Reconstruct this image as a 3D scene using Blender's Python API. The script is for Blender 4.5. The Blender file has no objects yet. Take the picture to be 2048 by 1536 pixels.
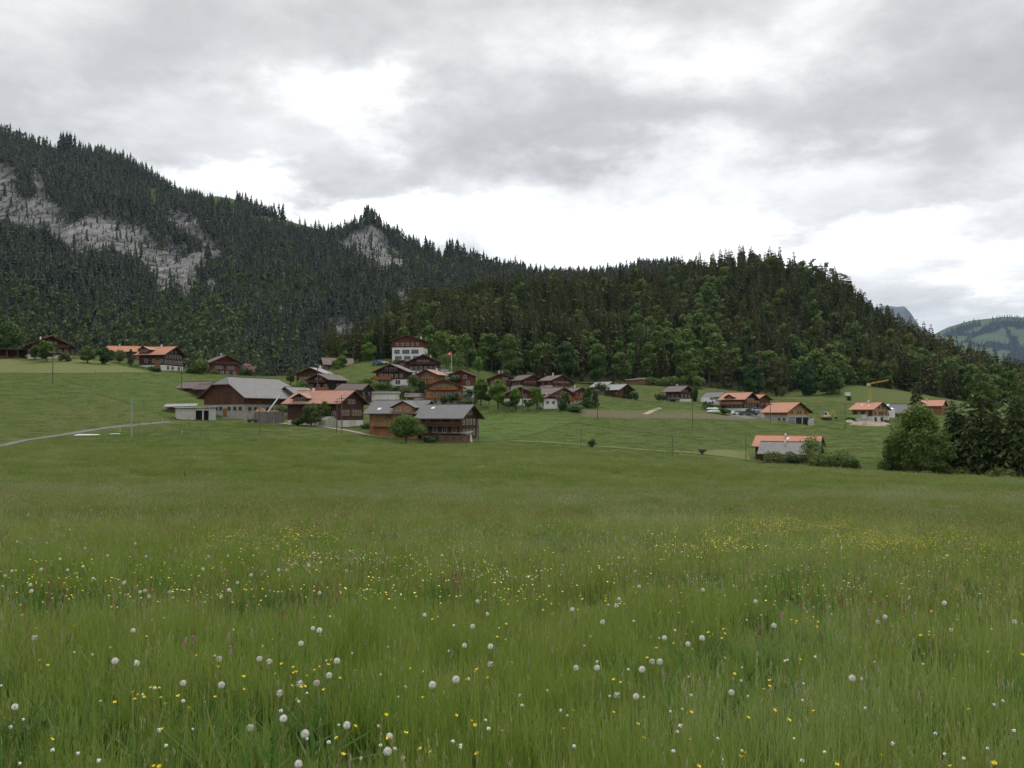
import bpy, math, random
import numpy as np
from math import radians as R, sin, cos, tan, pi

# ------------------------------------------------------------------ camera, sky, sun, exposure
scene = bpy.context.scene
COL = scene.collection
F = 1706.7                      # focal length in pixels of the 2048 wide photograph
PITCH = R(2.08)
CAMZ = 1.6
cam_data = bpy.data.cameras.new("camera")
cam_data.sensor_width = 36.0
cam_data.lens = 36.0 * F / 2048.0
cam_data.clip_start = 0.05
cam_data.clip_end = 30000.0
cam = bpy.data.objects.new("camera", cam_data)
cam.location = (0, 0, CAMZ)
cam.rotation_euler = (R(90) + PITCH, 0, 0)
COL.objects.link(cam)
scene.camera = cam

SUN_EL, SUN_AZ = R(52), R(20)   # azimuth measured from +Y towards +X
sd = bpy.data.lights.new("sun", 'SUN')
sd.energy = 1.4
sd.angle = R(14)
sd.color = (1.0, 0.965, 0.91)
sun = bpy.data.objects.new("sun", sd)
sun.rotation_euler = (R(90) - SUN_EL, 0, R(180) - SUN_AZ + R(0))
# a sun lamp shines along its local -Z; point it down from the azimuth above
from mathutils import Vector, Matrix
_d = Vector((sin(SUN_AZ) * cos(SUN_EL), cos(SUN_AZ) * cos(SUN_EL), sin(SUN_EL)))
sun.rotation_euler = _d.to_track_quat('Z', 'Y').to_euler()
COL.objects.link(sun)

scene.view_settings.view_transform = 'Standard'
scene.view_settings.look = 'None'
scene.view_settings.exposure = 0.3
scene.view_settings.gamma = 1.0
scene.view_settings.use_curve_mapping = False
scene.render.engine = 'CYCLES'
scene.cycles.max_bounces = 5
scene.cycles.diffuse_bounces = 3
scene.cycles.glossy_bounces = 2
scene.cycles.transmission_bounces = 3
scene.cycles.volume_bounces = 0
scene.cycles.transparent_max_bounces = 6
scene.cycles.use_adaptive_sampling = True
scene.cycles.adaptive_threshold = 0.012
scene.cycles.sample_clamp_indirect = 4.0
scene.cycles.use_denoising = True
scene.cycles.denoiser = 'OPENIMAGEDENOISE'
scene.cycles.denoising_input_passes = 'RGB_ALBEDO_NORMAL'
scene.cycles.denoising_prefilter = 'NONE'

world = bpy.data.worlds.new("World")
scene.world = world
world.use_nodes = True


class NT:
    """tiny helper to wire node trees"""
    def __init__(s, tree):
        s.t = tree; tree.nodes.clear()
    def n(s, typ, **kw):
        nd = s.t.nodes.new(typ)
        for k, v in kw.items():
            setattr(nd, k, v)
        return nd
    def put(s, sock, v):
        if v is None: return
        if hasattr(v, 'is_output') or isinstance(v, bpy.types.NodeSocket): s.t.links.new(v, sock)
        else: sock.default_value = v
    def m(s, op, a, b=None, c=None, clamp=False):
        nd = s.n('ShaderNodeMath', operation=op); nd.use_clamp = clamp
        s.put(nd.inputs[0], a); s.put(nd.inputs[1], b); s.put(nd.inputs[2], c)
        return nd.outputs[0]
    def vm(s, op, a, b=None):
        nd = s.n('ShaderNodeVectorMath', operation=op)
        s.put(nd.inputs[0], a); s.put(nd.inputs[1], b)
        return nd.outputs[0]
    def noise(s, vec, scale, detail=4, rough=0.55, dist=0.0):
        nd = s.n('ShaderNodeTexNoise')
        s.put(nd.inputs['Vector'], vec)
        nd.inputs['Scale'].default_value = scale
        nd.inputs['Detail'].default_value = detail
        nd.inputs['Roughness'].default_value = rough
        nd.inputs['Distortion'].default_value = dist
        return nd.outputs['Fac']
    def mix(s, fac, a, b, mode='MIX'):
        nd = s.n('ShaderNodeMix', data_type='RGBA', blend_type=mode)
        s.put(nd.inputs[0], fac)
        s.put(nd.inputs[6], a if not isinstance(a, tuple) or len(a) == 4 else (*a, 1))
        s.put(nd.inputs[7], b if not isinstance(b, tuple) or len(b) == 4 else (*b, 1))
        return nd.outputs[2]
    def ramp(s, fac, stops, interp='LINEAR'):
        nd = s.n('ShaderNodeValToRGB')
        cr = nd.color_ramp; cr.interpolation = interp
        while len(cr.elements) < len(stops): cr.elements.new(0.5)
        for e, (p, c) in zip(cr.elements, stops):
            e.position = p
            e.color = (c, c, c, 1) if not isinstance(c, tuple) else (*c, 1)[:4]
        s.put(nd.inputs[0], fac)
        return nd.outputs[0]
    def smooth(s, v, lo, hi):
        nd = s.n('ShaderNodeMapRange', interpolation_type='SMOOTHSTEP')
        s.put(nd.inputs[0], v); nd.inputs[1].default_value = lo; nd.inputs[2].default_value = hi
        return nd.outputs[0]


def px_dir(px, py):
    u = (px - 1024) / F; v = (768 - py) / F
    y = cos(PITCH) - v * sin(PITCH); z = sin(PITCH) + v * cos(PITCH)
    return u, y, z


def build_sky():
    w = NT(world.node_tree)
    tc = w.n('ShaderNodeTexCoord')
    dirv = tc.outputs['Generated']
    sep = w.n('ShaderNodeSeparateXYZ'); w.put(sep.inputs[0], dirv)
    x, y, z = sep.outputs
    # flat cloud layer seen in perspective
    den = w.m('ADD', w.m('MAXIMUM', z, 0.0), 0.22)
    cp = w.n('ShaderNodeCombineXYZ')
    w.put(cp.inputs[0], w.m('DIVIDE', x, den)); w.put(cp.inputs[1], w.m('DIVIDE', y, den)); cp.inputs[2].default_value = 3.7
    plane = cp.outputs[0]
    warp1 = w.noise(plane, 2.2, 6, 0.6)
    warp2 = w.noise(w.vm('ADD', plane, (11.3, 4.1, 7.7)), 2.2, 6, 0.6)
    az = w.m('ARCTAN2', x, y)
    el = w.m('ARCSINE', z)
    az = w.m('ADD', az, w.m('MULTIPLY', w.m('SUBTRACT', warp1, 0.5), 0.62))
    el = w.m('ADD', el, w.m('MULTIPLY', w.m('SUBTRACT', warp2, 0.5), 0.26))
    # openings (bright) and thick banks (dark) in the cloud cover: px, py, radius x, radius y, strength
    lobes = [(760, 225, 150, 52, .42), (880, 190, 90, 26, .2), (600, 410, 340, 50, .42), (960, 455, 330, 80, .5), (1330, 90, 260, 70, .38), (1500, 490, 500, 100, .42),
             (1780, 480, 160, 90, .3), (1930, 520, 150, 80, .25), (1500, 310, 300, 40, .2), (470, 290, 200, 40, .14), (80, 60, 200, 60, .12),
             (250, 160, 420, 90, -.09), (800, 60, 300, 60, -.08), (1000, 290, 300, 40, -.07), (1800, 130, 260, 80, -.18),
             (1950, 330, 160, 90, -.16), (1050, 415, 120, 30, -.30), (1180, 270, 190, 40, -.08), (450, 345, 260, 26, -.13), (1700, 400, 200, 25, -.2), (1280, 430, 90, 20, -.15),
             (100, 350, 200, 120, -.02), (1750, 590, 60, 25, -.1)]
    tot = None
    for px, py, rx, ry, amp in lobes:
        u, yy, zz = px_dir(px, py)
        a0 = math.atan2(u, yy); e0 = math.atan2(zz, math.hypot(u, yy))
        dx = w.m('DIVIDE', w.m('SUBTRACT', az, a0), rx / F)
        dy = w.m('DIVIDE', w.m('SUBTRACT', el, e0), ry / F)
        q = w.m('ADD', w.m('MULTIPLY', dx, dx), w.m('MULTIPLY', dy, dy))
        g = w.m('MULTIPLY', w.m('EXPONENT', w.m('MULTIPLY', q, -0.8)), amp)
        tot = g if tot is None else w.m('ADD', tot, g)
    n1 = w.noise(plane, 1.3, 9, 0.6, 0.4)
    n2 = w.noise(plane, 5.5, 7, 0.58, 0.3)
    v = w.m('ADD', w.m('ADD', tot, 0.615), w.m('MULTIPLY', w.m('SUBTRACT', n1, 0.5), 0.75))
    v = w.m('ADD', v, w.m('MULTIPLY', w.m('SUBTRACT', n2, 0.5), 0.46))
    cloud = w.ramp(v, [(0.0, (.275, .275, .275)), (0.32, (.385, .385, .383)), (0.56, (.53, .53, .527)),
                       (0.76, (.71, .71, .706)), (1.0, (.95, .95, .945))])
    bright = w.vm('SCALE', cloud); bright.node.inputs['Scale'].default_value = 10.3
    # open cloud gaps glare beyond white; the overcast is brighter overhead than near the horizon
    glare = w.m('ADD', 1.0, w.m('MULTIPLY', w.smooth(v, 0.92, 1.6), 1.1))
    zen = w.m('ADD', 1.0, w.m('MULTIPLY', w.smooth(z, 0.48, 0.92), 1.5))
    b2 = w.vm('SCALE', bright); w.put(b2.node.inputs['Scale'], w.m('MULTIPLY', glare, zen)); bright = b2
    sky = w.n('ShaderNodeTexSky', sky_type='NISHITA')
    sky.sun_disc = False; sky.sun_elevation = SUN_EL; sky.sun_rotation = SUN_AZ
    col = w.mix(0.95, sky.outputs[0], bright)
    bg = w.n('ShaderNodeBackground'); w.put(bg.inputs[0], col); bg.inputs[1].default_value = 0.1
    out = w.n('ShaderNodeOutputWorld'); w.put(out.inputs[0], bg.outputs[0])
    world.cycles.sampling_method = 'MANUAL'; world.cycles.sample_map_resolution = 512

build_sky()

# ------------------------------------------------------------------ mapping between photo pixels and places
def at(px, py, D):
    """the point at depth D (metres along +Y) seen at photo pixel px, py"""
    u, y, z = px_dir(px, py)
    t = D / y
    return np.array((u * t, D, CAMZ + z * t))

def proj(x, y, z):
    zz = z - CAMZ
    d = y * cos(PITCH) + zz * sin(PITCH); v = -y * sin(PITCH) + zz * cos(PITCH)
    return 1024 + F * x / d, 768 - F * v / d

def lat(ix, iy, seed=0):
    h = (ix.astype(np.int64) * 374761393 + iy.astype(np.int64) * 668265263 + seed * 974711) & 0x7fffffff
    h = ((h ^ (h >> 13)) * 1274126177) & 0x7fffffff
    return ((h ^ (h >> 16)) & 0xffff) / 65535.0

def vnoise(x, y, seed=0):
    x = np.asarray(x, float); y = np.asarray(y, float)
    ix = np.floor(x); iy = np.floor(y); fx = x - ix; fy = y - iy
    fx = fx * fx * (3 - 2 * fx); fy = fy * fy * (3 - 2 * fy)
    a = lat(ix, iy, seed); b = lat(ix + 1, iy, seed); c = lat(ix, iy + 1, seed); d = lat(ix + 1, iy + 1, seed)
    return (a * (1 - fx) + b * fx) * (1 - fy) + (c * (1 - fx) + d * fx) * fy

def fbm(x, y, seed=0, oct=4):
    s = 0; a = 0.5
    for k in range(oct):
        s = s + a * vnoise(x * 2 ** k, y * 2 ** k, seed + k * 17); a *= 0.5
    return s / (1 - 0.5 ** oct)

def inpoly(x, y, poly):
    x = np.asarray(x, float); y = np.asarray(y, float)
    c = np.zeros(x.shape, bool); n = len(poly)
    for i in range(n):
        x0, y0 = poly[i]; x1, y1 = poly[(i + 1) % n]
        if y0 == y1: continue
        k = ((y0 > y) != (y1 > y)) & (x < (x1 - x0) * (y - y0) / (y1 - y0) + x0)
        c ^= k
    return c

# ------------------------------------------------------------------ the houses' places (used by the ground too)
# key: px, py (ground at the middle), D, yaw, W (gable width), L, base height, wall height, pitch, overhang
HS = {
 'front_right': (900, 877, 200, 69, 12.4, 9.3, 0.0, 5.1, 23, 1.5),
 'front_left': (806, 872, 206, 70, 12.8, 12.0, 0.0, 5.7, 23, 1.3),
 'farmhouse': (652, 850, 218, 58, 12.4, 14.6, 1.3, 4.4, 25, 1.3),
 'barn': (506, 832, 247, -45, 15.5, 22, 3.2, 2.5, 33, 1.5),
 'barn_annex': (592, 828, 254, -45, 11, 8, 2.2, 2.5, 29, 0.8),
 'brown_barn': (398, 793, 268, 62, 9, 8.5, 0.0, 2.6, 22, 1.0),
 'brown_barn_low': (421, 793, 263, 62, 7, 6, 0.0, 2.2, 22, 0.8),
 'tall_chalet': (444, 750, 322, 20, 10.6, 8, 1.2, 3.4, 25, 1.3),
 'orange_farm': (323, 738, 305, 56, 12, 9.6, 1.1, 3.9, 25, 1.4),
 'orange_rear': (248, 717, 322, 76, 9, 10.6, 0.0, 2.4, 25, 0.8),
 'ridge_chalet': (96, 716, 292, 10, 13, 8, 0.9, 3.2, 25, 1.5),
 'light_roof': (631, 775, 292, -25, 10.2, 8, 0.6, 3.8, 22, 1.0),
 'corner_chalet': (655, 784, 278, -42, 8.6, 8.6, 0.4, 3.5, 22, 1.0),
 'brown_small': (710, 806, 252, 65, 7.6, 7.2, 0.0, 3.9, 23, 0.9),
 'long_brown': (674, 745, 345, -80, 9.4, 11.4, 0.0, 3.0, 30, 0.8),
 'school': (820, 725, 338, -12, 12.2, 10, 5.6, 2.8, 17, 1.0),
 'upper_chalet': (849, 750, 312, -6, 11, 8, 1.4, 3.2, 24, 1.2),
 'tiny_gable': (803, 737, 322, 4, 5, 5, 0.0, 1.8, 22, 0.6),
 'grey_chalet': (789, 771, 288, -20, 10.4, 7, 1.9, 2.8, 23, 1.3),
 'tan_chalet': (863, 776, 292, -30, 7.2, 6, 0.8, 3.7, 23, 1.0),
 'balcony_chalet': (889, 808, 265, -3, 11.2, 8, 1.8, 3.3, 23, 1.2),
 'balcony_annex': (831, 807, 264, 88, 5.5, 5.6, 0.0, 1.9, 22, 0.5),
 'plain_chalet': (925, 779, 302, -10, 8.4, 7, 1.2, 3.7, 22, 0.9),
 'row_a': (1000, 780, 312, 8, 8.8, 7, 1.3, 2.8, 22, 1.0),
 'row_b': (1052, 778, 308, 35, 8.6, 7.6, 1.2, 1.9, 22, 1.0),
 'row_c': (1110, 778, 304, 35, 8.0, 7.6, 1.2, 1.8, 22, 1.0),
 'lower_orange': (1108, 808, 268, 42, 9, 7.6, 1.2, 1.9, 22, 1.1),
 'white_gable': (1097, 815, 254, 15, 4.2, 4.6, 2.5, 0.1, 22, 0.6),
 'lower_small': (1152, 804, 275, 35, 5.8, 5.6, 1.0, 2.2, 23, 0.8),
 'low_white': (1037, 808, 262, 8, 8.4, 6, 1.6, 1.6, 22, 0.8),
 'grey_barn_rear': (1208, 786, 346, 55, 8, 7, 0.0, 2.4, 25, 0.7),
 'grey_barn': (1237, 801, 335, 50, 8, 7.6, 0.5, 3.7, 26, 0.9),
 'lone_chalet': (1357, 806, 332, 55, 7.4, 6.6, 1.6, 3.1, 25, 1.4),
 'right_farm': (1478, 820, 295, 62, 9.2, 8.6, 0.6, 3.1, 25, 1.0),
 'right_grey': (1432, 806, 304, 62, 6.6, 6, 0.0, 2.1, 25, 0.7),
 'right_red': (1517, 820, 300, 50, 6.2, 5, 0.0, 3.8, 25, 0.8),
 'new_barn': (1573, 849, 270, 52, 10.6, 8.8, 3.0, 1.1, 27, 1.1),
 'near_orange': (1578, 921, 195, 80, 8.6, 13.2, 0.0, 3.4, 26, 0.8),
 'near_grey': (1582, 926, 185, 82, 7.8, 11.4, 0.0, 2.2, 29, 0.7),
 'site_house': (1740, 843, 295, 58, 9, 8, 1.8, 2.5, 25, 1.0),
 'dark_barn': (1803, 836, 312, 72, 9, 7, 0.0, 2.0, 33, 0.7),
 'far_orange': (1860, 823, 335, 78, 8.6, 10, 0.0, 2.2, 26, 0.7),
}

# ------------------------------------------------------------------ ground heights: thin plate through places read from the photo
CP = []
def cp(px, py, D): CP.append(tuple(at(px, py, D)))
for D in (4, 10, 20, 40):
    for px in (-900, 0, 1024, 2048, 2900):
        t = (px - 1024) / 1024
        CP.append(((px - 1024) / F * D, D, -0.067 * D - t * 0.0035 * D))
for x in (-60, 0, 60):
    CP.append((x, -40, 2.4)); CP.append((x * 5, -200, 8))
for a in [(0, 950, 85), (400, 962, 85), (1024, 968, 85), (1600, 978, 85), (2048, 990, 85),
          (0, 915, 120), (500, 917, 120), (1024, 926, 120), (1540, 943, 120), (2048, 962, 118),
          (45, 882, 165), (145, 866, 185), (250, 855, 200), (263, 875, 170), (0, 895, 150), (519, 867, 180), (400, 880, 170),
          (812, 888, 185), (740, 871, 200), (935, 886, 190), (640, 853, 208), (430, 836, 230), (340, 843, 215), (690, 864, 200),
          (1024, 881, 200), (1130, 882, 202), (1400, 909, 188), (1540, 926, 172), (1345, 915, 180), (1183, 898, 184), (1640, 926, 172),
          (1720, 938, 160), (1900, 950, 140), (2048, 956, 130), (1050, 845, 230), (1000, 818, 255), (1200, 838, 240), (1200, 822, 256),
          (1300, 822, 270), (1480, 836, 268), (1440, 817, 295), (1385, 855, 236), (1620, 852, 262), (1530, 838, 262), (1700, 872, 235),
          (1700, 902, 200), (1650, 838, 290), (1640, 800, 350), (1740, 852, 275), (1820, 834, 300), (1900, 850, 272), (2048, 885, 235), (2048, 840, 360),
          (1880, 814, 345), (760, 800, 262), (755, 728, 326), (740, 722, 336), (870, 796, 270), (950, 800, 264), (1280, 767, 382),
          (1150, 765, 372), (1420, 776, 390), (1560, 791, 386), (1000, 753, 352), (950, 746, 346), (900, 732, 342), (820, 712, 352),
          (0, 716, 286), (0, 746, 254), (250, 743, 274), (100, 766, 240), (100, 800, 214), (0, 850, 186), (363, 780, 262), (300, 800, 244),
          (390, 795, 258), (500, 760, 300), (560, 772, 300), (600, 790, 280), (1680, 770, 395), (1780, 778, 395), (1140, 840, 238), (1250, 860, 225)]:
    cp(*a)
for px, pyy, D in ((-500, 716, 286), (-500, 760, 240), (-500, 850, 180), (-500, 930, 110), (2500, 975, 120), (2500, 900, 230), (2500, 850, 360)):
    cp(px, pyy, D)
for px in (-500, -100, 100, 300, 450, 560, 640):
    CP.append(((px - 1024) / F * 385, 385, 3.0)); CP.append(((px - 1024) / F * 450, 450, -4.0))
for px in (760, 1000, 1300, 1600, 1900, 2400):
    CP.append(((px - 1024) / F * 450, 450, 16.0))
for k, v in HS.items(): cp(v[0], v[1], v[2])
CP = np.array(CP)

def _tps_fit(P, lam=0.5):
    S = 100.0
    X = P[:, :2] / S; z = P[:, 2]; n = len(X)
    r = np.linalg.norm(X[:, None] - X[None], axis=2)
    K = np.where(r > 0, r * r * np.log(np.maximum(r, 1e-9)), 0) + np.eye(n) * lam * 0.0006
    Q = np.hstack([np.ones((n, 1)), X])
    A = np.block([[K, Q], [Q.T, np.zeros((3, 3))]])
    return X, np.linalg.solve(A, np.concatenate([z, np.zeros(3)]))
_TX, _TW = _tps_fit(CP)

def ground(x, y):
    x = np.atleast_1d(np.asarray(x, float)); y = np.atleast_1d(np.asarray(y, float))
    sh = x.shape; xs = x.ravel() / 100.0; ys = y.ravel() / 100.0
    out = np.empty(xs.size)
    n = len(_TX)
    for i in range(0, xs.size, 20000):
        a = xs[i:i + 20000]; b = ys[i:i + 20000]
        r2 = (a[:, None] - _TX[None, :, 0]) ** 2 + (b[:, None] - _TX[None, :, 1]) ** 2
        out[i:i + 20000] = (0.5 * r2 * np.log(np.maximum(r2, 1e-14))) @ _TW[:n] + _TW[n] + _TW[n + 1] * a + _TW[n + 2] * b
    r = np.hypot(xs, ys) * 100
    k = np.clip((r - 430) / 170, 0, 1); k = k * k * (3 - 2 * k)
    out = out * (1 - k) + (-8.0) * k
    return out.reshape(sh)

def gz(x, y): return float(ground(x, y)[0])

def hit(px, py, h=0.0, dmin=2.0, dmax=430.0):
    """where the ray through a photo pixel meets the ground (raised by h)"""
    px = np.atleast_1d(np.asarray(px, float)); py = np.atleast_1d(np.asarray(py, float))
    u = (px - 1024) / F; v = (768 - py) / F
    Y = cos(PITCH) - v * sin(PITCH); Z = sin(PITCH) + v * cos(PITCH)
    Ds = np.geomspace(dmin, dmax, 420)
    found = np.full(px.shape, np.nan); prev = None
    for i, D in enumerate(Ds):
        t = D / Y
        g = CAMZ + Z * t - (ground(u * t, np.full(px.shape, D)) + h)
        if prev is not None:
            ok = np.isnan(found) & (g <= 0) & (prev > 0)
            found[ok] = (Ds[i - 1] + (D - Ds[i - 1]) * prev[ok] / (prev[ok] - g[ok]))
        prev = g
    found[np.isnan(found)] = dmax
    t = found / Y
    return u * t, found, CAMZ + Z * t

# ------------------------------------------------------------------ materials
MATS = {}
def new_mat(name):
    m = bpy.data.materials.new(name); m.use_nodes = True
    return m, NT(m.node_tree)

def finish(w, col, rough=0.8, bump=None, bstr=0.3, bdist=0.05, spec=0.3, trans=None, metal=0.0):
    b = w.n('ShaderNodeBsdfPrincipled')
    w.put(b.inputs['Base Color'], col if not isinstance(col, tuple) else (*col, 1)[:4])
    w.put(b.inputs['Roughness'], rough); b.inputs['Specular IOR Level'].default_value = spec
    b.inputs['Metallic'].default_value = metal
    if bump is not None:
        bn = w.n('ShaderNodeBump'); bn.inputs['Strength'].default_value = bstr; bn.inputs['Distance'].default_value = bdist
        w.put(bn.inputs['Height'], bump); w.put(b.inputs['Normal'], bn.outputs[0])
    sh = b.outputs[0]
    if trans:
        tr = w.n('ShaderNodeBsdfTranslucent'); w.put(tr.inputs[0], col if not isinstance(col, tuple) else (*col, 1)[:4])
        mx = w.n('ShaderNodeMixShader'); mx.inputs[0].default_value = trans
        w.put(mx.inputs[1], sh); w.put(mx.inputs[2], tr.outputs[0]); sh = mx.outputs[0]
    o = w.n('ShaderNodeOutputMaterial'); w.put(o.inputs[0], sh)

def mat_plain(name, c, var=0.25, scale=1.2, rough=0.8, spec=0.3, stretch=None, metal=0.0):
    if name in MATS: return MATS[name]
    m, w = new_mat(name)
    tc = w.n('ShaderNodeTexCoord'); vec = tc.outputs['Object']
    if stretch: vec = w.vm('MULTIPLY', vec, stretch)
    n = w.noise(vec, scale, 5, 0.6)
    lo = tuple(k * (1 - var) for k in c); hi = tuple(min(1, k * (1 + var)) for k in c)
    col = w.ramp(n, [(0.3, lo), (0.7, hi)])
    finish(w, col, rough, n, 0.15, 0.02, spec, metal=metal)
    MATS[name] = m; return m

def mat_wood(name, c, board=0.24, var=0.5, vert=False):
    """weathered boards: board courses, streaks, darker knots; colour differs a little on each house"""
    if name in MATS: return MATS[name]
    m, w = new_mat(name)
    tc = w.n('ShaderNodeTexCoord'); o = tc.outputs['Object']
    sep = w.n('ShaderNodeSeparateXYZ'); w.put(sep.inputs[0], o)
    axis = w.m('ADD', sep.outputs[0], sep.outputs[1]) if vert else sep.outputs[2]
    k = w.m('DIVIDE', axis, board)
    fl = w.m('FLOOR', k); fr = w.m('FRACT', k)
    wn = w.n('ShaderNodeTexWhiteNoise', noise_dimensions='1D'); w.put(wn.inputs['W'], fl)
    st = w.noise(w.vm('MULTIPLY', o, (0.7, 0.7, 5.0) if not vert else (5.0, 5.0, 0.7)), 1.6, 5, 0.65)
    bl = w.noise(o, 0.45, 4, 0.6)
    t = w.m('ADD', w.m('MULTIPLY', wn.outputs[0], 0.30), w.m('ADD', w.m('MULTIPLY', st, 0.55), w.m('MULTIPLY', bl, 0.5)))
    lo = tuple(q * (1 - var) for q in c); hi = tuple(min(1, q * (1 + var)) for q in c)
    col = w.ramp(t, [(0.35, lo), (0.66, c), (1.0, hi)])
    groove = w.m('LESS_THAN', fr, 0.14)
    col = w.mix(w.m('MULTIPLY', groove, 0.65), col, tuple(q * 0.25 for q in c))
    finish(w, col, 0.75, w.m('SUBTRACT', st, groove), 0.5, 0.03, 0.25)
    MATS[name] = m; return m

def mat_roof(name, c, row=0.34, var=0.22, patch=None):
    if name in MATS: return MATS[name]
    m, w = new_mat(name)
    tc = w.n('ShaderNodeTexCoord'); o = tc.outputs['Object']
    sep = w.n('ShaderNodeSeparateXYZ'); w.put(sep.inputs[0], o)
    fr = w.m('FRACT', w.m('DIVIDE', sep.outputs[2], row * 0.42))
    fy = w.m('FRACT', w.m('DIVIDE', sep.outputs[1], row * 0.8))
    cellv = w.n('ShaderNodeCombineXYZ')
    w.put(cellv.inputs[0], w.m('FLOOR', w.m('DIVIDE', sep.outputs[2], row * 0.42))); w.put(cellv.inputs[1], w.m('FLOOR', w.m('DIVIDE', sep.outputs[1], row * 0.8)))
    wn = w.n('ShaderNodeTexWhiteNoise', noise_dimensions='2D'); w.put(wn.inputs['Vector'], cellv.outputs[0])
    n1 = w.noise(o, 0.5, 5, 0.6); n2 = w.noise(w.vm('MULTIPLY', o, (1, 1, 0.3)), 2.5, 4, 0.7)
    t = w.m('ADD', w.m('MULTIPLY', wn.outputs[0], 0.22), w.m('ADD', w.m('MULTIPLY', n1, 0.5), w.m('MULTIPLY', n2, 0.4)))
    lo = tuple(q * (1 - var * 1.6) for q in c); hi = tuple(min(1, q * (1 + var)) for q in c)
    col = w.ramp(t, [(0.34, lo), (0.56, c), (0.82, hi)])
    if patch:
        pn = w.noise(o, 1.7, 6, 0.75)
        col = w.mix(w.m('MULTIPLY', w.smooth(pn, 0.56, 0.64), 0.8), col, patch)
    line = w.m('LESS_THAN', fr, 0.16)
    col = w.mix(w.m('MULTIPLY', line, 0.35), col, tuple(q * 0.45 for q in c))
    finish(w, col, 0.7, w.m('ADD', fr, w.m('MULTIPLY', fy, 0.4)), 0.4, 0.04, 0.3)
    MATS[name] = m; return m

def mat_foliage(name, c1, c2, tint='object', trans=0.25, rough=0.7, pos_scale=None):
    """leaves: a hue between c1 and c2 for each plant, small differences from clump to clump"""
    if name in MATS: return MATS[name]
    m, w = new_mat(name)
    if tint == 'object':
        oi = w.n('ShaderNodeObjectInfo'); r = oi.outputs['Random']
    else:
        a = w.n('ShaderNodeAttribute', attribute_name='tint'); r = a.outputs['Fac']
    geo = w.n('ShaderNodeNewGeometry')
    n = w.noise(geo.outputs['Position'], 0.7, 2, 0.6)
    n2 = w.noise(geo.outputs['Position'], 4.0, 1, 0.5)
    col = w.mix(r, c1, c2)
    val = w.m('ADD', 0.35, w.m('ADD', w.m('MULTIPLY', n, 0.85), w.m('MULTIPLY', n2, 0.45)))
    sc = w.vm('SCALE', col); w.put(sc.node.inputs['Scale'], val)
    finish(w, sc, rough, None, spec=0.25, trans=trans)
    MATS[name] = m; return m

DARKWOOD = lambda: mat_wood('dark_wood', (.052, .024, .014))
M_ = {
 'dark': mat_wood('dark_weathered_boards', (.072, .032, .018)),
 'black': mat_wood('blackened_boards', (.030, .017, .012)),
 'red': mat_wood('red_brown_boards', (.125, .042, .022)),
 'tan': mat_wood('tan_boards', (.26, .115, .045)),
 'honey': mat_wood('honey_boards', (.30, .155, .068), vert=True),
 'new': mat_wood('fresh_pale_boards', (.42, .25, .11), vert=True),
 'barnwood': mat_wood('barn_boards', (.115, .045, .022), vert=True),
 'greywood': mat_wood('silvered_boards', (.16, .14, .125), vert=True),
 'trim': mat_plain('trim_wood', (.11, .055, .032), 0.3),
 'railing': mat_wood('orange_railing_boards', (.33, .115, .035), 0.14, vert=True),
 'white': mat_plain('white_plaster', (.66, .65, .62), 0.1),
 'cream': mat_plain('cream_plaster', (.58, .54, .46), 0.1),
 'grey': mat_plain('grey_masonry', (.30, .285, .265), 0.25),
 'concrete': mat_plain('pale_concrete', (.42, .41, .39), 0.14),
 'sheet': mat_plain('painted_sheet', (.44, .43, .38), 0.15, 1.0, 0.5),
 'frame': mat_plain('white_window_paint', (.56, .54, .50), 0.05),
 'shutter': mat_plain('worn_shutter_paint', (.30, .24, .18), 0.2),
 'metal': mat_plain('galvanised_metal', (.36, .37, .38), 0.15, 2, 0.4, 0.5, metal=0.5),
 'pole': mat_plain('tarred_pole_wood', (.12, .09, .07), 0.35, 2.5),
 'r_orange': mat_roof('orange_tiles', (.34, .145, .082)),
 'r_terra': mat_roof('weathered_terracotta_tiles', (.30, .148, .098)),
 'r_bright': mat_roof('new_terracotta_tiles', (.36, .150, .082), var=0.14),
 'r_brown': mat_roof('brown_tiles', (.082, .060, .053)),
 'r_purple': mat_roof('faded_brown_tiles', (.105, .074, .066)),
 'r_grey': mat_roof('grey_slates', (.108, .108, .106), var=0.12),
 'r_silver': mat_roof('silvery_shingles', (.235, .235, .235)),
 'r_barn': mat_roof('weathered_grey_shingles', (.150, .148, .146), patch=(.24, .20, .17)),
 'r_edge': mat_plain('roof_edge_boards', (.10, .062, .045), 0.25),
}

def mat_glass():
    m, w = new_mat('window_glass')
    tc = w.n('ShaderNodeTexCoord')
    n = w.noise(tc.outputs['Object'], 1.5, 3, 0.5)
    col = w.ramp(n, [(0.35, (.015, .017, .02)), (0.7, (.06, .062, .065))])
    finish(w, col, 0.08, spec=0.6)
    return m
M_['glass'] = mat_glass()
M_['opening_shade'] = mat_plain('painted_interior_shade', (.02, .018, .016), 0.2)  # near-black colour standing in for the shade inside openings

# ------------------------------------------------------------------ mesh helpers
def link(name, me, parent=None, loc=None, rz=0):
    o = bpy.data.objects.new(name, me); COL.objects.link(o)
    if parent is not None: o.parent = parent
    if loc is not None: o.location = loc
    if rz: o.rotation_euler = (0, 0, rz)
    return o

def tag(o, label=None, cat=None, group=None, kind=None):
    if label: o['label'] = label
    if cat: o['category'] = cat
    if group: o['group'] = group
    if kind: o['kind'] = kind
    return o

def empty(name, loc, rz=0, label=None, cat=None, group=None):
    o = bpy.data.objects.new(name, None); COL.objects.link(o)
    o.empty_display_size = 0.5
    o.location = [float(c) for c in loc]; o.rotation_euler = (0, 0, rz)
    return tag(o, label, cat, group)

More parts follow.
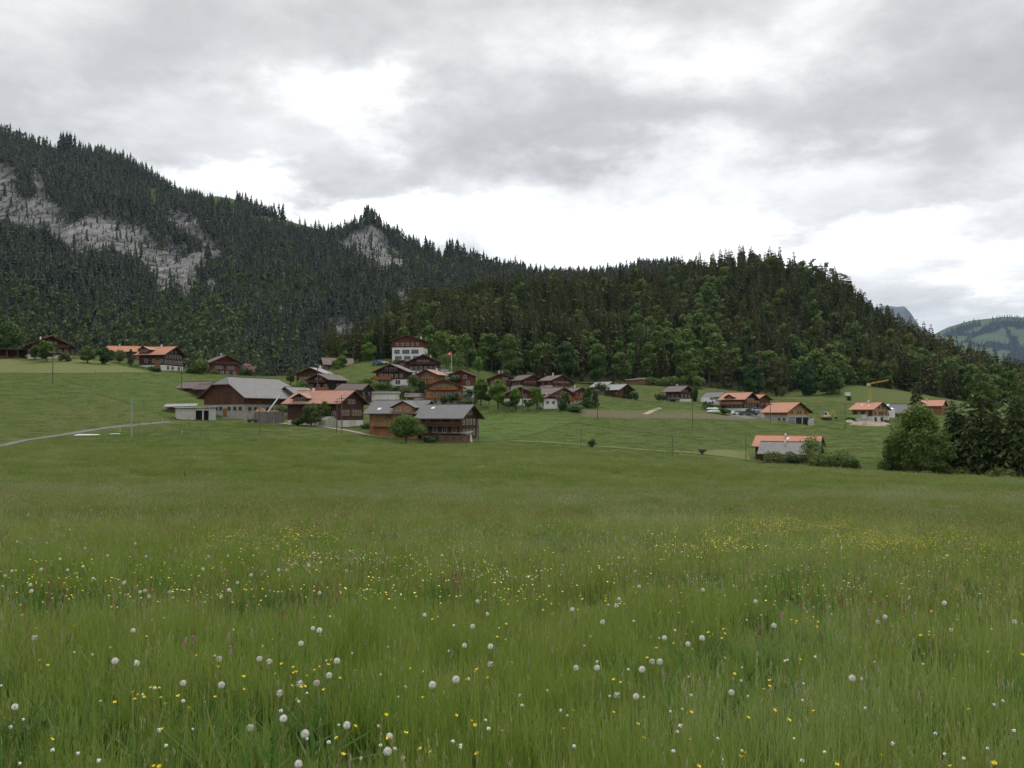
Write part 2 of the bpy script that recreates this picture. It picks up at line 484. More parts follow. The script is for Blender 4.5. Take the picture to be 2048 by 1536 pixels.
def mesh_np(name, V, Fq, mats, midx=None, tint=None, smooth=False):
    V = np.ascontiguousarray(V, dtype=np.float32).reshape(-1, 3); Fq = np.ascontiguousarray(Fq, dtype=np.int32)
    me = bpy.data.meshes.new(name)
    me.vertices.add(len(V)); me.vertices.foreach_set('co', V.ravel())
    k = Fq.shape[1]
    me.loops.add(Fq.size); me.loops.foreach_set('vertex_index', Fq.ravel())
    me.polygons.add(len(Fq)); me.polygons.foreach_set('loop_start', np.arange(0, Fq.size, k, dtype=np.int32))
    me.polygons.foreach_set('loop_total', np.full(len(Fq), k, dtype=np.int32))
    for m in mats: me.materials.append(m)
    if midx is not None: me.polygons.foreach_set('material_index', np.asarray(midx, dtype=np.int32))
    if smooth: me.polygons.foreach_set('use_smooth', np.ones(len(Fq), dtype=bool))
    me.update(calc_edges=True)
    if tint is not None:
        a = me.attributes.new('tint', 'FLOAT', 'FACE'); a.data.foreach_set('value', np.asarray(tint, dtype=np.float32))
    return me

def quads_mesh(name, Q, mats, midx=None, tint=None):
    """Q: (n,4,3) loose quads"""
    n = len(Q)
    return mesh_np(name, np.asarray(Q).reshape(-1, 3), np.arange(n * 4).reshape(-1, 4), mats, midx, tint)

class MB:
    def __init__(s): s.v = []; s.f = []; s.mi = []
    def add(s, vs, fs, m=0):
        b = len(s.v); s.v += [tuple(map(float, p)) for p in vs]
        for f in fs: s.f.append(tuple(b + i for i in f)); s.mi.append(m)
        return s
    def box(s, x0, x1, y0, y1, z0, z1, m=0):
        return s.add([(x0, y0, z0), (x1, y0, z0), (x1, y1, z0), (x0, y1, z0), (x0, y0, z1), (x1, y0, z1), (x1, y1, z1), (x0, y1, z1)],
              [(0, 3, 2, 1), (4, 5, 6, 7), (0, 1, 5, 4), (1, 2, 6, 5), (2, 3, 7, 6), (3, 0, 4, 7)], m)
    def tube(s, pts, rads, n=6, m=0, cap=True):
        pts = [Vector(tuple(map(float, p))) for p in pts]
        if not hasattr(rads, '__len__'): rads = [rads] * len(pts)
        b = len(s.v)
        for i, p in enumerate(pts):
            d = (pts[min(i + 1, len(pts) - 1)] - pts[max(i - 1, 0)])
            d = d.normalized() if d.length > 0 else Vector((0, 0, 1))
            ref = Vector((0, 0, 1)) if abs(d.z) < 0.9 else Vector((1, 0, 0))
            a = d.cross(ref).normalized(); c = d.cross(a)
            for k in range(n):
                q = p + (a * cos(2 * pi * k / n) + c * sin(2 * pi * k / n)) * rads[i]
                s.v.append(tuple(q))
        for i in range(len(pts) - 1):
            for k in range(n):
                s.f.append((b + i * n + k, b + i * n + (k + 1) % n, b + (i + 1) * n + (k + 1) % n, b + (i + 1) * n + k)); s.mi.append(m)
        if cap:
            s.f.append(tuple(b + k for k in range(n))[::-1]); s.mi.append(m)
            e = b + (len(pts) - 1) * n
            s.f.append(tuple(e + k for k in range(n))); s.mi.append(m)
        return s
    def prism(s, poly, off, m=0):
        """poly: list of 3-D points, off: extrusion vector"""
        n = len(poly); off = np.array(off, float); a = [np.array(p, float) for p in poly]
        return s.add(a + [p + off for p in a], [tuple(range(n))[::-1], tuple(range(n, 2 * n))] + [(i, (i + 1) % n, n + (i + 1) % n, n + i) for i in range(n)], m)
    def sheet(s, polys, t, m=0, em=None):
        """polygons sharing corners -> a slab of thickness t below them"""
        key = {}; top = []
        def vid(p):
            k = tuple(round(float(c), 4) for c in p)
            if k not in key: key[k] = len(key); top.append(k)
            return key[k]
        fs = [tuple(vid(p) for p in poly) for poly in polys]
        n = len(top); edges = {}
        for f in fs:
            for i in range(len(f)):
                e = (f[i], f[(i + 1) % len(f)]); edges[e] = 1
        side = [(e[1], e[0], e[0] + n, e[1] + n) for e in edges if (e[1], e[0]) not in edges]
        b = len(s.v)
        s.v += [tuple(p) for p in top] + [(p[0], p[1], p[2] - t) for p in top]
        for f in fs:
            s.f.append(tuple(b + i for i in f)); s.mi.append(m)
            s.f.append(tuple(b + i + n for i in f[::-1])); s.mi.append(em if em is not None else m)
        for q in side: s.f.append(tuple(b + i for i in q)); s.mi.append(em if em is not None else m)
        return s
    def mesh(s, name, mats):
        me = bpy.data.meshes.new(name); me.from_pydata(s.v, [], s.f)
        if not isinstance(mats, (list, tuple)): mats = [mats]
        for m in mats: me.materials.append(m)
        me.polygons.foreach_set('material_index', np.array(s.mi, dtype=np.int32)); me.update()
        return me
    def build(s, name, mats, parent=None, loc=None, rz=0):
        return link(name, s.mesh(name, mats), parent, loc, rz)

def box_obj(name, mat, parent, *b):
    return MB().box(*b).build(name, mat, parent)

def copy_tree(o, parent=None):
    c = o.copy(); COL.objects.link(c); c.parent = parent
    for ch in list(o.children): copy_tree(ch, c)
    return c

# ------------------------------------------------------------------ ground materials
def mat_ground(name, c1, c2, c3, s=1.0, fleck=None, rough=0.95):
    if name in MATS: return MATS[name]
    m, w = new_mat(name)
    geo = w.n('ShaderNodeNewGeometry'); p = geo.outputs['Position']
    big = w.noise(p, 0.016 * s, 5, 0.6, 0.6); mid = w.noise(w.vm('MULTIPLY', p, (1, 0.45, 1)), 0.11 * s, 5, 0.65)
    fine = w.noise(p, 1.1, 5, 0.7); vf = w.noise(p, 9.0, 3, 0.7)
    t = w.m('ADD', w.m('MULTIPLY', big, 0.6), w.m('MULTIPLY', mid, 0.4))
    col = w.ramp(t, [(0.36, c1), (0.5, c2), (0.64, c3)])
    val = w.m('ADD', 0.45, w.m('ADD', w.m('MULTIPLY', fine, 0.6), w.m('MULTIPLY', vf, 0.5)))
    sc = w.vm('SCALE', col); w.put(sc.node.inputs['Scale'], val)
    col = sc
    if fleck:
        f2 = w.noise(p, 2.6, 3, 0.9); where = w.noise(w.vm('ADD', p, (90, 40, 0)), 0.03, 4, 0.6)
        k = w.m('MULTIPLY', w.smooth(f2, 0.60, 0.68), w.smooth(where, 0.46, 0.62))
        col = w.mix(w.m('MULTIPLY', k, 0.7), col, fleck)
    finish(w, col, rough, w.m('ADD', fine, w.m('MULTIPLY', vf, 0.4)), 0.6, 0.25, 0.1)
    MATS[name] = m; return m

G_MEADOW = mat_ground('meadow_turf', (.056, .078, .018), (.066, .090, .021), (.082, .092, .028), fleck=(.20, .18, .035))
G_MOWN = mat_ground('cut_hay_stubble', (.098, .112, .036), (.120, .132, .044), (.100, .120, .036), 2)
G_PAST = mat_ground('grazed_pasture', (.058, .083, .018), (.068, .097, .022), (.080, .100, .028), 2)
G_BRIGHT = mat_ground('bright_young_grass', (.060, .094, .018), (.066, .104, .021), (.076, .108, .026), 2)
G_SOIL = mat_ground('ploughed_soil', (.080, .080, .040), (.104, .090, .050), (.072, .090, .030), 5)
G_ROAD = mat_ground('worn_asphalt', (.125, .122, .108), (.15, .146, .13), (.13, .135, .105), 4)
G_DIRT = mat_ground('pale_gravel', (.26, .23, .165), (.31, .275, .21), (.22, .205, .13), 4)

# ------------------------------------------------------------------ the ground: one sheet to the horizon, finer towards the camera
def build_ground():
    ang = np.concatenate([np.linspace(-180, -46, 28, endpoint=False), np.linspace(-46, 46, 420), np.linspace(46, 180, 28)[1:]])
    ang = np.radians(ang)
    rad = np.concatenate([[0.0], np.geomspace(1.0, 620, 460), np.geomspace(700, 14000, 14)])
    A, Rr = np.meshgrid(ang, rad)
    x = np.sin(A) * Rr; y = np.cos(A) * Rr
    z = ground(x, y)
    amp = np.clip(Rr / 60, 0, 1)
    z = z + 0.0 * amp
    nr, na = A.shape
    V = np.stack([x, y, z], -1).reshape(-1, 3)
    i, j = np.meshgrid(np.arange(nr - 1), np.arange(na - 1), indexing='ij')
    a = (i * na + j).ravel(); Fq = np.stack([a, a + 1, a + na + 1, a + na], -1)[:, ::-1]
    me = mesh_np('meadow', V, Fq, [G_MEADOW], smooth=True)
    o = link('meadow', me); tag(o, 'rolling flower meadow sloping down from the viewer to the village', kind='structure')
build_ground()

def ruled(name, near, far, mat, lift=0.07, nx=70, ny=16, label=None, jag=0.6):
    def samp(pl, n):
        pl = np.array(pl, float); d = np.concatenate([[0], np.cumsum(np.hypot(*np.diff(pl, axis=0).T))])
        t = np.linspace(0, d[-1], n); return np.stack([np.interp(t, d, pl[:, 0]), np.interp(t, d, pl[:, 1])], -1)
    a = samp(near, nx); b = samp(far, nx)
    t = np.linspace(0, 1, ny)[:, None, None]
    P = a[None] * (1 - t) + b[None] * t
    x, y, z = hit(P[..., 0].ravel(), P[..., 1].ravel())
    j = (fbm(x * 0.35, y * 0.12, 5) - 0.5) * jag * 4
    x = x + j; y = y + j
    z = ground(x, y) + lift
    V = np.stack([x, y, z], -1)
    i, k = np.meshgrid(np.arange(ny - 1), np.arange(nx - 1), indexing='ij'); q = (i * nx + k).ravel()
    me = mesh_np(name, V, np.stack([q, q + 1, q + nx + 1, q + nx], -1), [mat], smooth=True)
    # make sure it faces up
    return tag(link(name, me), label, kind='structure')

def track(name, pts, width, mat, lift=0.09, label=None, n=90):
    pl = np.array(pl_world(pts)); d = np.concatenate([[0], np.cumsum(np.hypot(*np.diff(pl, axis=0).T))])
    t = np.linspace(0, d[-1], n)
    x = np.interp(t, d, pl[:, 0]); y = np.interp(t, d, pl[:, 1])
    ker = np.ones(7) / 7
    xs = np.convolve(np.pad(x, 3, 'edge'), ker, 'valid'); ys = np.convolve(np.pad(y, 3, 'edge'), ker, 'valid')
    tx = np.gradient(xs); ty = np.gradient(ys); L = np.hypot(tx, ty) + 1e-9; nx_, ny_ = -ty / L, tx / L
    rows = []
    for k in np.linspace(-1, 1, 5):
        w = width / 2 * k + (fbm(xs * 0.5, ys * 0.5 + k * 9, 8) - 0.5) * 0.5 * abs(k)
        X = xs + nx_ * w; Y = ys + ny_ * w; rows.append(np.stack([X, Y, ground(X, Y) + lift], -1))
    V = np.stack(rows); i, k = np.meshgrid(np.arange(4), np.arange(n - 1), indexing='ij'); q = (i * n + k).ravel()
    me = mesh_np(name, V, np.stack([q, q + 1, q + n + 1, q + n], -1), [mat], smooth=True)
    return tag(link(name, me), label, kind='structure')

def pl_world(pts):
    x, y, z = hit([p[0] for p in pts], [p[1] for p in pts]); return list(zip(x, y))

ruled('mown_field', [(-260, 748), (0, 746), (130, 747), (290, 745)], [(-260, 716), (0, 716), (110, 716), (170, 720), (225, 727), (300, 743)], G_MOWN, label='pale mown hay field on the rise below the chalet')
ruled('pasture', [(120, 756), (200, 787), (290, 818), (350, 839), (420, 838)], [(140, 749), (250, 747), (340, 752), (440, 757), (520, 760)], G_PAST, label='grazed green pasture beside the long barn')
0 and ruled('lower_field', [(270, 868), (500, 867), (640, 868), (715, 868)], [(262, 857), (440, 842), (530, 846), (640, 857)], G_PAST, label='bright strip of field below the gravel lane')
ruled('upper_field', [(935, 884), (1012, 882), (1070, 868), (1142, 846)], [(948, 821), (1010, 823), (1090, 831), (1142, 843)], G_BRIGHT, label='bright green field behind the grey-roofed house')
0 and ruled('village_slope', [(700, 782), (760, 775), (800, 770)], [(730, 736), (770, 733), (830, 735)], G_PAST, label='green slope under the white school')
0 and ruled('hill_pasture', [(1150, 815), (1260, 820), (1420, 822)], [(1140, 768), (1300, 772), (1440, 780)], G_PAST, label='green pasture between the chalets and the wood')
ruled('ploughed_field', [(1168, 834), (1260, 838), (1400, 838), (1500, 843)], [(1160, 820), (1300, 825), (1400, 827), (1470, 833)], G_SOIL, label='narrow strip of bare brown soil')
ruled('hay_strip', [(1385, 908), (1440, 913), (1503, 921)], [(1430, 900), (1455, 900), (1492, 904)], G_MOWN, label='fresh mown corner beside the orange-roofed farm')
ruled('farm_yard', [(1455, 836), (1500, 838), (1535, 838)], [(1470, 823), (1500, 822), (1530, 824)], G_ROAD, label='grey yard in front of the right-hand farm')
ruled('garage_yard', [(732, 812), (770, 813), (806, 812)], [(735, 803), (770, 804), (806, 805)], G_ROAD, label='paved yard before the white garages')
track('road', [(-60, 902), (0, 893), (45, 882), (95, 875), (145, 867), (200, 858), (250, 852), (300, 848), (345, 844)], 2.0, G_ROAD, label='narrow grey farm road curving up to the barn')
track('gravel_lane', [(440, 836), (490, 838), (540, 844), (600, 850), (655, 856), (700, 862), (735, 870), (790, 876)], 2.6, G_DIRT, label='pale gravel lane past the farmhouse')
track('mown_track', [(1015, 881), (1100, 885), (1200, 893), (1300, 901), (1400, 907), (1480, 915)], 3.4, G_MOWN, label='mown track through the middle meadow')
track('faint_track', [(1040, 826), (1100, 834), (1200, 852), (1300, 866), (1395, 878)], 1.3, G_PAST, label='faint track along the field edge')
track('footpath', [(1290, 829), (1305, 822), (1322, 816)], 1.6, G_DIRT, label='short pale path below the lone chalet')

# ------------------------------------------------------------------ wooded slopes
class Slope:
    """a hillside between a foot line and a crest line, each [(px, py, depth)]"""
    def __init__(s, foot, crest, power=1.15, seed=1, rough=3.0, rs=60.0):
        s.foot = np.array(foot, float); s.crest = np.array(crest, float); s.p = power; s.seed = seed; s.rough = rough; s.rs = rs
    def lines(s, px):
        out = []
        for L in (s.foot, s.crest):
            py = np.interp(px, L[:, 0], L[:, 1]); D = np.interp(px, L[:, 0], L[:, 2])
            v = (768 - py) / F; Y = cos(PITCH) - v * sin(PITCH); Z = sin(PITCH) + v * cos(PITCH)
            out.append((D, CAMZ + Z * D / Y, Y))
        return out
    def height(s, px, t):
        (D0, z0, Y0), (D1, z1, Y1) = s.lines(px)
        tt = np.clip(t, 0, 1)
        g = tt ** s.p
        D = D0 + (D1 - D0) * t
        z = z0 + (z1 - z0) * g
        back = np.maximum(t - 1, 0)
        z = z - back * (z1 - z0) * 1.2 - back ** 2 * 20
        x = (px - 1024) / F * D
        env = np.clip(t * 6, 0, 1) * np.clip((1.06 - t) * 8, 0.15, 1)
        z = z + (fbm(x / s.rs, D / s.rs, s.seed) - 0.5) * s.rough * 2 * env
        return x, D, z
    def scatter(s, step, px0, px1, rng, tmax=1.04):
        """jittered world grid -> px, t of points on the slope"""
        D0 = min(s.foot[:, 2]); D1 = max(s.crest[:, 2])
        ys = np.arange(D0, D1 * 1.03, step); xs = np.arange((px0 - 1024) / F * D1, (px1 - 1024) / F * D1, step)
        X, Y = np.meshgrid(xs, ys); X = X + rng.uniform(-.5, .5, X.shape) * step; Y = Y + rng.uniform(-.5, .5, Y.shape) * step
        X = X.ravel(); Y = Y.ravel(); px = 1024 + X / Y * F
        (a, _, _), (b, _, _) = s.lines(px); t = (Y - a) / (b - a)
        ok = (px > px0) & (px < px1) & (t > 0) & (t < tmax)
        px = px[ok]; t = t[ok]
        x, y, z = s.height(px, t)
        return px, t, x, y, z

HILL = Slope(
    [(610, 770, 392), (690, 752, 388), (760, 735, 385), (850, 735, 372), (950, 752, 362), (1040, 758, 366), (1140, 766, 374), (1250, 770, 385), (1320, 770, 388),
     (1420, 778, 396), (1500, 789, 396), (1560, 797, 390), (1650, 800, 386), (1720, 792, 392), (1800, 786, 400), (1880, 800, 398), (2048, 815, 410), (2400, 850, 430)],
    [(610, 765, 400), (690, 735, 420), (760, 675, 455), (830, 645, 480), (900, 625, 505), (960, 603, 520), (1060, 600, 535), (1160, 590, 545), (1260, 582, 555), (1330, 580, 560),
     (1380, 562, 568), (1440, 548, 575), (1500, 540, 580), (1570, 546, 580), (1640, 570, 572), (1700, 608, 560), (1750, 652, 556), (1800, 682, 552), (1860, 712, 555),
     (1920, 742, 560), (1980, 768, 565), (2048, 790, 572), (2400, 850, 600)], 1.0, 3, 4.0, 45)
MOUNT = Slope(
    [(-1100, 775, 640), (-500, 775, 640), (0, 775, 640), (600, 775, 660), (900, 770, 700), (1500, 760, 760)],
    [(-1100, 160, 1500), (-500, 200, 1500), (-150, 250, 1480), (0, 266, 1480), (50, 284, 1480), (105, 302, 1480), (150, 300, 1480), (200, 310, 1480), (250, 330, 1490), (300, 358, 1490), (350, 388, 1500), (400, 398, 1500),
     (430, 396, 1500), (470, 405, 1500), (520, 426, 1500), (570, 438, 1500), (640, 456, 1480), (675, 460, 1450), (700, 448, 1420), (735, 436, 1400), (765, 454, 1400),
     (800, 474, 1400), (850, 502, 1400), (880, 520, 1400), (905, 508, 1400), (950, 516, 1400), (1000, 536, 1390), (1060, 545, 1380), (1120, 552, 1370), (1180, 560, 1360),
     (1250, 552, 1350), (1300, 536, 1340), (1360, 534, 1340), (1420, 548, 1340), (1500, 560, 1340)], 1.05, 9, 22.0, 160)

ROCKS = [  # bare cliffs: outlines in the photo
    [(-60, 300), (20, 322), (38, 345), (34, 375), (55, 388), (75, 378), (100, 382), (122, 400), (128, 428), (165, 432), (185, 412), (200, 395), (206, 428), (235, 428), (262, 440), (285, 425), (295, 455),
     (312, 470), (324, 492), (336, 468), (352, 478), (372, 480), (392, 500), (410, 492), (414, 530), (395, 535), (388, 560), (382, 585), (362, 592), (352, 572), (318, 582), (312, 548), (285, 522), (268, 508),
     (240, 500), (215, 495), (180, 502), (142, 504), (135, 486), (108, 478), (98, 458), (70, 452), (40, 448), (0, 436), (-60, 440)],
    [(330, 418), (352, 410), (380, 418), (396, 428), (398, 446), (420, 462), (440, 490), (446, 515), (428, 512), (410, 490), (392, 470), (362, 455), (340, 450)],
    [(62, 312), (82, 340), (98, 385), (80, 390), (66, 360)], [(300, 378), (316, 380), (314, 408), (304, 400)],
    [(672, 476), (690, 456), (715, 446), (742, 434), (760, 440), (772, 452), (778, 478), (800, 496), (812, 520), (800, 534), (782, 520), (772, 540), (755, 522), (730, 508), (706, 500), (684, 490)],
    [(652, 632), (668, 624), (690, 628), (708, 642), (704, 668), (690, 662), (678, 672), (664, 650)],
    [(790, 572), (806, 566), (822, 590), (836, 606), (822, 616), (800, 606)], [(455, 500), (466, 505), (474, 528), (462, 530)],
    [(410, 560), (425, 548), (436, 572), (420, 585)], [(560, 600), (572, 606), (570, 624), (560, 620)], [(900, 520), (912, 516), (912, 540), (904, 542)],
    [(345, 520), (380, 510), (400, 540), (392, 560), (360, 560)],
]
ALP = [[(408, 380), (470, 394), (472, 420), (430, 408), (405, 396)], [(300, 380), (317, 380), (316, 412), (306, 404)], [(500, 430), (600, 446), (640, 462), (600, 462), (505, 446)]]
def in_any(px, py, polys, wob=8, seed=4):
    qx = px + (fbm(px / 9, py / 9, seed, 3) - 0.5) * 2 * wob; qy = py + (fbm(px / 9 + 50, py / 9, seed + 3, 3) - 0.5) * 2 * wob
    r = np.zeros(np.shape(px), bool)
    for P in polys: r |= inpoly(qx, qy, P)
    return r

def mat_mountain():
    m, w = new_mat('mountain_ground')
    geo = w.n('ShaderNodeNewGeometry'); p = geo.outputs['Position']
    a = w.n('ShaderNodeAttribute', attribute_name='rock'); r = a.outputs['Fac']
    g = w.n('ShaderNodeAttribute', attribute_name='alp')
    st = w.noise(w.vm('MULTIPLY', p, (1, 0.10, 0.40)), 0.07, 8, 0.75, 0.6)
    cr = w.noise(w.vm('MULTIPLY', p, (1.3, 0.05, 0.6)), 0.20, 6, 0.8, 1.2)
    vo = w.n('ShaderNodeTexVoronoi', feature='DISTANCE_TO_EDGE'); w.put(vo.inputs['Vector'], w.vm('ADD', w.vm('MULTIPLY', p, (0.09, 0.05, 0.05)), w.vm('SCALE', p)))
    rock = w.ramp(w.m('ADD', w.m('MULTIPLY', st, 0.45), w.m('MULTIPLY', cr, 0.55)), [(0.42, (.030, .032, .027)), (0.47, (.13, .128, .122)), (0.52, (.27, .263, .252)), (0.66, (.39, .375, .355))])
    stain = w.noise(w.vm('MULTIPLY', p, (1.2, 0.5, 0.25)), 0.03, 4, 0.6)
    rock = w.mix(w.m('MULTIPLY', w.smooth(stain, 0.62, 0.72), 0.35), rock, (.42, .33, .22))
    fl = w.noise(p, 0.05, 5, 0.6)
    floor = w.ramp(fl, [(0.3, (.020, .026, .012)), (0.6, (.035, .040, .018)), (0.8, (.05, .046, .028))])
    col = w.mix(w.smooth(r, 0.25, 0.75), floor, rock)
    col = w.mix(w.smooth(g.outputs['Fac'], 0.3, 0.7), col, (.085, .11, .035))
    finish(w, col, 0.95, w.m('ADD', cr, w.m('MULTIPLY', st, 0.8)), 1.0, 5.0, 0.1)
    return m

def slope_mesh(S, name, px0, px1, nx, nt, mat, label, rock=None, alp=None, back=0.35, tpow=1.0, disp=0):
    px = np.linspace(px0, px1, nx); t = np.concatenate([[-0.05], np.linspace(0, 1, nt) ** tpow, 1 + np.linspace(0.02, back, 8)])
    PX, T = np.meshgrid(px, t)
    x, y, z = S.height(PX, T)
    rk = np.zeros(x.shape); al = np.zeros(x.shape)
    if rock:
        pxx, pyy = proj(x, y, z)
        rk = in_any(pxx, pyy, rock).astype(float); al = in_any(pxx, pyy, alp).astype(float)
        rk *= np.clip((0.975 - T) * 30, 0, 1)
        for _ in range(2):
            q = np.pad(rk, 1, 'edge'); rk = (q[1:-1, 1:-1] * 2 + q[:-2, 1:-1] + q[2:, 1:-1] + q[1:-1, :-2] + q[1:-1, 2:]) / 6
        def ridge(s, sd): return 1 - np.abs(2 * fbm(x / s, z / (s * 3.2), sd, 3) - 1)
        d = (ridge(60, 31) - .6) * 26 + (ridge(24, 37) - .6) * 16 + (ridge(9, 41) - .6) * 8
        y = y + rk * d * disp; z = z - rk * d * 0.35 * disp
    V = np.stack([x, y, z], -1).reshape(-1, 3); nr, na = x.shape
    i, j = np.meshgrid(np.arange(nr - 1), np.arange(na - 1), indexing='ij'); q = (i * na + j).ravel()
    me = mesh_np(name, V, np.stack([q, q + 1, q + na + 1, q + na], -1), [mat], smooth=True)
    for nm, arr in (('rock', rk), ('alp', al)):
        a = me.attributes.new(nm, 'FLOAT', 'POINT'); a.data.foreach_set('value', arr.ravel().astype(np.float32))
    return tag(link(name, me), label, kind='structure')

slope_mesh(MOUNT, 'mountain', -840, 1480, 880, 300, mat_mountain(), 'high mountain side with pale cliffs and dark forest', ROCKS, ALP, disp=1.0)
G_WOODFLOOR = mat_ground('woodland_floor', (.030, .032, .014), (.045, .048, .020), (.075, .055, .035), 4)
slope_mesh(HILL, 'wooded_hill', 610, 2400, 300, 60, G_WOODFLOOR, 'steep rounded hill covered in forest', None, None, back=0.6)

# far blue hills on the right
def mat_farhill():
    m, w = new_mat('far_hill_fields')
    geo = w.n('ShaderNodeNewGeometry'); p = geo.outputs['Position']
    a = w.n('ShaderNodeAttribute', attribute_name='rock')
    n = w.noise(p, 0.004, 5, 0.6); n2 = w.noise(p, 0.03, 5, 0.7)
    col = w.ramp(w.m('ADD', w.m('MULTIPLY', n, .6), w.m('MULTIPLY', n2, .4)), [(0.35, (.050, .080, .036)), (0.65, (.085, .11, .052))])
    col = w.mix(w.smooth(a.outputs['Fac'], 0.3, 0.7), col, (.010, .016, .012))
    finish(w, col, 0.95, n2, 0.8, 20.0, 0.1)
    return m
FAR = Slope([(1700, 860, 4800), (2048, 880, 4800), (2700, 880, 4800)],
            [(1700, 760, 6800), (1800, 700, 6800), (1860, 674, 6800), (1900, 655, 6800), (1940, 643, 6800), (1975, 637, 6800), (2010, 632, 6800), (2048, 634, 6800), (2150, 650, 6800), (2300, 620, 6800), (2700, 640, 6800)], 1.0, 21, 50, 700)
WOODS = [[(1882, 672), (1900, 662), (1932, 646), (1960, 641), (1962, 652), (1940, 660), (1912, 668), (1905, 672)],
         [(1905, 668), (1950, 664), (1972, 652), (1998, 628), (2060, 628), (2060, 655), (2010, 656), (1985, 664), (1960, 672), (1930, 688), (1925, 684), (1945, 673), (1905, 672)],
         [(2005, 655), (2020, 660), (2046, 692), (2060, 720), (2036, 706), (2016, 678)], [(1930, 683), (1985, 684), (2040, 690), (2060, 706), (2020, 700), (1990, 706), (1985, 696), (1940, 690)],
         [(2020, 700), (2060, 690), (2200, 720), (2200, 800), (2050, 760), (2010, 730)]]
slope_mesh(FAR, 'far_hills', 1700, 2700, 240, 150, mat_farhill(), 'distant hills with fields and dark copses under cloud', WOODS, [], disp=0.0)
bluish = Slope([(1690, 700, 8500), (1900, 700, 8500)], [(1690, 612, 9800), (1755, 613, 9800), (1775, 612, 9800), (1795, 617, 9800), (1812, 616, 9800), (1825, 630, 9800), (1840, 655, 9800), (1900, 690, 9800)], 1.0, 51, 80, 500)
slope_mesh(bluish, 'cloud_capped_peak', 1690, 1900, 60, 40, mat_plain('far_peak_forest', (.03, .04, .035), 0.4, 0.004), 'far dark peak showing through low cloud', None, None)

# ------------------------------------------------------------------ tree shapes (loose leaf-sized faces)
def spruce_quads(rng, h=22.0, r=3.4, levels=20, nb=7, bare=0.10, twigs=0, ragged=0.25, droop=0.35, thin=1.0):
    Q = []
    for k in range(levels):
        f = (k + rng.uniform(-.3, .3)) / levels; f = max(f, 0)
        z = h * (bare + (1 - bare) * f)
        rr = r * (1 - f) ** 0.64 * (0.80 + 0.20 * sin(k * 2.1)) + 0.38
        n = max(3, int(nb * (0.55 + 0.45 * (1 - f))))
        a0 = rng.uniform(0, 2 * pi)
        for j in range(n):
            a = a0 + 2 * pi * j / n + rng.uniform(-.35, .35)
            L = rr * rng.uniform(1 - ragged, 1 + ragged * .6)
            if rng.random() < 0.06: continue
            dx, dy = cos(a), sin(a); w = max(.16 * thin, L * rng.uniform(.20, .30) * thin); dr = L * droop * rng.uniform(.6, 1.4)
            up = h * .02 * (1 - f)
            b = (0, 0, z + up); mz = z - dr * .35 + up; tip = (dx * L, dy * L, z - dr)
            m1 = (dx * L * .55 - dy * w, dy * L * .55 + dx * w, mz - w * .25); m2 = (dx * L * .55 + dy * w, dy * L * .55 - dx * w, mz - w * .25)
            Q.append((b, m1, tip, m2))
            hd = max(.25 * thin, L * .33 * thin)
            Q.append(((dx * L * .15, dy * L * .15, z + up * .7), (dx * L * .92, dy * L * .92, z - dr * .85), (dx * L * .75, dy * L * .75, z - dr * .8 - hd), (dx * L * .28, dy * L * .28, z - dr * .25 - hd)))
            for q in range(twigs):
                s = rng.uniform(.35, 1.0); bx, by, bz = dx * L * s, dy * L * s, z - dr * s ** 1.3 + up * (1 - s)
                aa = a + rng.choice([-1, 1]) * rng.uniform(.5, 1.2); l2 = L * rng.uniform(.18, .34); w2 = l2 * .26
                ex, ey = cos(aa), sin(aa); dz = -l2 * rng.uniform(.15, .9)
                Q.append(((bx, by, bz), (bx + ex * l2 * .5 - ey * w2, by + ey * l2 * .5 + ex * w2, bz + dz * .4), (bx + ex * l2, by + ey * l2, bz + dz), (bx + ex * l2 * .5 + ey * w2, by + ey * l2 * .5 - ex * w2, bz + dz * .5)))
    # leader
    for a in (0, pi / 2):
        Q.append(((-.16 * cos(a), -.16 * sin(a), h * .90), (.16 * cos(a), .16 * sin(a), h * .93), (.03 * cos(a), .03 * sin(a), h * .985), (-.03 * cos(a), -.03 * sin(a), h * .985)))
    return np.array(Q)

def leaf_blob(rng, c, rad, n, size, shell=0.55):
    d = rng.normal(size=(n, 3)); d /= np.linalg.norm(d, axis=1)[:, None]
    rr = (shell + (1 - shell) * rng.random(n)) ** 0.7
    P = np.array(c) + d * rr[:, None] * np.array(rad)
    nrm = d * 0.9 + rng.normal(size=(n, 3)) * 0.55; nrm[:, 2] += 0.3; nrm /= np.linalg.norm(nrm, axis=1)[:, None]
    t = np.cross(nrm, rng.normal(size=(n, 3))); t /= np.linalg.norm(t, axis=1)[:, None] + 1e-9
    b = np.cross(nrm, t); s = (size * rng.uniform(.6, 1.35, n))[:, None]
    bend = nrm * s * .25
    return np.stack([P - t * s, P - b * s * .7 - bend, P + t * s, P + b * s * .7 - bend], 1)

def broadleaf_quads(rng, h=14.0, r=5.0, lobes=16, per=60, size=0.5, base=0.12, flat=0.85, topw=0.75):
    Q = []
    for k in range(lobes):
        f = rng.random() ** .8
        z = h * (base + (1 - base) * (0.12 + .76 * f))
        env = r * (1 - abs(2 * f - .85) ** 2.2 * (1 - topw * .55)) * .78
        env = max(env * .35, env)
        a = rng.uniform(0, 2 * pi); q = rng.random() ** .5
        lr = r * rng.uniform(.26, .46)
        Q.append(leaf_blob(rng, (cos(a) * q * env * .85, sin(a) * q * env * .85, z), (lr, lr, lr * flat), per, size))
    Q.append(leaf_blob(rng, (0, 0, h * .55), (r * .55, r * .55, h * .33), per * 2, size, .2))
    Q = np.concatenate(Q)
    return Q

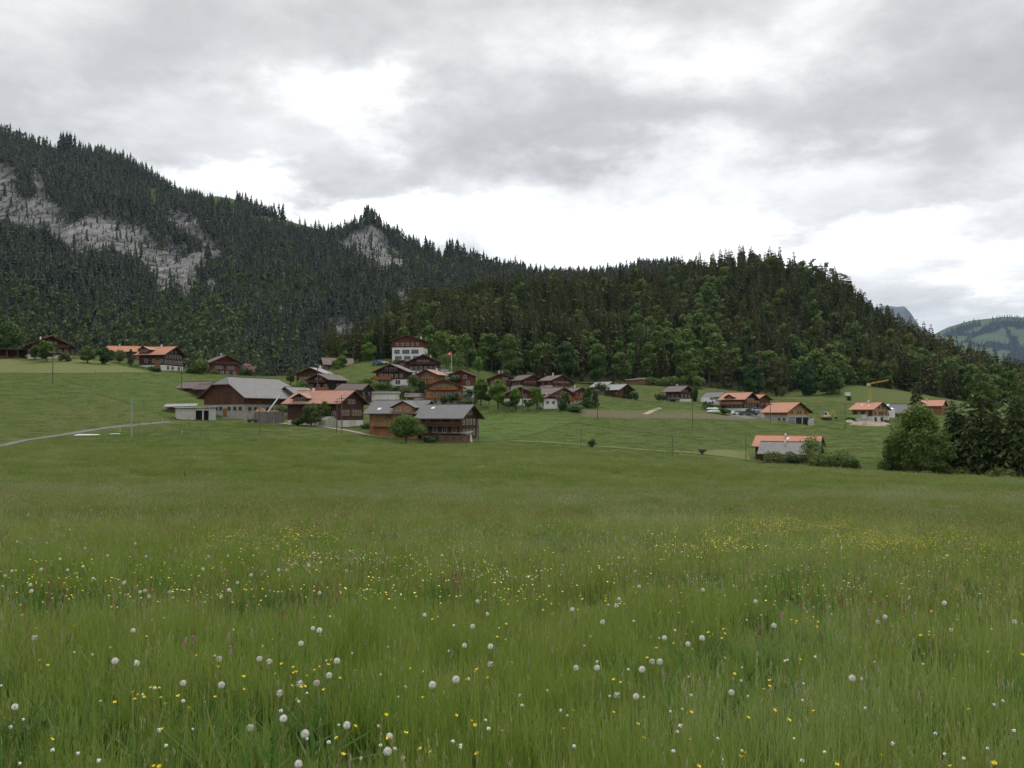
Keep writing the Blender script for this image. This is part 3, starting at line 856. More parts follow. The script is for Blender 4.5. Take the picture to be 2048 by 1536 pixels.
def trunk_mb(h, r, limbs=0, rng=None, spread=2.0, lean=0.0):
    b = MB(); b.tube([(0, 0, -1.0), (lean * .2, 0, h * .3), (lean * .6, lean * .2, h * .7), (lean, lean * .3, h)], [r * 1.25, r, r * .65, r * .18], 6)
    for k in range(limbs):
        a = rng.uniform(0, 2 * pi); z0 = h * rng.uniform(.28, .6); L = spread * rng.uniform(.6, 1)
        b.tube([(lean * .4, 0, z0), (cos(a) * L * .5, sin(a) * L * .5, z0 + L * .45), (cos(a) * L, sin(a) * L, z0 + L * rng.uniform(.6, 1.1))], [r * .5, r * .32, r * .08], 5)
    return b

BARK = mat_plain('rough_bark', (.10, .078, .06), 0.35, 3.0)
BARK_PALE = mat_plain('pale_bark', (.20, .17, .15), 0.3, 3.0)
FOL = {
 'spruce': mat_foliage('spruce_needles', (.044, .064, .017), (.112, .112, .034)),
 'spruce_mass': mat_foliage('spruce_needles_mass', (.044, .064, .017), (.112, .112, .034), 'attr'),
 'leaf': mat_foliage('forest_leaves', (.070, .125, .024), (.125, .165, .036), trans=.3),
 'leaf_mass': mat_foliage('forest_leaves_mass', (.070, .125, .024), (.135, .165, .040), 'attr', trans=.3),
 'far': mat_foliage('far_spruce_needles', (.011, .022, .009), (.060, .072, .029), 'attr', trans=.1),
 'far_leaf': mat_foliage('far_forest_leaves', (.060, .105, .022), (.115, .140, .034), 'attr', trans=.25),
 'edge': mat_foliage('wood_edge_leaves', (.075, .140, .024), (.125, .175, .034), trans=.3),
 'near_spruce': mat_foliage('near_spruce_needles', (.050, .082, .022), (.085, .110, .030)),
 'village': mat_foliage('garden_leaves', (.080, .135, .024), (.125, .175, .034), trans=.3),
 'bright': mat_foliage('fresh_maple_leaves', (.10, .19, .022), (.13, .21, .03), trans=.35),
 'deep': mat_foliage('deep_green_leaves', (.034, .080, .020), (.055, .10, .026), trans=.25),
 'olive': mat_foliage('olive_leaves', (.085, .12, .035), (.12, .145, .045), trans=.3),
 'larch': mat_foliage('larch_needles', (.075, .115, .025), (.10, .135, .03), trans=.3),
 'blossom': mat_foliage('lilac_blossom', (.36, .20, .22), (.40, .24, .24), trans=.3),
}
rng = np.random.default_rng(11)
rnd = random.Random(5)

SPRUCE_Q = [spruce_quads(rng, 22, r_, lv, nb, bare, 0, rg) for r_, lv, nb, bare, rg in ((3.9, 22, 8, .16, .35), (3.3, 20, 7, .22, .4), (4.4, 22, 8, .10, .3), (3.6, 19, 7, .30, .45), (4.2, 21, 8, .12, .5))]
PINE_Q = [np.concatenate([leaf_blob(rng, (rng.normal() * 1.6, rng.normal() * 1.6, z), (1.7, 1.7, .7), 60, .42) for z in (11.5, 12.8, 14.2, 15.6, 17, 18, 19)]) for _ in range(2)]
LEAF_Q = [broadleaf_quads(rng, h_, r_, lb, 46, .55, .10, .85, tw) for h_, r_, lb, tw in ((16, 5.0, 18, .75), (18, 4.2, 17, .5), (13, 4.6, 15, .9), (15, 3.6, 14, .6))]

def far_spruce(rng):
    Q = []
    for k, f in enumerate((.12, .3, .47, .63, .78)):
        n = 6 if k < 3 else 4; z = 22 * f; rr = 4.7 * (1 - f) ** .8 + .3
        for j in range(n):
            a = 2 * pi * j / n + rng.uniform(0, 1.2); L = rr * rng.uniform(.75, 1.2); w = L * .42; dx, dy = cos(a), sin(a)
            Q.append(((0, 0, z + 3.6), (dx * L * .7 - dy * w, dy * L * .7 + dx * w, z - .3), (dx * L, dy * L, z - 1.6 * rng.uniform(.4, 1.2)), (dx * L * .7 + dy * w, dy * L * .7 - dx * w, z - .3)))
    Q.append(((-.5, 0, 18), (.5, 0, 18), (.06, 0, 23), (-.06, 0, 23))); Q.append(((0, -.5, 18), (0, .5, 18), (0, .06, 23), (0, -.06, 23)))
    return np.array(Q)
FARS_Q = [far_spruce(rng) for _ in range(5)]
FARL_Q = [broadleaf_quads(rng, 15, 4.6, 7, 10, 1.25) for _ in range(3)]

def mass(name, temps, x, y, z, sc, rng, mats, label, trunk=True, split=None):
    """many trees as one object"""
    out = []; tint = []; mi = []
    ids = rng.integers(0, len(temps), len(x))
    for i in range(len(x)):
        q = temps[ids[i]]; a = rng.uniform(0, 2 * pi); s = sc[i]; sx = s * rng.uniform(.85, 1.15)
        c, d = cos(a) * sx, sin(a) * sx
        o = np.empty_like(q); o[..., 0] = q[..., 0] * c - q[..., 1] * d + x[i]; o[..., 1] = q[..., 0] * d + q[..., 1] * c + y[i]; o[..., 2] = q[..., 2] * s + z[i]
        out.append(o); tint.append(np.full(len(q), rng.random())); mi.append(np.zeros(len(q)))
        if trunk:
            tw = .28 * s; h = 12 * s
            tq = np.array([[(-tw, 0, -1), (tw, 0, -1), (tw * .5, 0, h), (-tw * .5, 0, h)], [(0, -tw, -1), (0, tw, -1), (0, tw * .5, h), (0, -tw * .5, h)]]) + np.array([x[i], y[i], z[i]])
            out.append(tq); tint.append([0, 0]); mi.append([1, 1])
    me = quads_mesh(name, np.concatenate(out), mats, np.concatenate(mi), np.concatenate(tint))
    return tag(link(name, me), label, kind='stuff')

def build_mountain_forest():
    rg = np.random.default_rng(3)
    px, t, x, y, z = MOUNT.scatter(7.0, -820, 1440, rg, 1.02)
    qx, qy = proj(x, y, z); px0_, X0, Y0, Z0 = px, x, y, z
    # leave out what the near hill and village hide, the cliffs and the alp
    hx = np.interp(px, HILL.crest[:, 0], HILL.crest[:, 1]); hid = (px > 700) & (qy > hx + 10)
    rock = in_any(qx, qy - 13, ROCKS); alp = in_any(qx, qy, ALP)
    keep = (~hid) & (~(rock & (rg.random(len(px)) > .05))) & (~alp) & (qy < 770)
    keep &= (fbm(x / 40, y / 40, 77) > .25) | (rg.random(len(px)) < .8)
    rock0 = rock; Q0 = qy
    x, y, z, px, t, qy = x[keep], y[keep], z[keep], px[keep], t[keep], qy[keep]
    lw = fbm(x / 70, z / 50, 13)
    low = np.clip((qy - 520) / 160, 0, 1) * np.clip((760 - px) / 300, 0, 1)
    isl = rg.random(len(x)) < np.clip((lw - .52) * 5, 0, .9) * .40 + low * np.clip((lw - .36) * 6, 0, 1) * .9
    size = np.clip(rg.normal(.66, .17, len(x)), .28, 1.1)
    mass('mountain_forest', FARS_Q, x[~isl], y[~isl], z[~isl], size[~isl], rg, [FOL['far'], BARK], 'dark spruce forest covering the far mountain side', trunk=False)
    mass('mountain_leaf_trees', FARL_Q, x[isl], y[isl], z[isl], size[isl] * 1.15, rg, [FOL['far_leaf'], BARK], 'lighter green leafy trees mixed into the mountain forest', trunk=False)
    k2 = rock0 & (Q0 < 770) & (rg.random(len(px0_)) < .35)
    mass('cliff_shrubs', FARS_Q, X0[k2], Y0[k2], Z0[k2], rg.uniform(.14, .42, k2.sum()), rg, [FOL['far'], BARK], 'small dark spruces and shrubs rooted in the pale cliffs', trunk=False)
    # standout clumps on the skyline
    sx, sy, sz, ss = [], [], [], []
    for cx, n, s in ((122, 16, 1.5), (735, 16, 1.05), (905, 12, 1.2), (560, 5, 1.2), (860, 8, 1.1), (1345, 10, .9)):
        for _ in range(n):
            p = cx + rg.normal() * 9; X, Y, Z = MOUNT.height(np.array([p]), np.array([rg.uniform(.985, 1.0)])); sx.append(X[0]); sy.append(Y[0]); sz.append(Z[0]); ss.append(s * rg.uniform(.85, 1.15))
    mass('skyline_spruces', FARS_Q, sx, sy, sz, ss, rg, [FOL['far'], BARK], 'clumps of tall spruces standing on the mountain skyline', trunk=False)
build_mountain_forest()

def build_far_woods():
    rg = np.random.default_rng(8)
    px, t, x, y, z = FAR.scatter(30, 1860, 2300, rg)
    qx, qy = proj(x, y, z); k = in_any(qx, qy, WOODS, 3)
    mass('far_copses', FARS_Q, x[k], y[k], z[k], rg.uniform(.9, 1.5, k.sum()), rg, [FOL['far'], BARK], 'dark copses on the distant hills', trunk=False)
build_far_woods()

# template meshes for the trees that stand as objects
def q_mesh(name, q, mat): return quads_mesh(name, q, [mat])
SPRUCE_ME = [q_mesh('spruce_crown', q, FOL['spruce']) for q in SPRUCE_Q]
PINE_ME = [q_mesh('pine_crown', q, FOL['spruce']) for q in PINE_Q]
LEAF_ME = [q_mesh('leafy_crown', q, FOL['leaf']) for q in LEAF_Q]
LEAF_ME2 = [q_mesh('leafy_crown', q, FOL['edge']) for q in LEAF_Q]
TRUNK_ME = [trunk_mb(19, .26).mesh('trunk', BARK), trunk_mb(21, .22).mesh('trunk', BARK_PALE)]
LTRUNK_ME = [trunk_mb(11, .3, 4, rnd, 3).mesh('trunk', BARK), trunk_mb(12, .26, 3, rnd, 3).mesh('trunk', BARK)]

def plant(kind, crown_me, trunk_me, loc, s, rz, label, cat, group=None, sx=None):
    e = empty(kind, loc, rz, label, cat, group)
    e.scale = (sx or s, sx or s, s)
    link('crown', crown_me, e); link('trunk', trunk_me, e)
    return e

def build_hill_forest():
    rg = np.random.default_rng(21)
    px, t, x, y, z = HILL.scatter(5.6, 640, 2330, rg, 1.08)
    k = t > 0.015
    px, t, x, y, z = px[k], t[k], x[k], y[k], z[k]
    n = len(px)
    lw = fbm(x / 30, y / 30, 61)
    pl = np.clip(.30 + (lw - .5) * 3.0, .03, .9) * np.where(px < 1450, 1.0, .55) * np.clip(1.7 - t * 1.4, .35, 1.6) + np.where((t < .10), .38, 0)
    isl = rg.random(n) < pl
    size = np.clip(rg.normal(.90, .15, n), .5, 1.2) * np.where(t < .05, .85, 1) * np.where(t > .85, .84, 1)
    lsize = np.clip(rg.normal(.95, .22, n), .5, 1.35)
    # the nearest trees along the foot of the wood, in view, stand as single trees
    inview = (px > 690) & (px < 2050)
    order = np.argsort(t * 200 + np.abs(px - 1350) * .004)
    single = np.zeros(n, bool); cs = cl = 0
    for i in order:
        if not inview[i]: continue
        if isl[i] and cl < 150: single[i] = True; cl += 1
        elif not isl[i] and cs < 240: single[i] = True; cs += 1
        if cl >= 150 and cs >= 240: break
    zones = [(690, 'on the wooded spur left of the white school'), (790, 'above the white school'), (900, 'above the red flag'), (1000, 'behind the row of brown-roofed chalets'),
             (1150, 'above the two grey-roofed barns'), (1240, 'behind the long stacks of firewood'), (1320, 'above the lone brown-roofed chalet'), (1420, 'behind the orange-roofed farm with red annex'),
             (1530, 'above the new barn with orange roof'), (1640, 'between the new barn and the yellow crane'), (1735, 'behind the yellow crane'), (1820, 'above the far orange roof'), (1900, 'on the right-hand end of the wooded hill')]
    def zone(p):
        r = zones[0][1]
        for a, b in zones:
            if p >= a: r = b
        return r
    for i in np.where(single)[0]:
        edge = 'wood edge' if t[i] < .07 else 'inside the wood'
        if isl[i]:
            v = rg.integers(0, 4)
            plant('leafy_tree', (LEAF_ME2 if t[i] < .10 else LEAF_ME)[v], LTRUNK_ME[v % 2], (x[i], y[i], z[i]), lsize[i], rg.uniform(0, 6.28), f'leafy tree at the {edge} {zone(px[i])}' if t[i] < .07 else f'leafy tree {edge} {zone(px[i])}', 'leafy tree', 'leafy trees of the wooded hill')
        else:
            v = rg.integers(0, 5)
            plant('spruce_tree', SPRUCE_ME[v], TRUNK_ME[v % 2], (x[i], y[i], z[i]), size[i], rg.uniform(0, 6.28), f'dark spruce at the {edge} {zone(px[i])}' if t[i] < .07 else f'dark spruce {edge} {zone(px[i])}', 'spruce', 'spruces of the wooded hill')
    r = ~single
    a = r & ~isl; b = r & isl
    mass('hill_spruce_forest', SPRUCE_Q, x[a], y[a], z[a], size[a], rg, [FOL['spruce_mass'], BARK_PALE], 'spruces massed over the upper slopes of the wooded hill')
    mass('hill_leafy_forest', LEAF_Q, x[b], y[b], z[b], lsize[b] * .95, rg, [FOL['leaf_mass'], BARK], 'leafy trees scattered through the upper wooded hill')
    px, t, x, y, z = HILL.scatter(3.2, 640, 2330, rg, .10)
    t_ok = rg.random(len(px)) < .6
    px, x, y, z = px[t_ok], x[t_ok], y[t_ok], z[t_ok]
    mass('undergrowth', LEAF_Q[2:3], x, y, z - .6, rg.uniform(.10, .30, len(x)), rg, [FOL['leaf_mass'], BARK], 'bushy undergrowth along the foot of the wooded hill', trunk=False)
    # pines with flat tops on the right shoulder of the crest
    for p, tt, s in ((1628, .98, .95), (1655, .985, 1.0), (1668, 1.0, .9), (1688, .99, .95), (1700, 1.0, .8)):
        X, Y, Z = HILL.height(np.array([p]), np.array([tt]))
        plant('pine_tree', PINE_ME[int(p) % 2], TRUNK_ME[0], (X[0], Y[0], Z[0]), s, p, 'flat-topped pine standing out on the right shoulder of the hill crest', 'pine', 'pines on the hill crest')
build_hill_forest()

# ------------------------------------------------------------------ houses
FACE_ROT = {'F': 0.0, 'R': pi / 2, 'B': pi, 'L': -pi / 2}
WIN_CACHE = {}
def window_meshes(w, h, frame, shutter):
    k = (round(w, 2), round(h, 2), frame, shutter)
    if k not in WIN_CACHE:
        b = MB(); t = min(.075, w * .09); d0, d1 = -0.07, 0.12
        b.box(-w / 2 - t, w / 2 + t, d0, d1, h, h + t); b.box(-w / 2 - t, w / 2 + t, d0 - .04, d1, -t, 0)
        b.box(-w / 2 - t, -w / 2, d0, d1, 0, h); b.box(w / 2, w / 2 + t, d0, d1, 0, h)
        if w > .6: b.box(-t * .3, t * .3, d0 + .02, d1, 0, h)
        if w > 1.7:
            for s in (-1, 1): b.box(s * w / 4 - t * .3, s * w / 4 + t * .3, d0 + .02, d1, 0, h)
        if h > 1.0: b.box(-w / 2, w / 2, d0 + .025, d1, h * .62, h * .62 + t * .5)
        pane = MB().box(-w / 2, w / 2, -0.02, .1, 0, h)
        sh = None
        if shutter:
            sh = []
            for s in (-1, 1):
                m = MB(); x0 = s * (w / 2 + t + .02); x1 = s * (w / 2 + t + w * .42); a, c = min(x0, x1), max(x0, x1)
                m.box(a, c, -.09, .0, 0, h)
                for q in range(4): m.box(a + .03, c - .03, -.11, -.09, h * (.1 + .22 * q), h * (.16 + .22 * q))
                sh.append(m.mesh('shutter', M_[shutter]))
        WIN_CACHE[k] = (b.mesh('window', M_[frame]), pane.mesh('pane', M_['glass']), sh)
    return WIN_CACHE[k]

def house(key, name, label, cat, roof, wall, base='white', wins=(), balcs=(), chims=(), dorms=(), hip=0, group=None, gable=None, doors=(), lights=()):
    px, py, D, yaw, W, L, hb, hw, pitch, ov = HS[key]
    p = at(px, py, D); e = empty(name, p, R(yaw) - math.atan2(px - 1024, F), label, cat, group)
    T = tan(R(pitch)); top = hb + hw; rise = W / 2 * T; zr = top + rise + .27; xe = W / 2 + ov; ye = L / 2 + ov * .9; ze = zr - xe * T
    w2, l2 = W / 2, L / 2
    if hb > 0.01:
        MB().box(-w2 + .06, w2 - .06, -l2 + .06, l2 - .06, -3.5, hb).build('foundation', M_[base], e)
    z0 = hb if hb > .01 else -3.5
    b = MB()
    if hip:
        a = hip / T * .98; prof = [(-w2, z0), (w2, z0), (w2, top), (a, top + rise - hip), (-a, top + rise - hip), (-w2, top)]
    else: prof = [(-w2, z0), (w2, z0), (w2, top), (0, top + rise), (-w2, top)]
    b.prism([(x, -l2, z) for x, z in prof], (0, L, 0)); b.build('wall', M_[wall], e)
    if gable:      # a differently boarded gable field
        g = MB().prism([(-w2 + .15, -l2 - .05, top), (w2 - .15, -l2 - .05, top), (0, -l2 - .05, top + rise - .1)], (0, .05, 0)); g.build('gable_boards', M_[gable], e)
    b = MB(); t = .24
    if hip:
        a = hip / T; hl = hip / tan(R(42))
        y0, y1 = -ye, ye
        A = (-xe, y0, ze); B = (-a, y0, zr - hip); C = (a, y0, zr - hip); Dd = (xe, y0, ze); R0 = (0, y0 + hl, zr); R1 = (0, y1 - hl, zr)
        A2 = (-xe, y1, ze); B2 = (-a, y1, zr - hip); C2 = (a, y1, zr - hip); D2 = (xe, y1, ze)
        b.sheet([[A, B, R0, R1, B2, A2], [C, Dd, D2, C2, R1, R0], [B, C, R0], [C2, B2, R1]], t, 0, 1)
        b.box(-.12, .12, y0 + hl, y1 - hl, zr - .02, zr + .10)
    else:
        b.sheet([[(-xe, -ye, ze), (0, -ye, zr), (0, ye, zr), (-xe, ye, ze)], [(0, -ye, zr), (xe, -ye, ze), (xe, ye, ze), (0, ye, zr)]], t, 0, 1)
        b.box(-.14, .14, -ye - .01, ye + .01, zr - .05, zr + .08)
    ro = b.build('roof', [M_[roof], M_['r_edge']], e)
    # purlin ends and bargeboards under the overhang
    b = MB()
    for s in (-1, -.5, 0, .5, 1):
        if hip and abs(s) < .6: continue
        x = s * (w2 - .12); zz = zr - .3 - abs(x) * T
        b.box(x - .1, x + .1, -ye + .12, ye - .12, zz - .2, zz)
    if not hip:
        for s in (-1, 1):
            for yy in (-ye - .045, ye):
                x1 = s * xe; q = [(0, yy, zr - .02), (x1, yy, ze - .02), (x1, yy, ze - .32), (0, yy, zr - .32)]
                b.prism(q if s > 0 else q[::-1], (0, .045, 0))
    b.build('purlins', M_['trim'], e)
    for (cx, cy, cw, ch) in chims:
        cw *= .72; ch *= .7
        zt = zr - abs(cx) * T
        c = MB().box(cx - cw / 2, cx + cw / 2, cy - cw / 2, cy + cw / 2, zt - .8, zt + ch)
        c.box(cx - cw / 2 - .1, cx + cw / 2 + .1, cy - cw / 2 - .1, cy + cw / 2 + .1, zt + ch + .001, zt + ch + .12)
        c.box(cx - cw / 3, cx + cw / 3, cy - cw / 3, cy + cw / 3, zt + ch + .12, zt + ch + .4)
        c.build('chimney', M_['white'], ro)
    for (side, yy, f, w_, h_) in lights:   # skylights lying in the roof
        s = -1 if side == 'L' else 1; x0 = s * xe * f; z_ = zr - abs(x0) * T
        c = MB(); x1 = x0 + s * h_ * cos(R(pitch)); z2 = z_ - h_ * sin(R(pitch)); q = [(x0, yy, z_ + .02), (x0, yy + w_, z_ + .02), (x1, yy + w_, z2 + .02), (x1, yy, z2 + .02)]
        c.prism(q if s < 0 else q[::-1], (0, 0, .1)); sk = c.build('skylight', M_['frame'], ro)
        c = MB(); g = .12; q = [(x0 + s * g, yy + g, z_ + .125 - g * T), (x0 + s * g, yy + w_ - g, z_ + .125 - g * T), (x1 - s * g, yy + w_ - g, z2 + .125 + g * T), (x1 - s * g, yy + g, z2 + .125 + g * T)]
    def place(face, u, z, out=0.0):
        y = {'F': (u, -l2 - out, z), 'B': (u, l2 + out, z), 'L': (-w2 - out, u, z), 'R': (w2 + out, u, z)}[face]
        return y
    for r in wins:
        face, z, us, w, h = r[:5]; fr = r[5] if len(r) > 5 and r[5] else 'frame'; sh = r[6] if len(r) > 6 else None
        fm, pm, sm = window_meshes(w, h, fr, sh)
        for u in us:
            o = link('window', fm, e, place(face, u, z), FACE_ROT[face]); link('pane', pm, o)
            if sm:
                for s in sm: link('shutter', s, o)
    for r in doors:
        face, u, z, w, h, mt = r
        b = MB().box(-w / 2, w / 2, -.06, .1, 0, h)
        for k in range(3): b.box(-w / 2 + .08 + k * w / 3, -w / 2 + w / 3 - .08 + k * w / 3, -.08, -.06, h * .12, h * .88)
        link('door', b.mesh('door', M_[mt]), e, place(face, u, z), FACE_ROT[face])
    for r in balcs:
        face, u0, u1, z, dp, mt = r[:6]; rh = r[6] if len(r) > 6 else 1.0
        b = MB(); b.box(u0, u1, -dp, 0, -.15, 0); b.box(u0, u1, -dp - .05, -dp, rh - .1, rh); n = max(3, int((u1 - u0) / .22))
        for k in range(n):
            x = u0 + (u1 - u0) * k / n; b.box(x + .015, x + (u1 - u0) / n - .02, -dp - .02, -dp + .01, .02, rh - .1)
        for x in (u0, u1 - .05): b.box(x, x + .05, -dp, 0, .05, rh)
        for x in (u0 + .3, u1 - .4): b.box(x, x + .14, -dp + .1, 0, -.38, -.15)
        if face in 'LB': pass
        link('balcony', b.mesh('balcony', M_[mt]), e, place(face, 0, z), FACE_ROT[face])
    for r in dorms:
        side, yc, wd, zdr, proj_, dw = r[:6]
        s = -1 if side == 'L' else 1
        zd = zr - zdr; Td = tan(R(27)); ze_d = zd - wd * Td; xf = w2 + proj_
        xb = (zr - zd) / T; xeb = max((zr - ze_d) / T, xb)
        P = lambda x, y, z: (s * x, y, z + .06)
        fr = [[P(xf, yc - wd, ze_d), P(xf, yc, zd), P(xb, yc, zd), P(min(xeb, xf), yc - wd, ze_d)], [P(xf, yc, zd), P(xf, yc + wd, ze_d), P(min(xeb, xf), yc + wd, ze_d), P(xb, yc, zd)]]
        if s > 0: fr = [q[::-1] for q in fr]
        fr = [q[::-1] for q in fr] if s > 0 else fr
        # orientation: make both faces look up
        up = []
        for q in fr:
            a, b_, c = (np.array(q[0]), np.array(q[1]), np.array(q[2])); n_ = np.cross(b_ - a, c - a)
            up.append(q if n_[2] > 0 else q[::-1])
        ww = wd * .8; xw = xf - .55; zb = top - (0.0 if dw != 'honey' else 2.0); zb = min(zb, ze_d - .4)
        pr = [(s * xw, yc - ww, zb), (s * xw, yc + ww, zb), (s * xw, yc + ww, zd - .25 - ww * Td), (s * xw, yc, zd - .25), (s * xw, yc - ww, zd - .25 - ww * Td)]
        d = MB().prism(pr, (-s * (xw - xb - .1), 0, 0)).build('dormer', M_[dw], e)
        MB().sheet(up, .18, 0, 1).build('dormer_roof', [M_[roof], M_['r_edge']], d)
        fm, pm, sm = window_meshes(min(1.1, ww * .9), .9, 'frame', None)
        for u in ([-ww * .45, ww * .45] if ww > 1.3 else [0]):
            zz = (ze_d + zb) / 2 - .1
            o = link('window', fm, d, (s * xw, yc + u, max(zb + .1, ze_d - .75)), FACE_ROT[side])
    return e

def row(a, b, n): return list(np.linspace(a, b, n))

house('front_right', 'chalet', 'dark wooden chalet with plain grey roof and lean-to woodshed, nearest house', 'chalet', 'r_grey', 'dark', 'white',
      wins=[('F', 3.3, row(-3.6, 3.6, 4), .8, 1.25, None, 'shutter'), ('F', 5.6, row(-1.8, 1.8, 3), .7, 1.0), ('F', .8, row(-3.4, 3.4, 4), .8, 1.3), ('L', 1.6, row(-3.4, 3.6, 4), .9, 1.2), ('L', 3.9, row(-3, 3, 3), .8, .8)],
      balcs=[('L', -4.5, 4.6, 3.0, 1.2, 'dark')], lights=[('L', 3.0, .22, .8, 1.1)])
house('front_left', 'chalet', 'pale boarded house with grey roof and wide timber cross gable, joined to the nearest chalet', 'chalet', 'r_grey', 'honey', 'white',
      wins=[('L', 2.6, row(-3.5, 1.4, 3), 1.0, 1.2), ('B', 2.6, row(-3, 3, 3), 1.0, 1.2)], dorms=[('L', -2.6, 3.1, .35, 1.3, 'honey')], doors=[('L', 4.5, .0, 2.2, 2.2, 'tan'), ('L', -4.2, 0, 1.1, 2.1, 'trim')],
      lights=[('L', 3.6, .62, .8, 1.2)], balcs=[('L', -5.2, -.2, 2.5, 1.1, 'honey')])
house('farmhouse', 'farmhouse', 'dark farmhouse with weathered terracotta roof and eyebrow dormer, right of the long barn', 'farmhouse', 'r_terra', 'dark', 'cream',
      wins=[('F', 2.5, row(-4.4, -1.6, 3), .75, 1.25, None, 'tan'), ('F', 2.5, row(.8, 4.4, 4), .75, 1.25, None, 'tan'), ('F', 5.4, row(-1.2, 1.2, 3), .7, 1.0, None, 'tan'), ('L', 2.2, row(-6, -1, 4), .9, 1.2)],
      dorms=[('L', 3.6, 2.5, .9, .6, 'black')], chims=[(-.9, 3.2, .8, .8), (.8, 5.8, .6, .7)], doors=[('L', 1.4, .4, 1.1, 2.1, 'railing'), ('F', -2.6, -.9, 2.6, 1.9, 'white'), ('F', 3.4, -.9, 2.2, 1.9, 'white')])
house('barn', 'barn', 'huge barn with half-hipped weathered grey shingle roof over masonry stable walls', 'barn', 'r_barn', 'barnwood', 'grey',
      wins=[('F', 1.7, row(-6.4, -1.2, 4), .9, .8, 'trim'), ('F', 1.7, [2.0, 4.2, 6.2], .9, .8, 'trim'), ('R', 1.6, row(-9, 9, 9), .9, .8, 'trim')], hip=2.2,
      doors=[('F', 1.2, 3.4, 2.6, 3.2, 'dark'), ('F', -3.2, 3.4, 2.2, 2.8, 'barnwood'), ('R', -5.0, 0, 1.2, 2.2, 'trim'), ('F', .4, 0, 1.3, 2.2, 'railing')], balcs=[])
house('barn_annex', 'barn', 'lower grey-roofed barn annex between the huge barn and the farmhouse', 'barn', 'r_barn', 'greywood', 'grey', wins=[('R', 2.6, row(-2.6, 2.6, 3), .9, .8)])
house('brown_barn', 'barn', 'low field barn with faded brown roof, left behind the huge barn', 'barn', 'r_purple', 'dark', wins=[('F', .9, [0], .8, .7)], doors=[('L', 0, 0, 2.4, 2.0, 'trim')])
house('brown_barn_low', 'barn', 'small barn with darker brown roof tucked against the huge barn', 'barn', 'r_brown', 'dark', doors=[('L', 0, 0, 2.0, 1.8, 'trim')])
house('tall_chalet', 'chalet', 'red-brown chalet standing alone on the grassy rise above the huge barn', 'chalet', 'r_purple', 'red', 'red',
      wins=[('F', 2.1, row(-3.6, -1.5, 3), .75, 1.1), ('F', 2.1, row(.8, 3.0, 4), .65, 1.1), ('F', .1, [-1.4, .6, 3.3], .9, 1.1, 'white')], balcs=[('F', -4.6, 4.6, 4.0, .9, 'dark', .7)], chims=[(.1, 1.5, .5, .9)])
house('orange_farm', 'farmhouse', 'big dark chalet with orange tiled roof and side dormer on the left rise', 'farmhouse', 'r_orange', 'dark', 'white',
      wins=[('F', 1.7, row(-4.8, 4.8, 7), .75, 1.15), ('F', 3.9, row(-4.2, 4.2, 6), .7, 1.0), ('F', 5.6, row(-1.2, 1.2, 2), .6, .8), ('F', -.3, [-3.4, -.6, 3.2], 1.4, 1.1, 'white'), ('L', 2.0, row(-4, 2, 3), .9, 1.1)],
      dorms=[('L', 2.6, 2.4, .4, 1.0, 'dark')], chims=[(-.7, -.4, .6, .8)], doors=[('L', -2.4, 0.2, 2.2, 2.6, 'tan')])
house('orange_rear', 'farmhouse', 'long plain orange roof showing behind the fruit trees on the left rise', 'farmhouse', 'r_bright', 'red', 'white', wins=[('L', 1.0, row(-4, 4, 4), .8, .9)], chims=[(-.6, 1.5, .5, .6)])
house('ridge_chalet', 'chalet', 'wide dark chalet at the far left crest beside an open carport', 'chalet', 'r_orange', 'dark', 'cream',
      wins=[('F', 1.8, row(-4.8, 4.8, 6), .8, 1.1), ('F', 4.4, row(-1.5, 1.5, 3), .7, .9), ('F', 0, [-5.2, -3.9], .9, 1.2, 'white'), ('F', 0, [4.6], .6, 1.6, 'white')], balcs=[('F', -5.6, 5.6, 3.4, 1.2, 'dark')], chims=[(-2.2, 1.0, .6, .8)])
house('light_roof', 'chalet', 'dark chalet with silvery grey roof, rear of the pair by the tall pole', 'chalet', 'r_silver', 'dark', 'dark',
      wins=[('F', 2.2, row(-3.4, 3.4, 6), .75, 1.15, None, None)], chims=[(0, 3.6, .8, .9)])
house('corner_chalet', 'chalet', 'blackened chalet with brown roof and balcony, front of the pair by the tall pole', 'chalet', 'r_brown', 'black', 'dark',
      wins=[('F', 1.0, row(-3.0, 3.0, 3), 1.1, 1.3), ('F', 3.6, row(-1, 1, 2), .7, .8), ('R', 1.6, [0], .8, .9)], balcs=[('F', -4.3, 4.3, .5, 1.2, 'railing', .9), ('F', -4, 3.6, 3.0, 1.0, 'dark', .8)], chims=[(.6, .5, .9, .8)])
house('brown_small', 'barn', 'small dark barn with brown roof behind the terracotta farmhouse', 'barn', 'r_brown', 'black', wins=[('F', 2.4, row(-2, 2, 2), .6, .7)], doors=[('F', -1.6, 0, 1.4, 2.1, 'tan')])
house('long_brown', 'chalet', 'long brown-roofed house side-on behind a leafy tree, below the wood', 'chalet', 'r_purple', 'red', wins=[('R', 1.0, row(-5, 5, 5), .8, .9), ('F', 1.4, [0], .8, 1.0)])
house('school', 'school_house', 'large house with white lower storeys, strip windows and red wooden top, highest in the village', 'school house', 'r_brown', 'red', 'white',
      wins=[('F', 3.2, [-4.1], 2.1, 1.5), ('F', 3.2, [-.6, 3.0], 2.8, 1.5), ('F', .9, [-3.6, 0, 3.6], 2.6, 1.3), ('F', 6.4, row(-4, 4, 5), .9, .9), ('R', 3.2, [0], .9, 1.2)], chims=[(4.6, -1.0, .8, .9)], balcs=[])
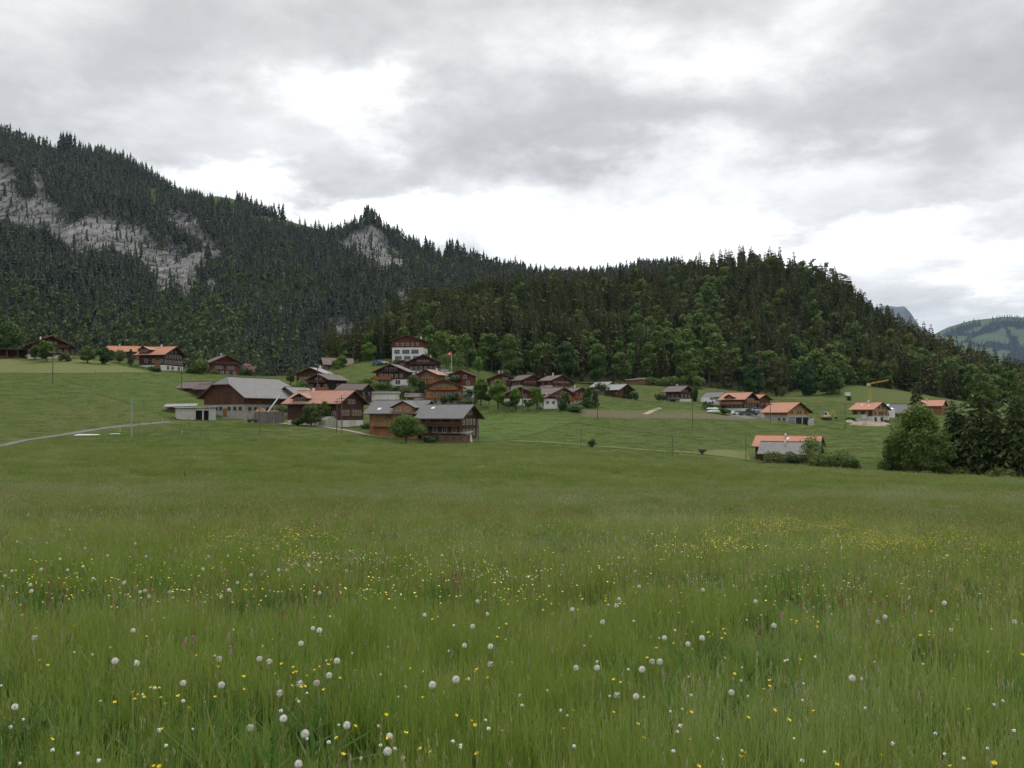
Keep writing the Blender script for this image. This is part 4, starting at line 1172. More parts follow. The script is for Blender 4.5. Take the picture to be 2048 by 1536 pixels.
house('upper_chalet', 'chalet', 'wide brown chalet directly below the white school', 'chalet', 'r_brown', 'dark', 'white',
      wins=[('F', 1.9, row(-4.4, 4.4, 6), .85, 1.0), ('F', 4.3, row(-1.8, 1.8, 4), .7, .9), ('F', .1, [-2.6, -1.2], .8, 1.1, 'white')], balcs=[('F', -4.8, 4.8, 3.7, 1.0, 'dark', .8)], chims=[(2.0, 2.0, .6, .8)])
house('tiny_gable', 'shed', 'little red-brown gabled hut between the school and the grey-roofed chalet', 'hut', 'r_brown', 'red', wins=[('F', .8, [0], .8, .8)])
house('grey_chalet', 'chalet', 'dark chalet with grey roof, orange side balcony and white ground floor', 'chalet', 'r_grey', 'dark', 'white',
      wins=[('F', 2.5, row(-3.4, 0, 3), 1.0, 1.2), ('F', 2.6, [1.9, 3.6], .7, 1.0), ('F', 5.0, row(-1.6, 1.6, 3), .8, .8), ('F', .4, [2.0, 2.9], .6, 1.2, 'trim'), ('F', .3, [-3.8, -2.4, -1.0], .8, 1.3, 'trim')],
      balcs=[('F', -5.4, .5, 1.9, 1.6, 'railing', 1.0), ('F', -2.6, 2.6, 4.5, .8, 'dark', .7)])
house('tan_chalet', 'chalet', 'small honey-tan chalet with pinkish roof and white chimney', 'chalet', 'r_terra', 'tan', 'cream',
      wins=[('F', 2.4, row(-1.8, 1.8, 3), .9, 1.0), ('F', 4.1, [0], .8, .7)], balcs=[('F', -3.7, 3.7, 1.5, 1.2, 'railing', .9)], chims=[(1.2, 1.6, .8, .8)])
house('balcony_chalet', 'chalet', 'brown chalet front with two long flower balconies, centre of the village', 'chalet', 'r_brown', 'tan', 'cream',
      wins=[('F', 2.3, [-3.9, -1.3, 1.4, 4.1], 1.2, 1.2, None, 'shutter'), ('F', 4.9, row(-2.7, 2.7, 4), .8, .9, None, 'shutter'), ('F', .2, [-4.4, -2.6, 2.2, 4.4], 1.0, 1.2), ('R', 2.4, [0], .9, 1.1)],
      balcs=[('F', -5.6, 5.6, 1.75, 1.3, 'railing', .9), ('F', -4.3, 4.3, 4.35, 1.1, 'railing', .8)], doors=[('F', -.2, -.4, 1.0, 2.1, 'trim')])
house('balcony_annex', 'shed', 'low brown-roofed garage wing left of the balcony chalet', 'garage', 'r_brown', 'cream', doors=[('L', -1.2, 0, 2.2, 1.7, 'white'), ('L', 1.5, 0, 2.0, 1.7, 'trim')])
house('plain_chalet', 'chalet', 'red-brown chalet with shallow dark roof below the flagpole', 'chalet', 'r_brown', 'red', 'cream',
      wins=[('F', 1.7, [-2.8, 2.6], 1.0, 1.1), ('F', 3.9, row(-1.2, 1.6, 2), 1.0, .9)], balcs=[('F', -3.4, .2, 3.3, 1.0, 'dark', .8)])
house('row_a', 'chalet', 'red-brown chalet with two white chimneys, left end of the brown-roofed row', 'chalet', 'r_brown', 'red', 'white',
      wins=[('F', 1.9, row(-3.2, 3.2, 4), .8, 1.0), ('F', 3.6, [.9, 2.0], .8, .8), ('F', .1, [1.6, 3.2], .8, 1.0)], balcs=[('F', -1.5, 4.3, 1.4, 1.0, 'red', .8)], chims=[(-.3, .5, .55, 1.1), (.9, .8, .55, 1.1)])
house('row_b', 'chalet', 'chalet with broad brown roof, middle of the brown-roofed row', 'chalet', 'r_brown', 'red', 'cream', wins=[('F', 1.6, row(-2.8, 2.8, 4), .85, .95), ('L', 1.5, row(-2, 2, 3), .8, .9), ('F', .1, [2.0, 3.4], .8, .9)], balcs=[('F', -4.0, 4.0, 1.2, 1.0, 'dark', .7)])
house('row_c', 'chalet', 'chalet with ruddy brown roof and white chimney, right end of the brown-roofed row', 'chalet', 'r_purple', 'red', 'cream', wins=[('F', 1.6, row(-2.6, 2.6, 4), .85, .95), ('L', 1.5, row(-2, 2, 2), .8, .9), ('F', .0, [1.4, 3.1], .9, 1.0, 'white')], balcs=[('F', -3.8, 3.8, 1.2, .9, 'dark', .7)], chims=[(-.3, .8, .5, .9)])
house('lower_orange', 'chalet', 'orange-boarded chalet with brown roof behind the small white garage', 'chalet', 'r_purple', 'tan', 'white',
      wins=[('F', 1.5, [-2.9, -1.3, 1.2, 2.8], .8, 1.0, None, 'shutter'), ('F', 3.2, [0], .8, .6), ('F', -.1, [-2.6, 0, 2.8], .9, 1.0)], balcs=[('F', -4.3, 4.3, 1.15, 1.1, 'railing', .75)])
house('white_gable', 'garage', 'small white gabled garage with two round-topped windows under a brown roof', 'garage', 'r_brown', 'cream', 'white', wins=[('F', 1.2, [-.9, .9], .6, .6, 'trim')], chims=[(-.4, .6, .5, .7)], gable='red')
house('lower_small', 'chalet', 'small red-brown chalet right of the orange-boarded one, by the two conifers', 'chalet', 'r_purple', 'red', 'cream', wins=[('F', 1.7, row(-1.6, 1.6, 3), .6, 1.1), ('F', .0, [-1.5, 1.2], .6, .9, 'white')], balcs=[('F', -2.8, 2.8, 1.1, .9, 'railing', .8)], chims=[(-.3, .2, .45, .6)])
house('low_white', 'chalet', 'low dark house over a long white wall, behind the round garden trees', 'chalet', 'r_brown', 'red', 'white', wins=[('F', 0.3, [-2.6, 1.6, 3.1], .9, .9, 'trim'), ('F', 1.9, [-1.5, 1.5], .8, .8)])
house('grey_barn_rear', 'barn', 'rear grey-roofed hay barn of the pair on the green slope', 'barn', 'r_silver', 'greywood')
house('grey_barn', 'barn', 'front grey-roofed barn with ivy-covered gable on the green slope', 'barn', 'r_silver', 'barnwood', 'grey', doors=[('L', 0, .4, 2.2, 2.4, 'dark')], wins=[('L', 2.4, [-2.4], .7, .7)])
house('lone_chalet', 'chalet', 'lone chalet with brown roof and red shutters on white cellar walls, mid-slope', 'chalet', 'r_purple', 'dark', 'white',
      wins=[('F', 2.0, [-2.3, .1, 2.4], .7, 1.2, None, 'red'), ('F', 4.3, [-1.0, 1.0], .6, .8), ('L', 2.2, row(-2, 2, 3), .7, 1.1, None, 'red')], balcs=[('L', -3.2, 3.2, 1.5, 1.4, 'greywood', .6)], chims=[(-.3, .4, .5, .6)], doors=[('L', 0, -.6, 2.6, 1.9, 'trim')])
house('right_farm', 'farmhouse', 'orange-roofed farmhouse with dormer and balconies, cars parked in front', 'farmhouse', 'r_orange', 'dark', 'white',
      wins=[('F', 1.0, row(-3.6, 3.6, 5), .75, 1.0), ('F', 3.0, row(-2, 2, 4), .7, .9), ('L', 1.0, row(-3, 2, 4), .9, 1.1)], balcs=[('F', -4.4, 4.4, 2.4, 1.1, 'tan', .8), ('L', -4.2, 4.2, 2.0, 1.2, 'tan', .8)], dorms=[('L', .9, 2.1, .8, .8, 'dark')])
house('right_grey', 'barn', 'grey-brown roofed shed end left of the orange-roofed farmhouse', 'barn', 'r_grey', 'cream', wins=[('L', .8, [0], .8, .8)])
house('right_red', 'barn', 'small rust-red barn with orange roof behind the farmhouse and cars', 'barn', 'r_orange', 'red', wins=[('F', 1.6, [-1.2, 1.3], .6, .7)], doors=[('F', 0, 0, 1.5, 2.0, 'dark')])
house('new_barn', 'barn', 'new barn of pale boards on concrete with orange roof and three open bays', 'barn', 'r_bright', 'new', 'concrete',
      wins=[('F', 3.5, [-2.9, 0, 1.1, 3.6], .6, .7, 'trim'), ('L', 1.4, [-3.2, -1.4], .6, .6, 'trim')])
house('near_orange', 'farmhouse', 'long orange-roofed farmhouse half hidden behind the grey roof and bushes, lower right', 'farmhouse', 'r_bright', 'dark', chims=[(-.5, .6, .55, .5)], lights=[('L', -.4, .25, .6, .9)])
house('near_grey', 'barn', 'barn with old silvery roof in front of the long orange roof, lower right', 'barn', 'r_barn', 'black', chims=[(-1.0, 1.0, .5, .5)], doors=[('L', -3.0, 0, 2.6, 1.6, 'barnwood'), ('L', 2.0, 0, 2.0, 1.6, 'trim')])
house('site_house', 'house_under_construction', 'unfinished pale timber house with new orange roof under the yellow crane', 'house', 'r_bright', 'new', 'white',
      wins=[('F', 2.4, [-3.2, -.8, .4, 1.6, 3.3], .8, 1.0, 'trim'), ('F', 4.5, [-1.0, 1.0], .7, .8, 'trim'), ('L', 2.1, row(-3, 2.6, 3), 1.4, 1.5, 'trim'), ('F', .2, [-3.0, .6, 3.2], 1.1, 1.2, 'trim')], lights=[('L', -1.6, .4, .7, .8), ('L', 1.0, .4, .7, .8)], chims=[(-.4, .2, .7, .8)])
house('dark_barn', 'barn', 'dark barn with mossy grey roof partly hidden by the tall right-hand spruce', 'barn', 'r_grey', 'black', doors=[('L', 0, 0, 2.2, 1.8, 'trim')])
house('far_orange', 'farmhouse', 'orange roof farthest to the right, above the roadside trees', 'farmhouse', 'r_bright', 'tan', 'white', chims=[(-.4, 1.0, .5, .5)])

def anchored(name, px, py, D, yaw, label, cat, group=None):
    return empty(name, at(px, py, D), R(yaw) - math.atan2(px - 1024, F), label, cat, group)

# lean-to and white doors of the nearest chalet
e = anchored('woodshed', 911, 884, 194, 70, 'low lean-to woodshed with stacked logs before the nearest chalet', 'woodshed')
MB().sheet([[(-2.2, -4.2, 2.0), (1.2, -4.2, 2.5), (1.2, 3.6, 2.5), (-2.2, 3.6, 2.0)]], .12, 0, 1).build('roof', [M_['r_grey'], M_['r_edge']], e)
b = MB()
for y in (-4, -2.2, -.3, 1.5, 3.4): b.box(-2.0, -1.86, y, y + .14, -2, 1.95)
b.build('posts', M_['trim'], e)
b = MB(); rr = random.Random(3)
for iy in range(30):
    for iz in range(9):
        y = -3.9 + iy * .25; z = -.6 + iz * .26 + rr.uniform(-.03, .03)
        b.tube([(-1.8 + rr.uniform(-.06, .06), y + .1, z), (-.9, y + .1, z)], .12 + rr.uniform(-.02, .02), 6)
b.build('stacked_logs', mat_plain('cut_log_ends', (.26, .165, .10), .4, 6), e)
for k, (u) in enumerate((928.5, 941.5)):
    e = anchored('board', u, 885, 192.5, 70, ('left' if k == 0 else 'right') + ' tall white board leaning on the nearest chalet beside the woodshed', 'board', 'white boards leaning on the chalet')
    MB().prism([(-.55, -.1, -.3), (.55, -.1, -.3), (.5, .35, 2.3), (-.5, .35, 2.3)], (0, .06, 0)).build('panel', M_['white'], e, rz=R(-25))

# sheds beside the huge barn
e = anchored('shed', 391, 836, 224, 6, 'flat white sheet-metal garage with two dark openings, front of the huge barn', 'shed')
w_, d_ = 9.6, 4.5
b = MB(); b.box(-w_ / 2, -w_ / 2 + 4.6, -d_ / 2, -d_ / 2 + .1, -1.5, 2.5); b.box(-w_ / 2, -w_ / 2 + .1, -d_ / 2 + .1, d_ / 2, -1.5, 2.5); b.box(w_ / 2 - .1, w_ / 2, -d_ / 2 + .1, d_ / 2, -1.5, 2.5)
b.box(1.4, 1.8, -d_ / 2, -d_ / 2 + .1, -1.5, 2.5); b.box(3.0, w_ / 2, -d_ / 2, -d_ / 2 + .1, -1.5, 2.5); b.box(-.2, 3.0, -d_ / 2 + .01, -d_ / 2 + .09, 1.95, 2.49); b.box(-w_ / 2, w_ / 2, d_ / 2 - .1, d_ / 2, -1.5, 2.5)
b.build('wall', M_['sheet'], e)
MB().box(-.2, 3.0, -.5, -.4, -1.5, 2.4).build('painted_shade_panel', M_['opening_shade'], e)  # added dark panel, painted as the shade behind both garage openings
MB().sheet([[(-w_ / 2 - .4, -d_ / 2 - .4, 2.62), (w_ / 2 + .4, -d_ / 2 - .4, 2.86), (w_ / 2 + .4, d_ / 2 + .3, 3.0), (-w_ / 2 - .4, d_ / 2 + .3, 2.76)]], .12, 0, 1).build('roof', [M_['r_silver'], M_['r_edge']], e)
e = anchored('shed', 362, 832, 233, -8, 'open wooden log shed with grey roof behind the white garage', 'shed')
MB().box(-3.6, 3.6, 1.6, 1.8, -2, 2.4).build('wall', M_['greywood'], e)
b = MB()
for x in (-3.5, -1.2, 1.1, 3.4): b.box(x, x + .15, -1.7, -1.55, -2, 2.5)
b.build('posts', M_['trim'], e)
b = MB()
for iy in range(26):
    for iz in range(8): b.tube([(-3.3 + iy * .26, -1.3, .1 + iz * .24), (-3.3 + iy * .26, -.4, .1 + iz * .24)], .12, 6)
b.build('stacked_logs', mat_plain('grey_log_ends', (.20, .155, .12), .5, 5), e)
MB().sheet([[(-4.2, -2.4, 2.5), (4.2, -2.4, 2.7), (4.2, 2.2, 3.5), (-4.2, 2.2, 3.3)]], .12, 0, 1).build('roof', [M_['r_silver'], M_['r_edge']], e)
b = MB()
for k in range(6): b.box(-3.5, 1.0, -2.05, -2.0, -.9 + k * .33, -.9 + k * .33 + .2)
for x in (-3.4, -1.2, .8): b.box(x, x + .12, -2.0, -1.9, -2, 1.0)
b.build('rails', M_['greywood'], e)
# carport at the far left
e = anchored('carport', 14, 716, 286, 6, 'long open carport with flat dark roof at the left end of the crest', 'carport')
MB().box(-14, 6.2, -2.6, 3, 2.75, 3.05).build('roof', M_['r_brown'], e)
b = MB()
for x in np.linspace(-13, 6, 7): b.box(x - .14, x + .14, -2.4, -2.1, -1.5, 2.75)
b.build('posts', M_['trim'], e); MB().box(-13.5, 6, 2.6, 2.8, -2, 2.75).build('wall', M_['dark'], e)
b = MB()
for x in np.linspace(-13, 5, 6): b.box(x, x + 2.4, -2.3, -2.2, -1, .6)
b.build('rails', M_['red'], e)
# yard wall, conveyor, dung heap by the barn
def wall_run(name, pts, D, h, t, mat, label, cat):
    P = [at(px, py, d) for px, py, d in pts]; o = P[0]; e = empty(name, o, 0, label, cat); b = MB()
    for a, c in zip(P[:-1], P[1:]):
        a = a - o; c = c - o; d = c - a; n = np.array([-d[1], d[0], 0]); n = n / np.linalg.norm(n) * t
        b.add([a + (0, 0, -1.2), c + (0, 0, -1.2), c + n + (0, 0, -1.2), a + n + (0, 0, -1.2), a + (0, 0, h), c + (0, 0, h), c + n + (0, 0, h), a + n + (0, 0, h)],
              [(0, 3, 2, 1), (4, 5, 6, 7), (0, 1, 5, 4), (1, 2, 6, 5), (2, 3, 7, 6), (3, 0, 4, 7)])
    b.build('panels', mat, e); return e
wall_run('board_fence', [(508, 838, 222), (540, 838, 221), (568, 837, 221)], 0, 1.9, .12, M_['greywood'], 'weathered grey board fence around the dung heap beside the barn', 'fence')
e = anchored('conveyor', 534, 826, 228, 0, 'slanting galvanised conveyor tube rising to the barn eave', 'conveyor')
MB().tube([(0, 0, 0), (3.4, 3.5, 4.8)], .22, 8).build('tube', M_['metal'], e)
b = MB(); b.tube([(1.6, 1.6, -1), (1.6, 1.6, 2.2)], .06, 5); b.tube([(2.2, 1.6, -1), (1.6, 1.6, 2.2)], .05, 5); b.build('support', M_['metal'], e)
MB().box(-.5, .5, -.4, .5, -.4, .35).build('hopper', M_['metal'], e)
def heap(name, px, py, D, rx, ry, h, mat, label, cat, seed=1, n=26):
    e = anchored(name, px, py, D, 0, label, cat); rg = np.random.default_rng(seed)
    th, rd = np.meshgrid(np.linspace(0, 2 * pi, n * 2, endpoint=False), np.linspace(0, 1, n))
    z = h * (1 - rd ** 1.6) * (1 + .5 * (fbm(np.cos(th) * rd * 3 + seed, np.sin(th) * rd * 3, seed) - .5)) + (fbm(np.cos(th) * rd * 14, np.sin(th) * rd * 14, seed + 2) - .5) * .3 * h * (1 - rd) - .35 * rd
    x = np.cos(th) * rd * rx * (1 + .3 * (fbm(np.cos(th) * 2 + 5, np.sin(th) * 2, seed + 5) - .5)); y = np.sin(th) * rd * ry
    V = np.stack([x, y, z], -1).reshape(-1, 3); m = n * 2; i, j = np.meshgrid(np.arange(n - 1), np.arange(m), indexing='ij')
    Fq = np.stack([i * m + j, i * m + (j + 1) % m, (i + 1) * m + (j + 1) % m, (i + 1) * m + j], -1).reshape(-1, 4)
    link('mound', mesh_np('mound', V, Fq[:, ::-1], [mat]), e); return e
heap('dung_heap', 521, 826, 229, 2.3, 1.6, 1.5, mat_plain('dung_straw', (.22, .13, .06), .5, 2), 'brown straw dung heap beside the barn conveyor', 'heap', 4)
heap('dung_heap', 548, 826, 230, 2.6, 1.5, .9, mat_plain('old_dung', (.17, .11, .07), .5, 2), 'flatter dark dung heap right of the barn conveyor', 'heap', 8)
# white garages
e = anchored('garage_row', 771, 807, 262, -8, 'flat-roofed white garages with three pale roller doors', 'garages')
b = MB(); b.box(-4, 4, -2.5, 2.5, -2, 3.1); b.build('wall', M_['cream'], e)
MB().box(-4.3, 4.3, -2.9, 2.7, 3.1, 3.6).build('roof', M_['concrete'], e)
for k in range(3):
    d = MB().box(-3.3 + k * 2.2, -1.3 + k * 2.2, -2.56, -2.5, .1, 2.4)
    for q in range(6): d.box(-3.3 + k * 2.2, -1.3 + k * 2.2, -2.6, -2.56, .15 + q * .38, .2 + q * .38 + .26)
    d.build('garage_door', M_['white'], e)
# bays of the new barn: dark boxes painted as interior shade, a door, posts
px, py, D, yaw, W, L, hb, hw, pitch, ov = HS['new_barn']
nb = [o for o in bpy.data.objects if o.get('label', '').startswith('new barn of pale')][0]
for k, (a, c) in enumerate(((-4.9, -1.7), (-1.2, 1.7), (2.2, 4.9))):
    MB().box(a, c, -L / 2 - .02, -L / 2 + .3, -.6, 2.3).build('painted_bay_shade', M_['opening_shade'], nb)
    if k == 0:
        b = MB()
        for q in range(6): b.box(a, c, -L / 2 - .08, -L / 2 - .02, -.4 + q * .45, -.4 + q * .45 + .3)
        b.build('bay_door', M_['metal'], nb)
    MB().box(a - .45, a - .05, -L / 2 - .12, -L / 2 + .05, -1.2, 2.8).build('concrete_post', M_['concrete'], nb)
MB().box(5.05, 5.45, -L / 2 - .12, -L / 2 + .05, -1.2, 2.8).build('concrete_post', M_['concrete'], nb)
# firewood stacks at the forest edge
rr = random.Random(9)
for k, (u, wd, hh, txt) in enumerate(((1263, 5.6, 1.7, 'left'), (1279, 4.8, 2.0, 'middle'), (1295, 4.4, 1.8, 'right'))):
    e = anchored('firewood_stack', u, 767, 378, 4, f'{txt} stack of the long roofed firewood pile at the forest edge', 'firewood stack', 'firewood stacks')
    b = MB(); nx = int(wd / .3); nz = int(hh / .28)
    for i in range(nx):
        for j in range(nz): b.tube([(-wd / 2 + i * .3 + .15, -.5 + rr.uniform(-.08, .08), -.3 + j * .28), (-wd / 2 + i * .3 + .15, .6, -.3 + j * .28)], .14, 5)
    b.build('logs', mat_plain('orange_log_ends', (.30, .17, .09), .5, 5), e)
    MB().sheet([[(-wd / 2 - .2, -.8, hh - .1), (wd / 2 + .2, -.8, hh + .05), (wd / 2 + .2, .9, hh + .3), (-wd / 2 - .2, .9, hh + .15)]], .07).build('cover', M_['r_silver'], e)
# ivy on the barn gable
gb = [o for o in bpy.data.objects if o.get('label', '').startswith('front grey-roofed barn')][0]
q = []
rg = np.random.default_rng(5)
for _ in range(30): q.append(leaf_blob(rg, (rg.uniform(-2.2, 3.0), -4.1, rg.uniform(-.5, 4.6)), (.9, .25, .8), 26, .22, .2))
link('ivy', quads_mesh('ivy', np.concatenate(q), [FOL['deep']]), gb)
# greenhouse by the farmhouse
e = anchored('greenhouse', 656, 850, 209, 30, 'small pale greenhouse beside the terracotta-roofed farmhouse', 'greenhouse')
GH = mat_plain('milky_sheeting', (.36, .38, .27), .15, 2, .4)
b = MB().prism([(-1.6, -1.6, -.8), (1.6, -1.6, -.8), (1.6, -1.6, 1.2), (.9, -1.6, 1.85), (0, -1.6, 2.1), (-.9, -1.6, 1.85), (-1.6, -1.6, 1.2)], (0, 3.2, 0)); b.build('sheeting', GH, e)
b = MB()
for x in np.linspace(-1.55, 1.55, 6): b.box(x - .03, x + .03, -1.66, -1.6, -.8, 1.25 + .8 * (1 - abs(x) / 1.6))
for y in np.linspace(-1.5, 1.5, 5): b.box(-1.66, -1.6, y - .03, y + .03, -.8, 1.2)
b.build('ribs', M_['metal'], e)
# concrete ramp beside the new barn, teal roof and silo at the building site
wall_run('retaining_wall', [(1617, 850, 266), (1628, 845, 272)], 0, 1.3, .25, M_['concrete'], 'short concrete retaining wall right of the new barn bays', 'wall')
e = anchored('silo', 1784, 836, 303, 0, 'white round silo beside the dark barn, right of the building site', 'silo')
MB().tube([(0, 0, -1), (0, 0, 3.2)], 1.0, 20).build('tank', M_['white'], e)
MB().tube([(0, 0, 3.2), (0, 0, 3.6)], [1.05, .3], 20).build('cap', M_['metal'], e)
e = anchored('shed', 1785, 826, 322, 60, 'small shed with turquoise sheet roof behind the white silo', 'shed')
MB().box(-2, 2, -3, 3, -2, 1.7).build('wall', M_['cream'], e)
MB().sheet([[(-2.5, -3.4, 1.7), (2.5, -3.4, 3.4), (2.5, 3.4, 3.4), (-2.5, 3.4, 1.7)]], .1).build('roof', mat_plain('turquoise_sheet', (.22, .50, .42), .1, 1, .5), e)

# ------------------------------------------------------------------ garden and field trees, each its own
def tree_obj(kind, px, py, D, h, r, mat, label, cat, style='broad', seed=1, dense=1.0, leaf=.3, trunk_r=.2, base=.12, topw=.75, flat=.85, group=None, bark=None, tint_sh=1.0):
    rg = np.random.default_rng(seed * 7 + 1); p = at(px, py, D)
    e = empty(kind, p, rg.uniform(0, 6.28), label, cat, group)
    if style == 'broad':
        area = r * h
        lobes = int(10 + 6 * dense); per = int(np.clip(area * 9 * dense / (leaf / .3) ** 1.6, 24, 260))
        q = broadleaf_quads(rg, h, r, lobes, per, leaf, base, flat, topw)
        tb = trunk_mb(h * .8, trunk_r, 5, random.Random(seed), r * .6)
    elif style == 'spruce':
        q = spruce_quads(rg, h, r, int(h * 1.3 * dense) + 6, 9, base, 0, .3) if leaf > .3 else spruce_quads(rg, h, r, int(h * 1.9) + 8, 12, base, 13, .35, .4, .38)
        tb = trunk_mb(h * .95, trunk_r)
    elif style == 'larch':
        q = spruce_quads(rg, h, r, int(h * 1.5) + 6, 10, base, 15, .5, .2, .3)
        q = q[rg.random(len(q)) < .8]; tb = trunk_mb(h * .97, trunk_r)
    elif style == 'column':
        q = np.concatenate([leaf_blob(rg, (rg.normal() * r * .12, rg.normal() * r * .12, h * f), (r * (1 - .75 * f ** 2), r * (1 - .75 * f ** 2), h * .12), int(60 * dense), leaf, .5) for f in np.linspace(.08, .92, 9)])
        tb = trunk_mb(h * .8, trunk_r)
    elif style == 'bush':
        q = np.concatenate([leaf_blob(rg, (rg.normal() * r * .4, rg.normal() * r * .3, h * rg.uniform(.2, .62)), (r * .55, r * .5, h * .34), int(80 * dense), leaf, .45) for _ in range(9)])
        tb = trunk_mb(h * .5, trunk_r * .5, 3, random.Random(seed), r * .5)
    link('crown', quads_mesh('crown', q, [mat]), e)
    tb.build('trunk', bark or BARK, e)
    return e

Fo = FOL
# orchard and garden trees
tree_obj('apple_tree', 812, 889, 186, 6.2, 4.6, Fo['village'], 'spreading apple tree with open crown in front of the nearest grey-roofed house', 'apple tree', seed=2, dense=2.2, leaf=.19, trunk_r=.26, base=.28, flat=.6, topw=.6)
tree_obj('fruit_tree', 622, 853, 207, 5.4, 2.9, Fo['olive'], 'olive green fruit tree before the farmhouse wall, left of the darker one', 'fruit tree', seed=3, dense=1.6, leaf=.22)
tree_obj('fruit_tree', 649, 838, 210, 4.4, 2.0, Fo['village'], 'dark leafy tree against the farmhouse wall behind the greenhouse', 'fruit tree', seed=4, dense=1.4, leaf=.22)
tree_obj('fruit_tree', 93, 722, 279, 6.6, 4.0, Fo['village'], 'round fruit tree in front of the wide dark chalet at far left', 'fruit tree', seed=5, dense=1.5, leaf=.3)
tree_obj('fruit_tree', 70, 716, 282, 3.8, 2.2, Fo['village'], 'smaller fruit tree beside the round one before the far left chalet', 'fruit tree', seed=51, dense=1.2, leaf=.3)
tree_obj('fruit_tree', 175, 724, 284, 5.2, 3.2, Fo['village'], 'left fruit tree of the two on the crest before the orange roof', 'fruit tree', seed=6, dense=1.4, leaf=.3)
tree_obj('fruit_tree', 211, 728, 286, 5.4, 3.2, Fo['deep'], 'right darker fruit tree of the two on the crest before the orange roof', 'fruit tree', seed=7, dense=1.5, leaf=.3)
tree_obj('bush', 238, 722, 296, 4.6, 2.6, Fo['olive'], 'pale bush under the left end of the long orange roof', 'bush', 'bush', seed=8, leaf=.3)
tree_obj('cypress', 261, 728, 292, 5.0, 1.1, Fo['deep'], 'slim dark cypress between the two orange roofs', 'cypress', 'column', seed=9, leaf=.28)
tree_obj('bush', 402, 752, 306, 7.0, 3.2, Fo['village'], 'big light green bush between the orange farmhouse and the red-brown chalet', 'bush', 'bush', seed=10, leaf=.34, dense=1.5)
tree_obj('bush', 383, 752, 304, 4.0, 2.6, Fo['deep'], 'dark rounded bush at the foot of the orange farmhouse', 'bush', 'bush', seed=11, leaf=.3, dense=1.3)
tree_obj('bush', 428, 752, 312, 2.6, 1.5, Fo['village'], 'low bush at the corner of the lone red-brown chalet', 'bush', 'bush', seed=12, leaf=.26)
tree_obj('lilac_bush', 492, 748, 325, 4.4, 2.3, Fo['blossom'], 'pinkish flowering bush right of the lone red-brown chalet', 'lilac', 'bush', seed=13, leaf=.28)
tree_obj('bush', 494, 752, 316, 3.0, 1.8, Fo['deep'], 'green bush in front of the pinkish flowering one', 'bush', 'bush', seed=14, leaf=.28)
tree_obj('leafy_tree', 581, 770, 300, 6.5, 2.0, Fo['olive'], 'yellow-green slender tree left of the silvery-roofed chalet', 'leafy tree', seed=15, leaf=.3, topw=.4)
tree_obj('bush', 603, 782, 280, 4.2, 3.0, Fo['village'], 'garden bush before the silvery-roofed chalet', 'bush', 'bush', seed=16, leaf=.28)
tree_obj('leafy_tree', 679, 750, 326, 8.2, 3.6, Fo['village'], 'leafy tree hiding the middle of the long brown roof', 'leafy tree', seed=17, leaf=.34, dense=1.3)
tree_obj('leafy_tree', 738, 726, 338, 8.6, 3.6, Fo['bright'], 'bright egg-shaped green tree on the slope left of the school', 'leafy tree', seed=18, leaf=.32, dense=2, topw=.35, base=.06)
tree_obj('bush', 716, 742, 335, 4.5, 2.2, Fo['olive'], 'pale bush left of the bright egg-shaped tree', 'bush', 'bush', seed=19, leaf=.3)
tree_obj('spruce_tree', 775, 728, 345, 19.0, 3.8, Fo['spruce'], 'tall black-green spruce touching the left side of the white school', 'spruce', 'spruce', seed=20, leaf=.5, dense=1.3, base=.05)
tree_obj('spruce_tree', 752, 722, 352, 17.0, 3.4, Fo['spruce'], 'dark spruce behind the bright egg-shaped tree', 'spruce', 'spruce', seed=21, leaf=.5, dense=1.2, base=.05)
tree_obj('spruce_tree', 716, 728, 356, 15.0, 3.6, Fo['spruce'], 'brownish spruce at the left tip of the wooded spur', 'spruce', 'spruce', seed=22, leaf=.5, dense=1.2, base=.05)
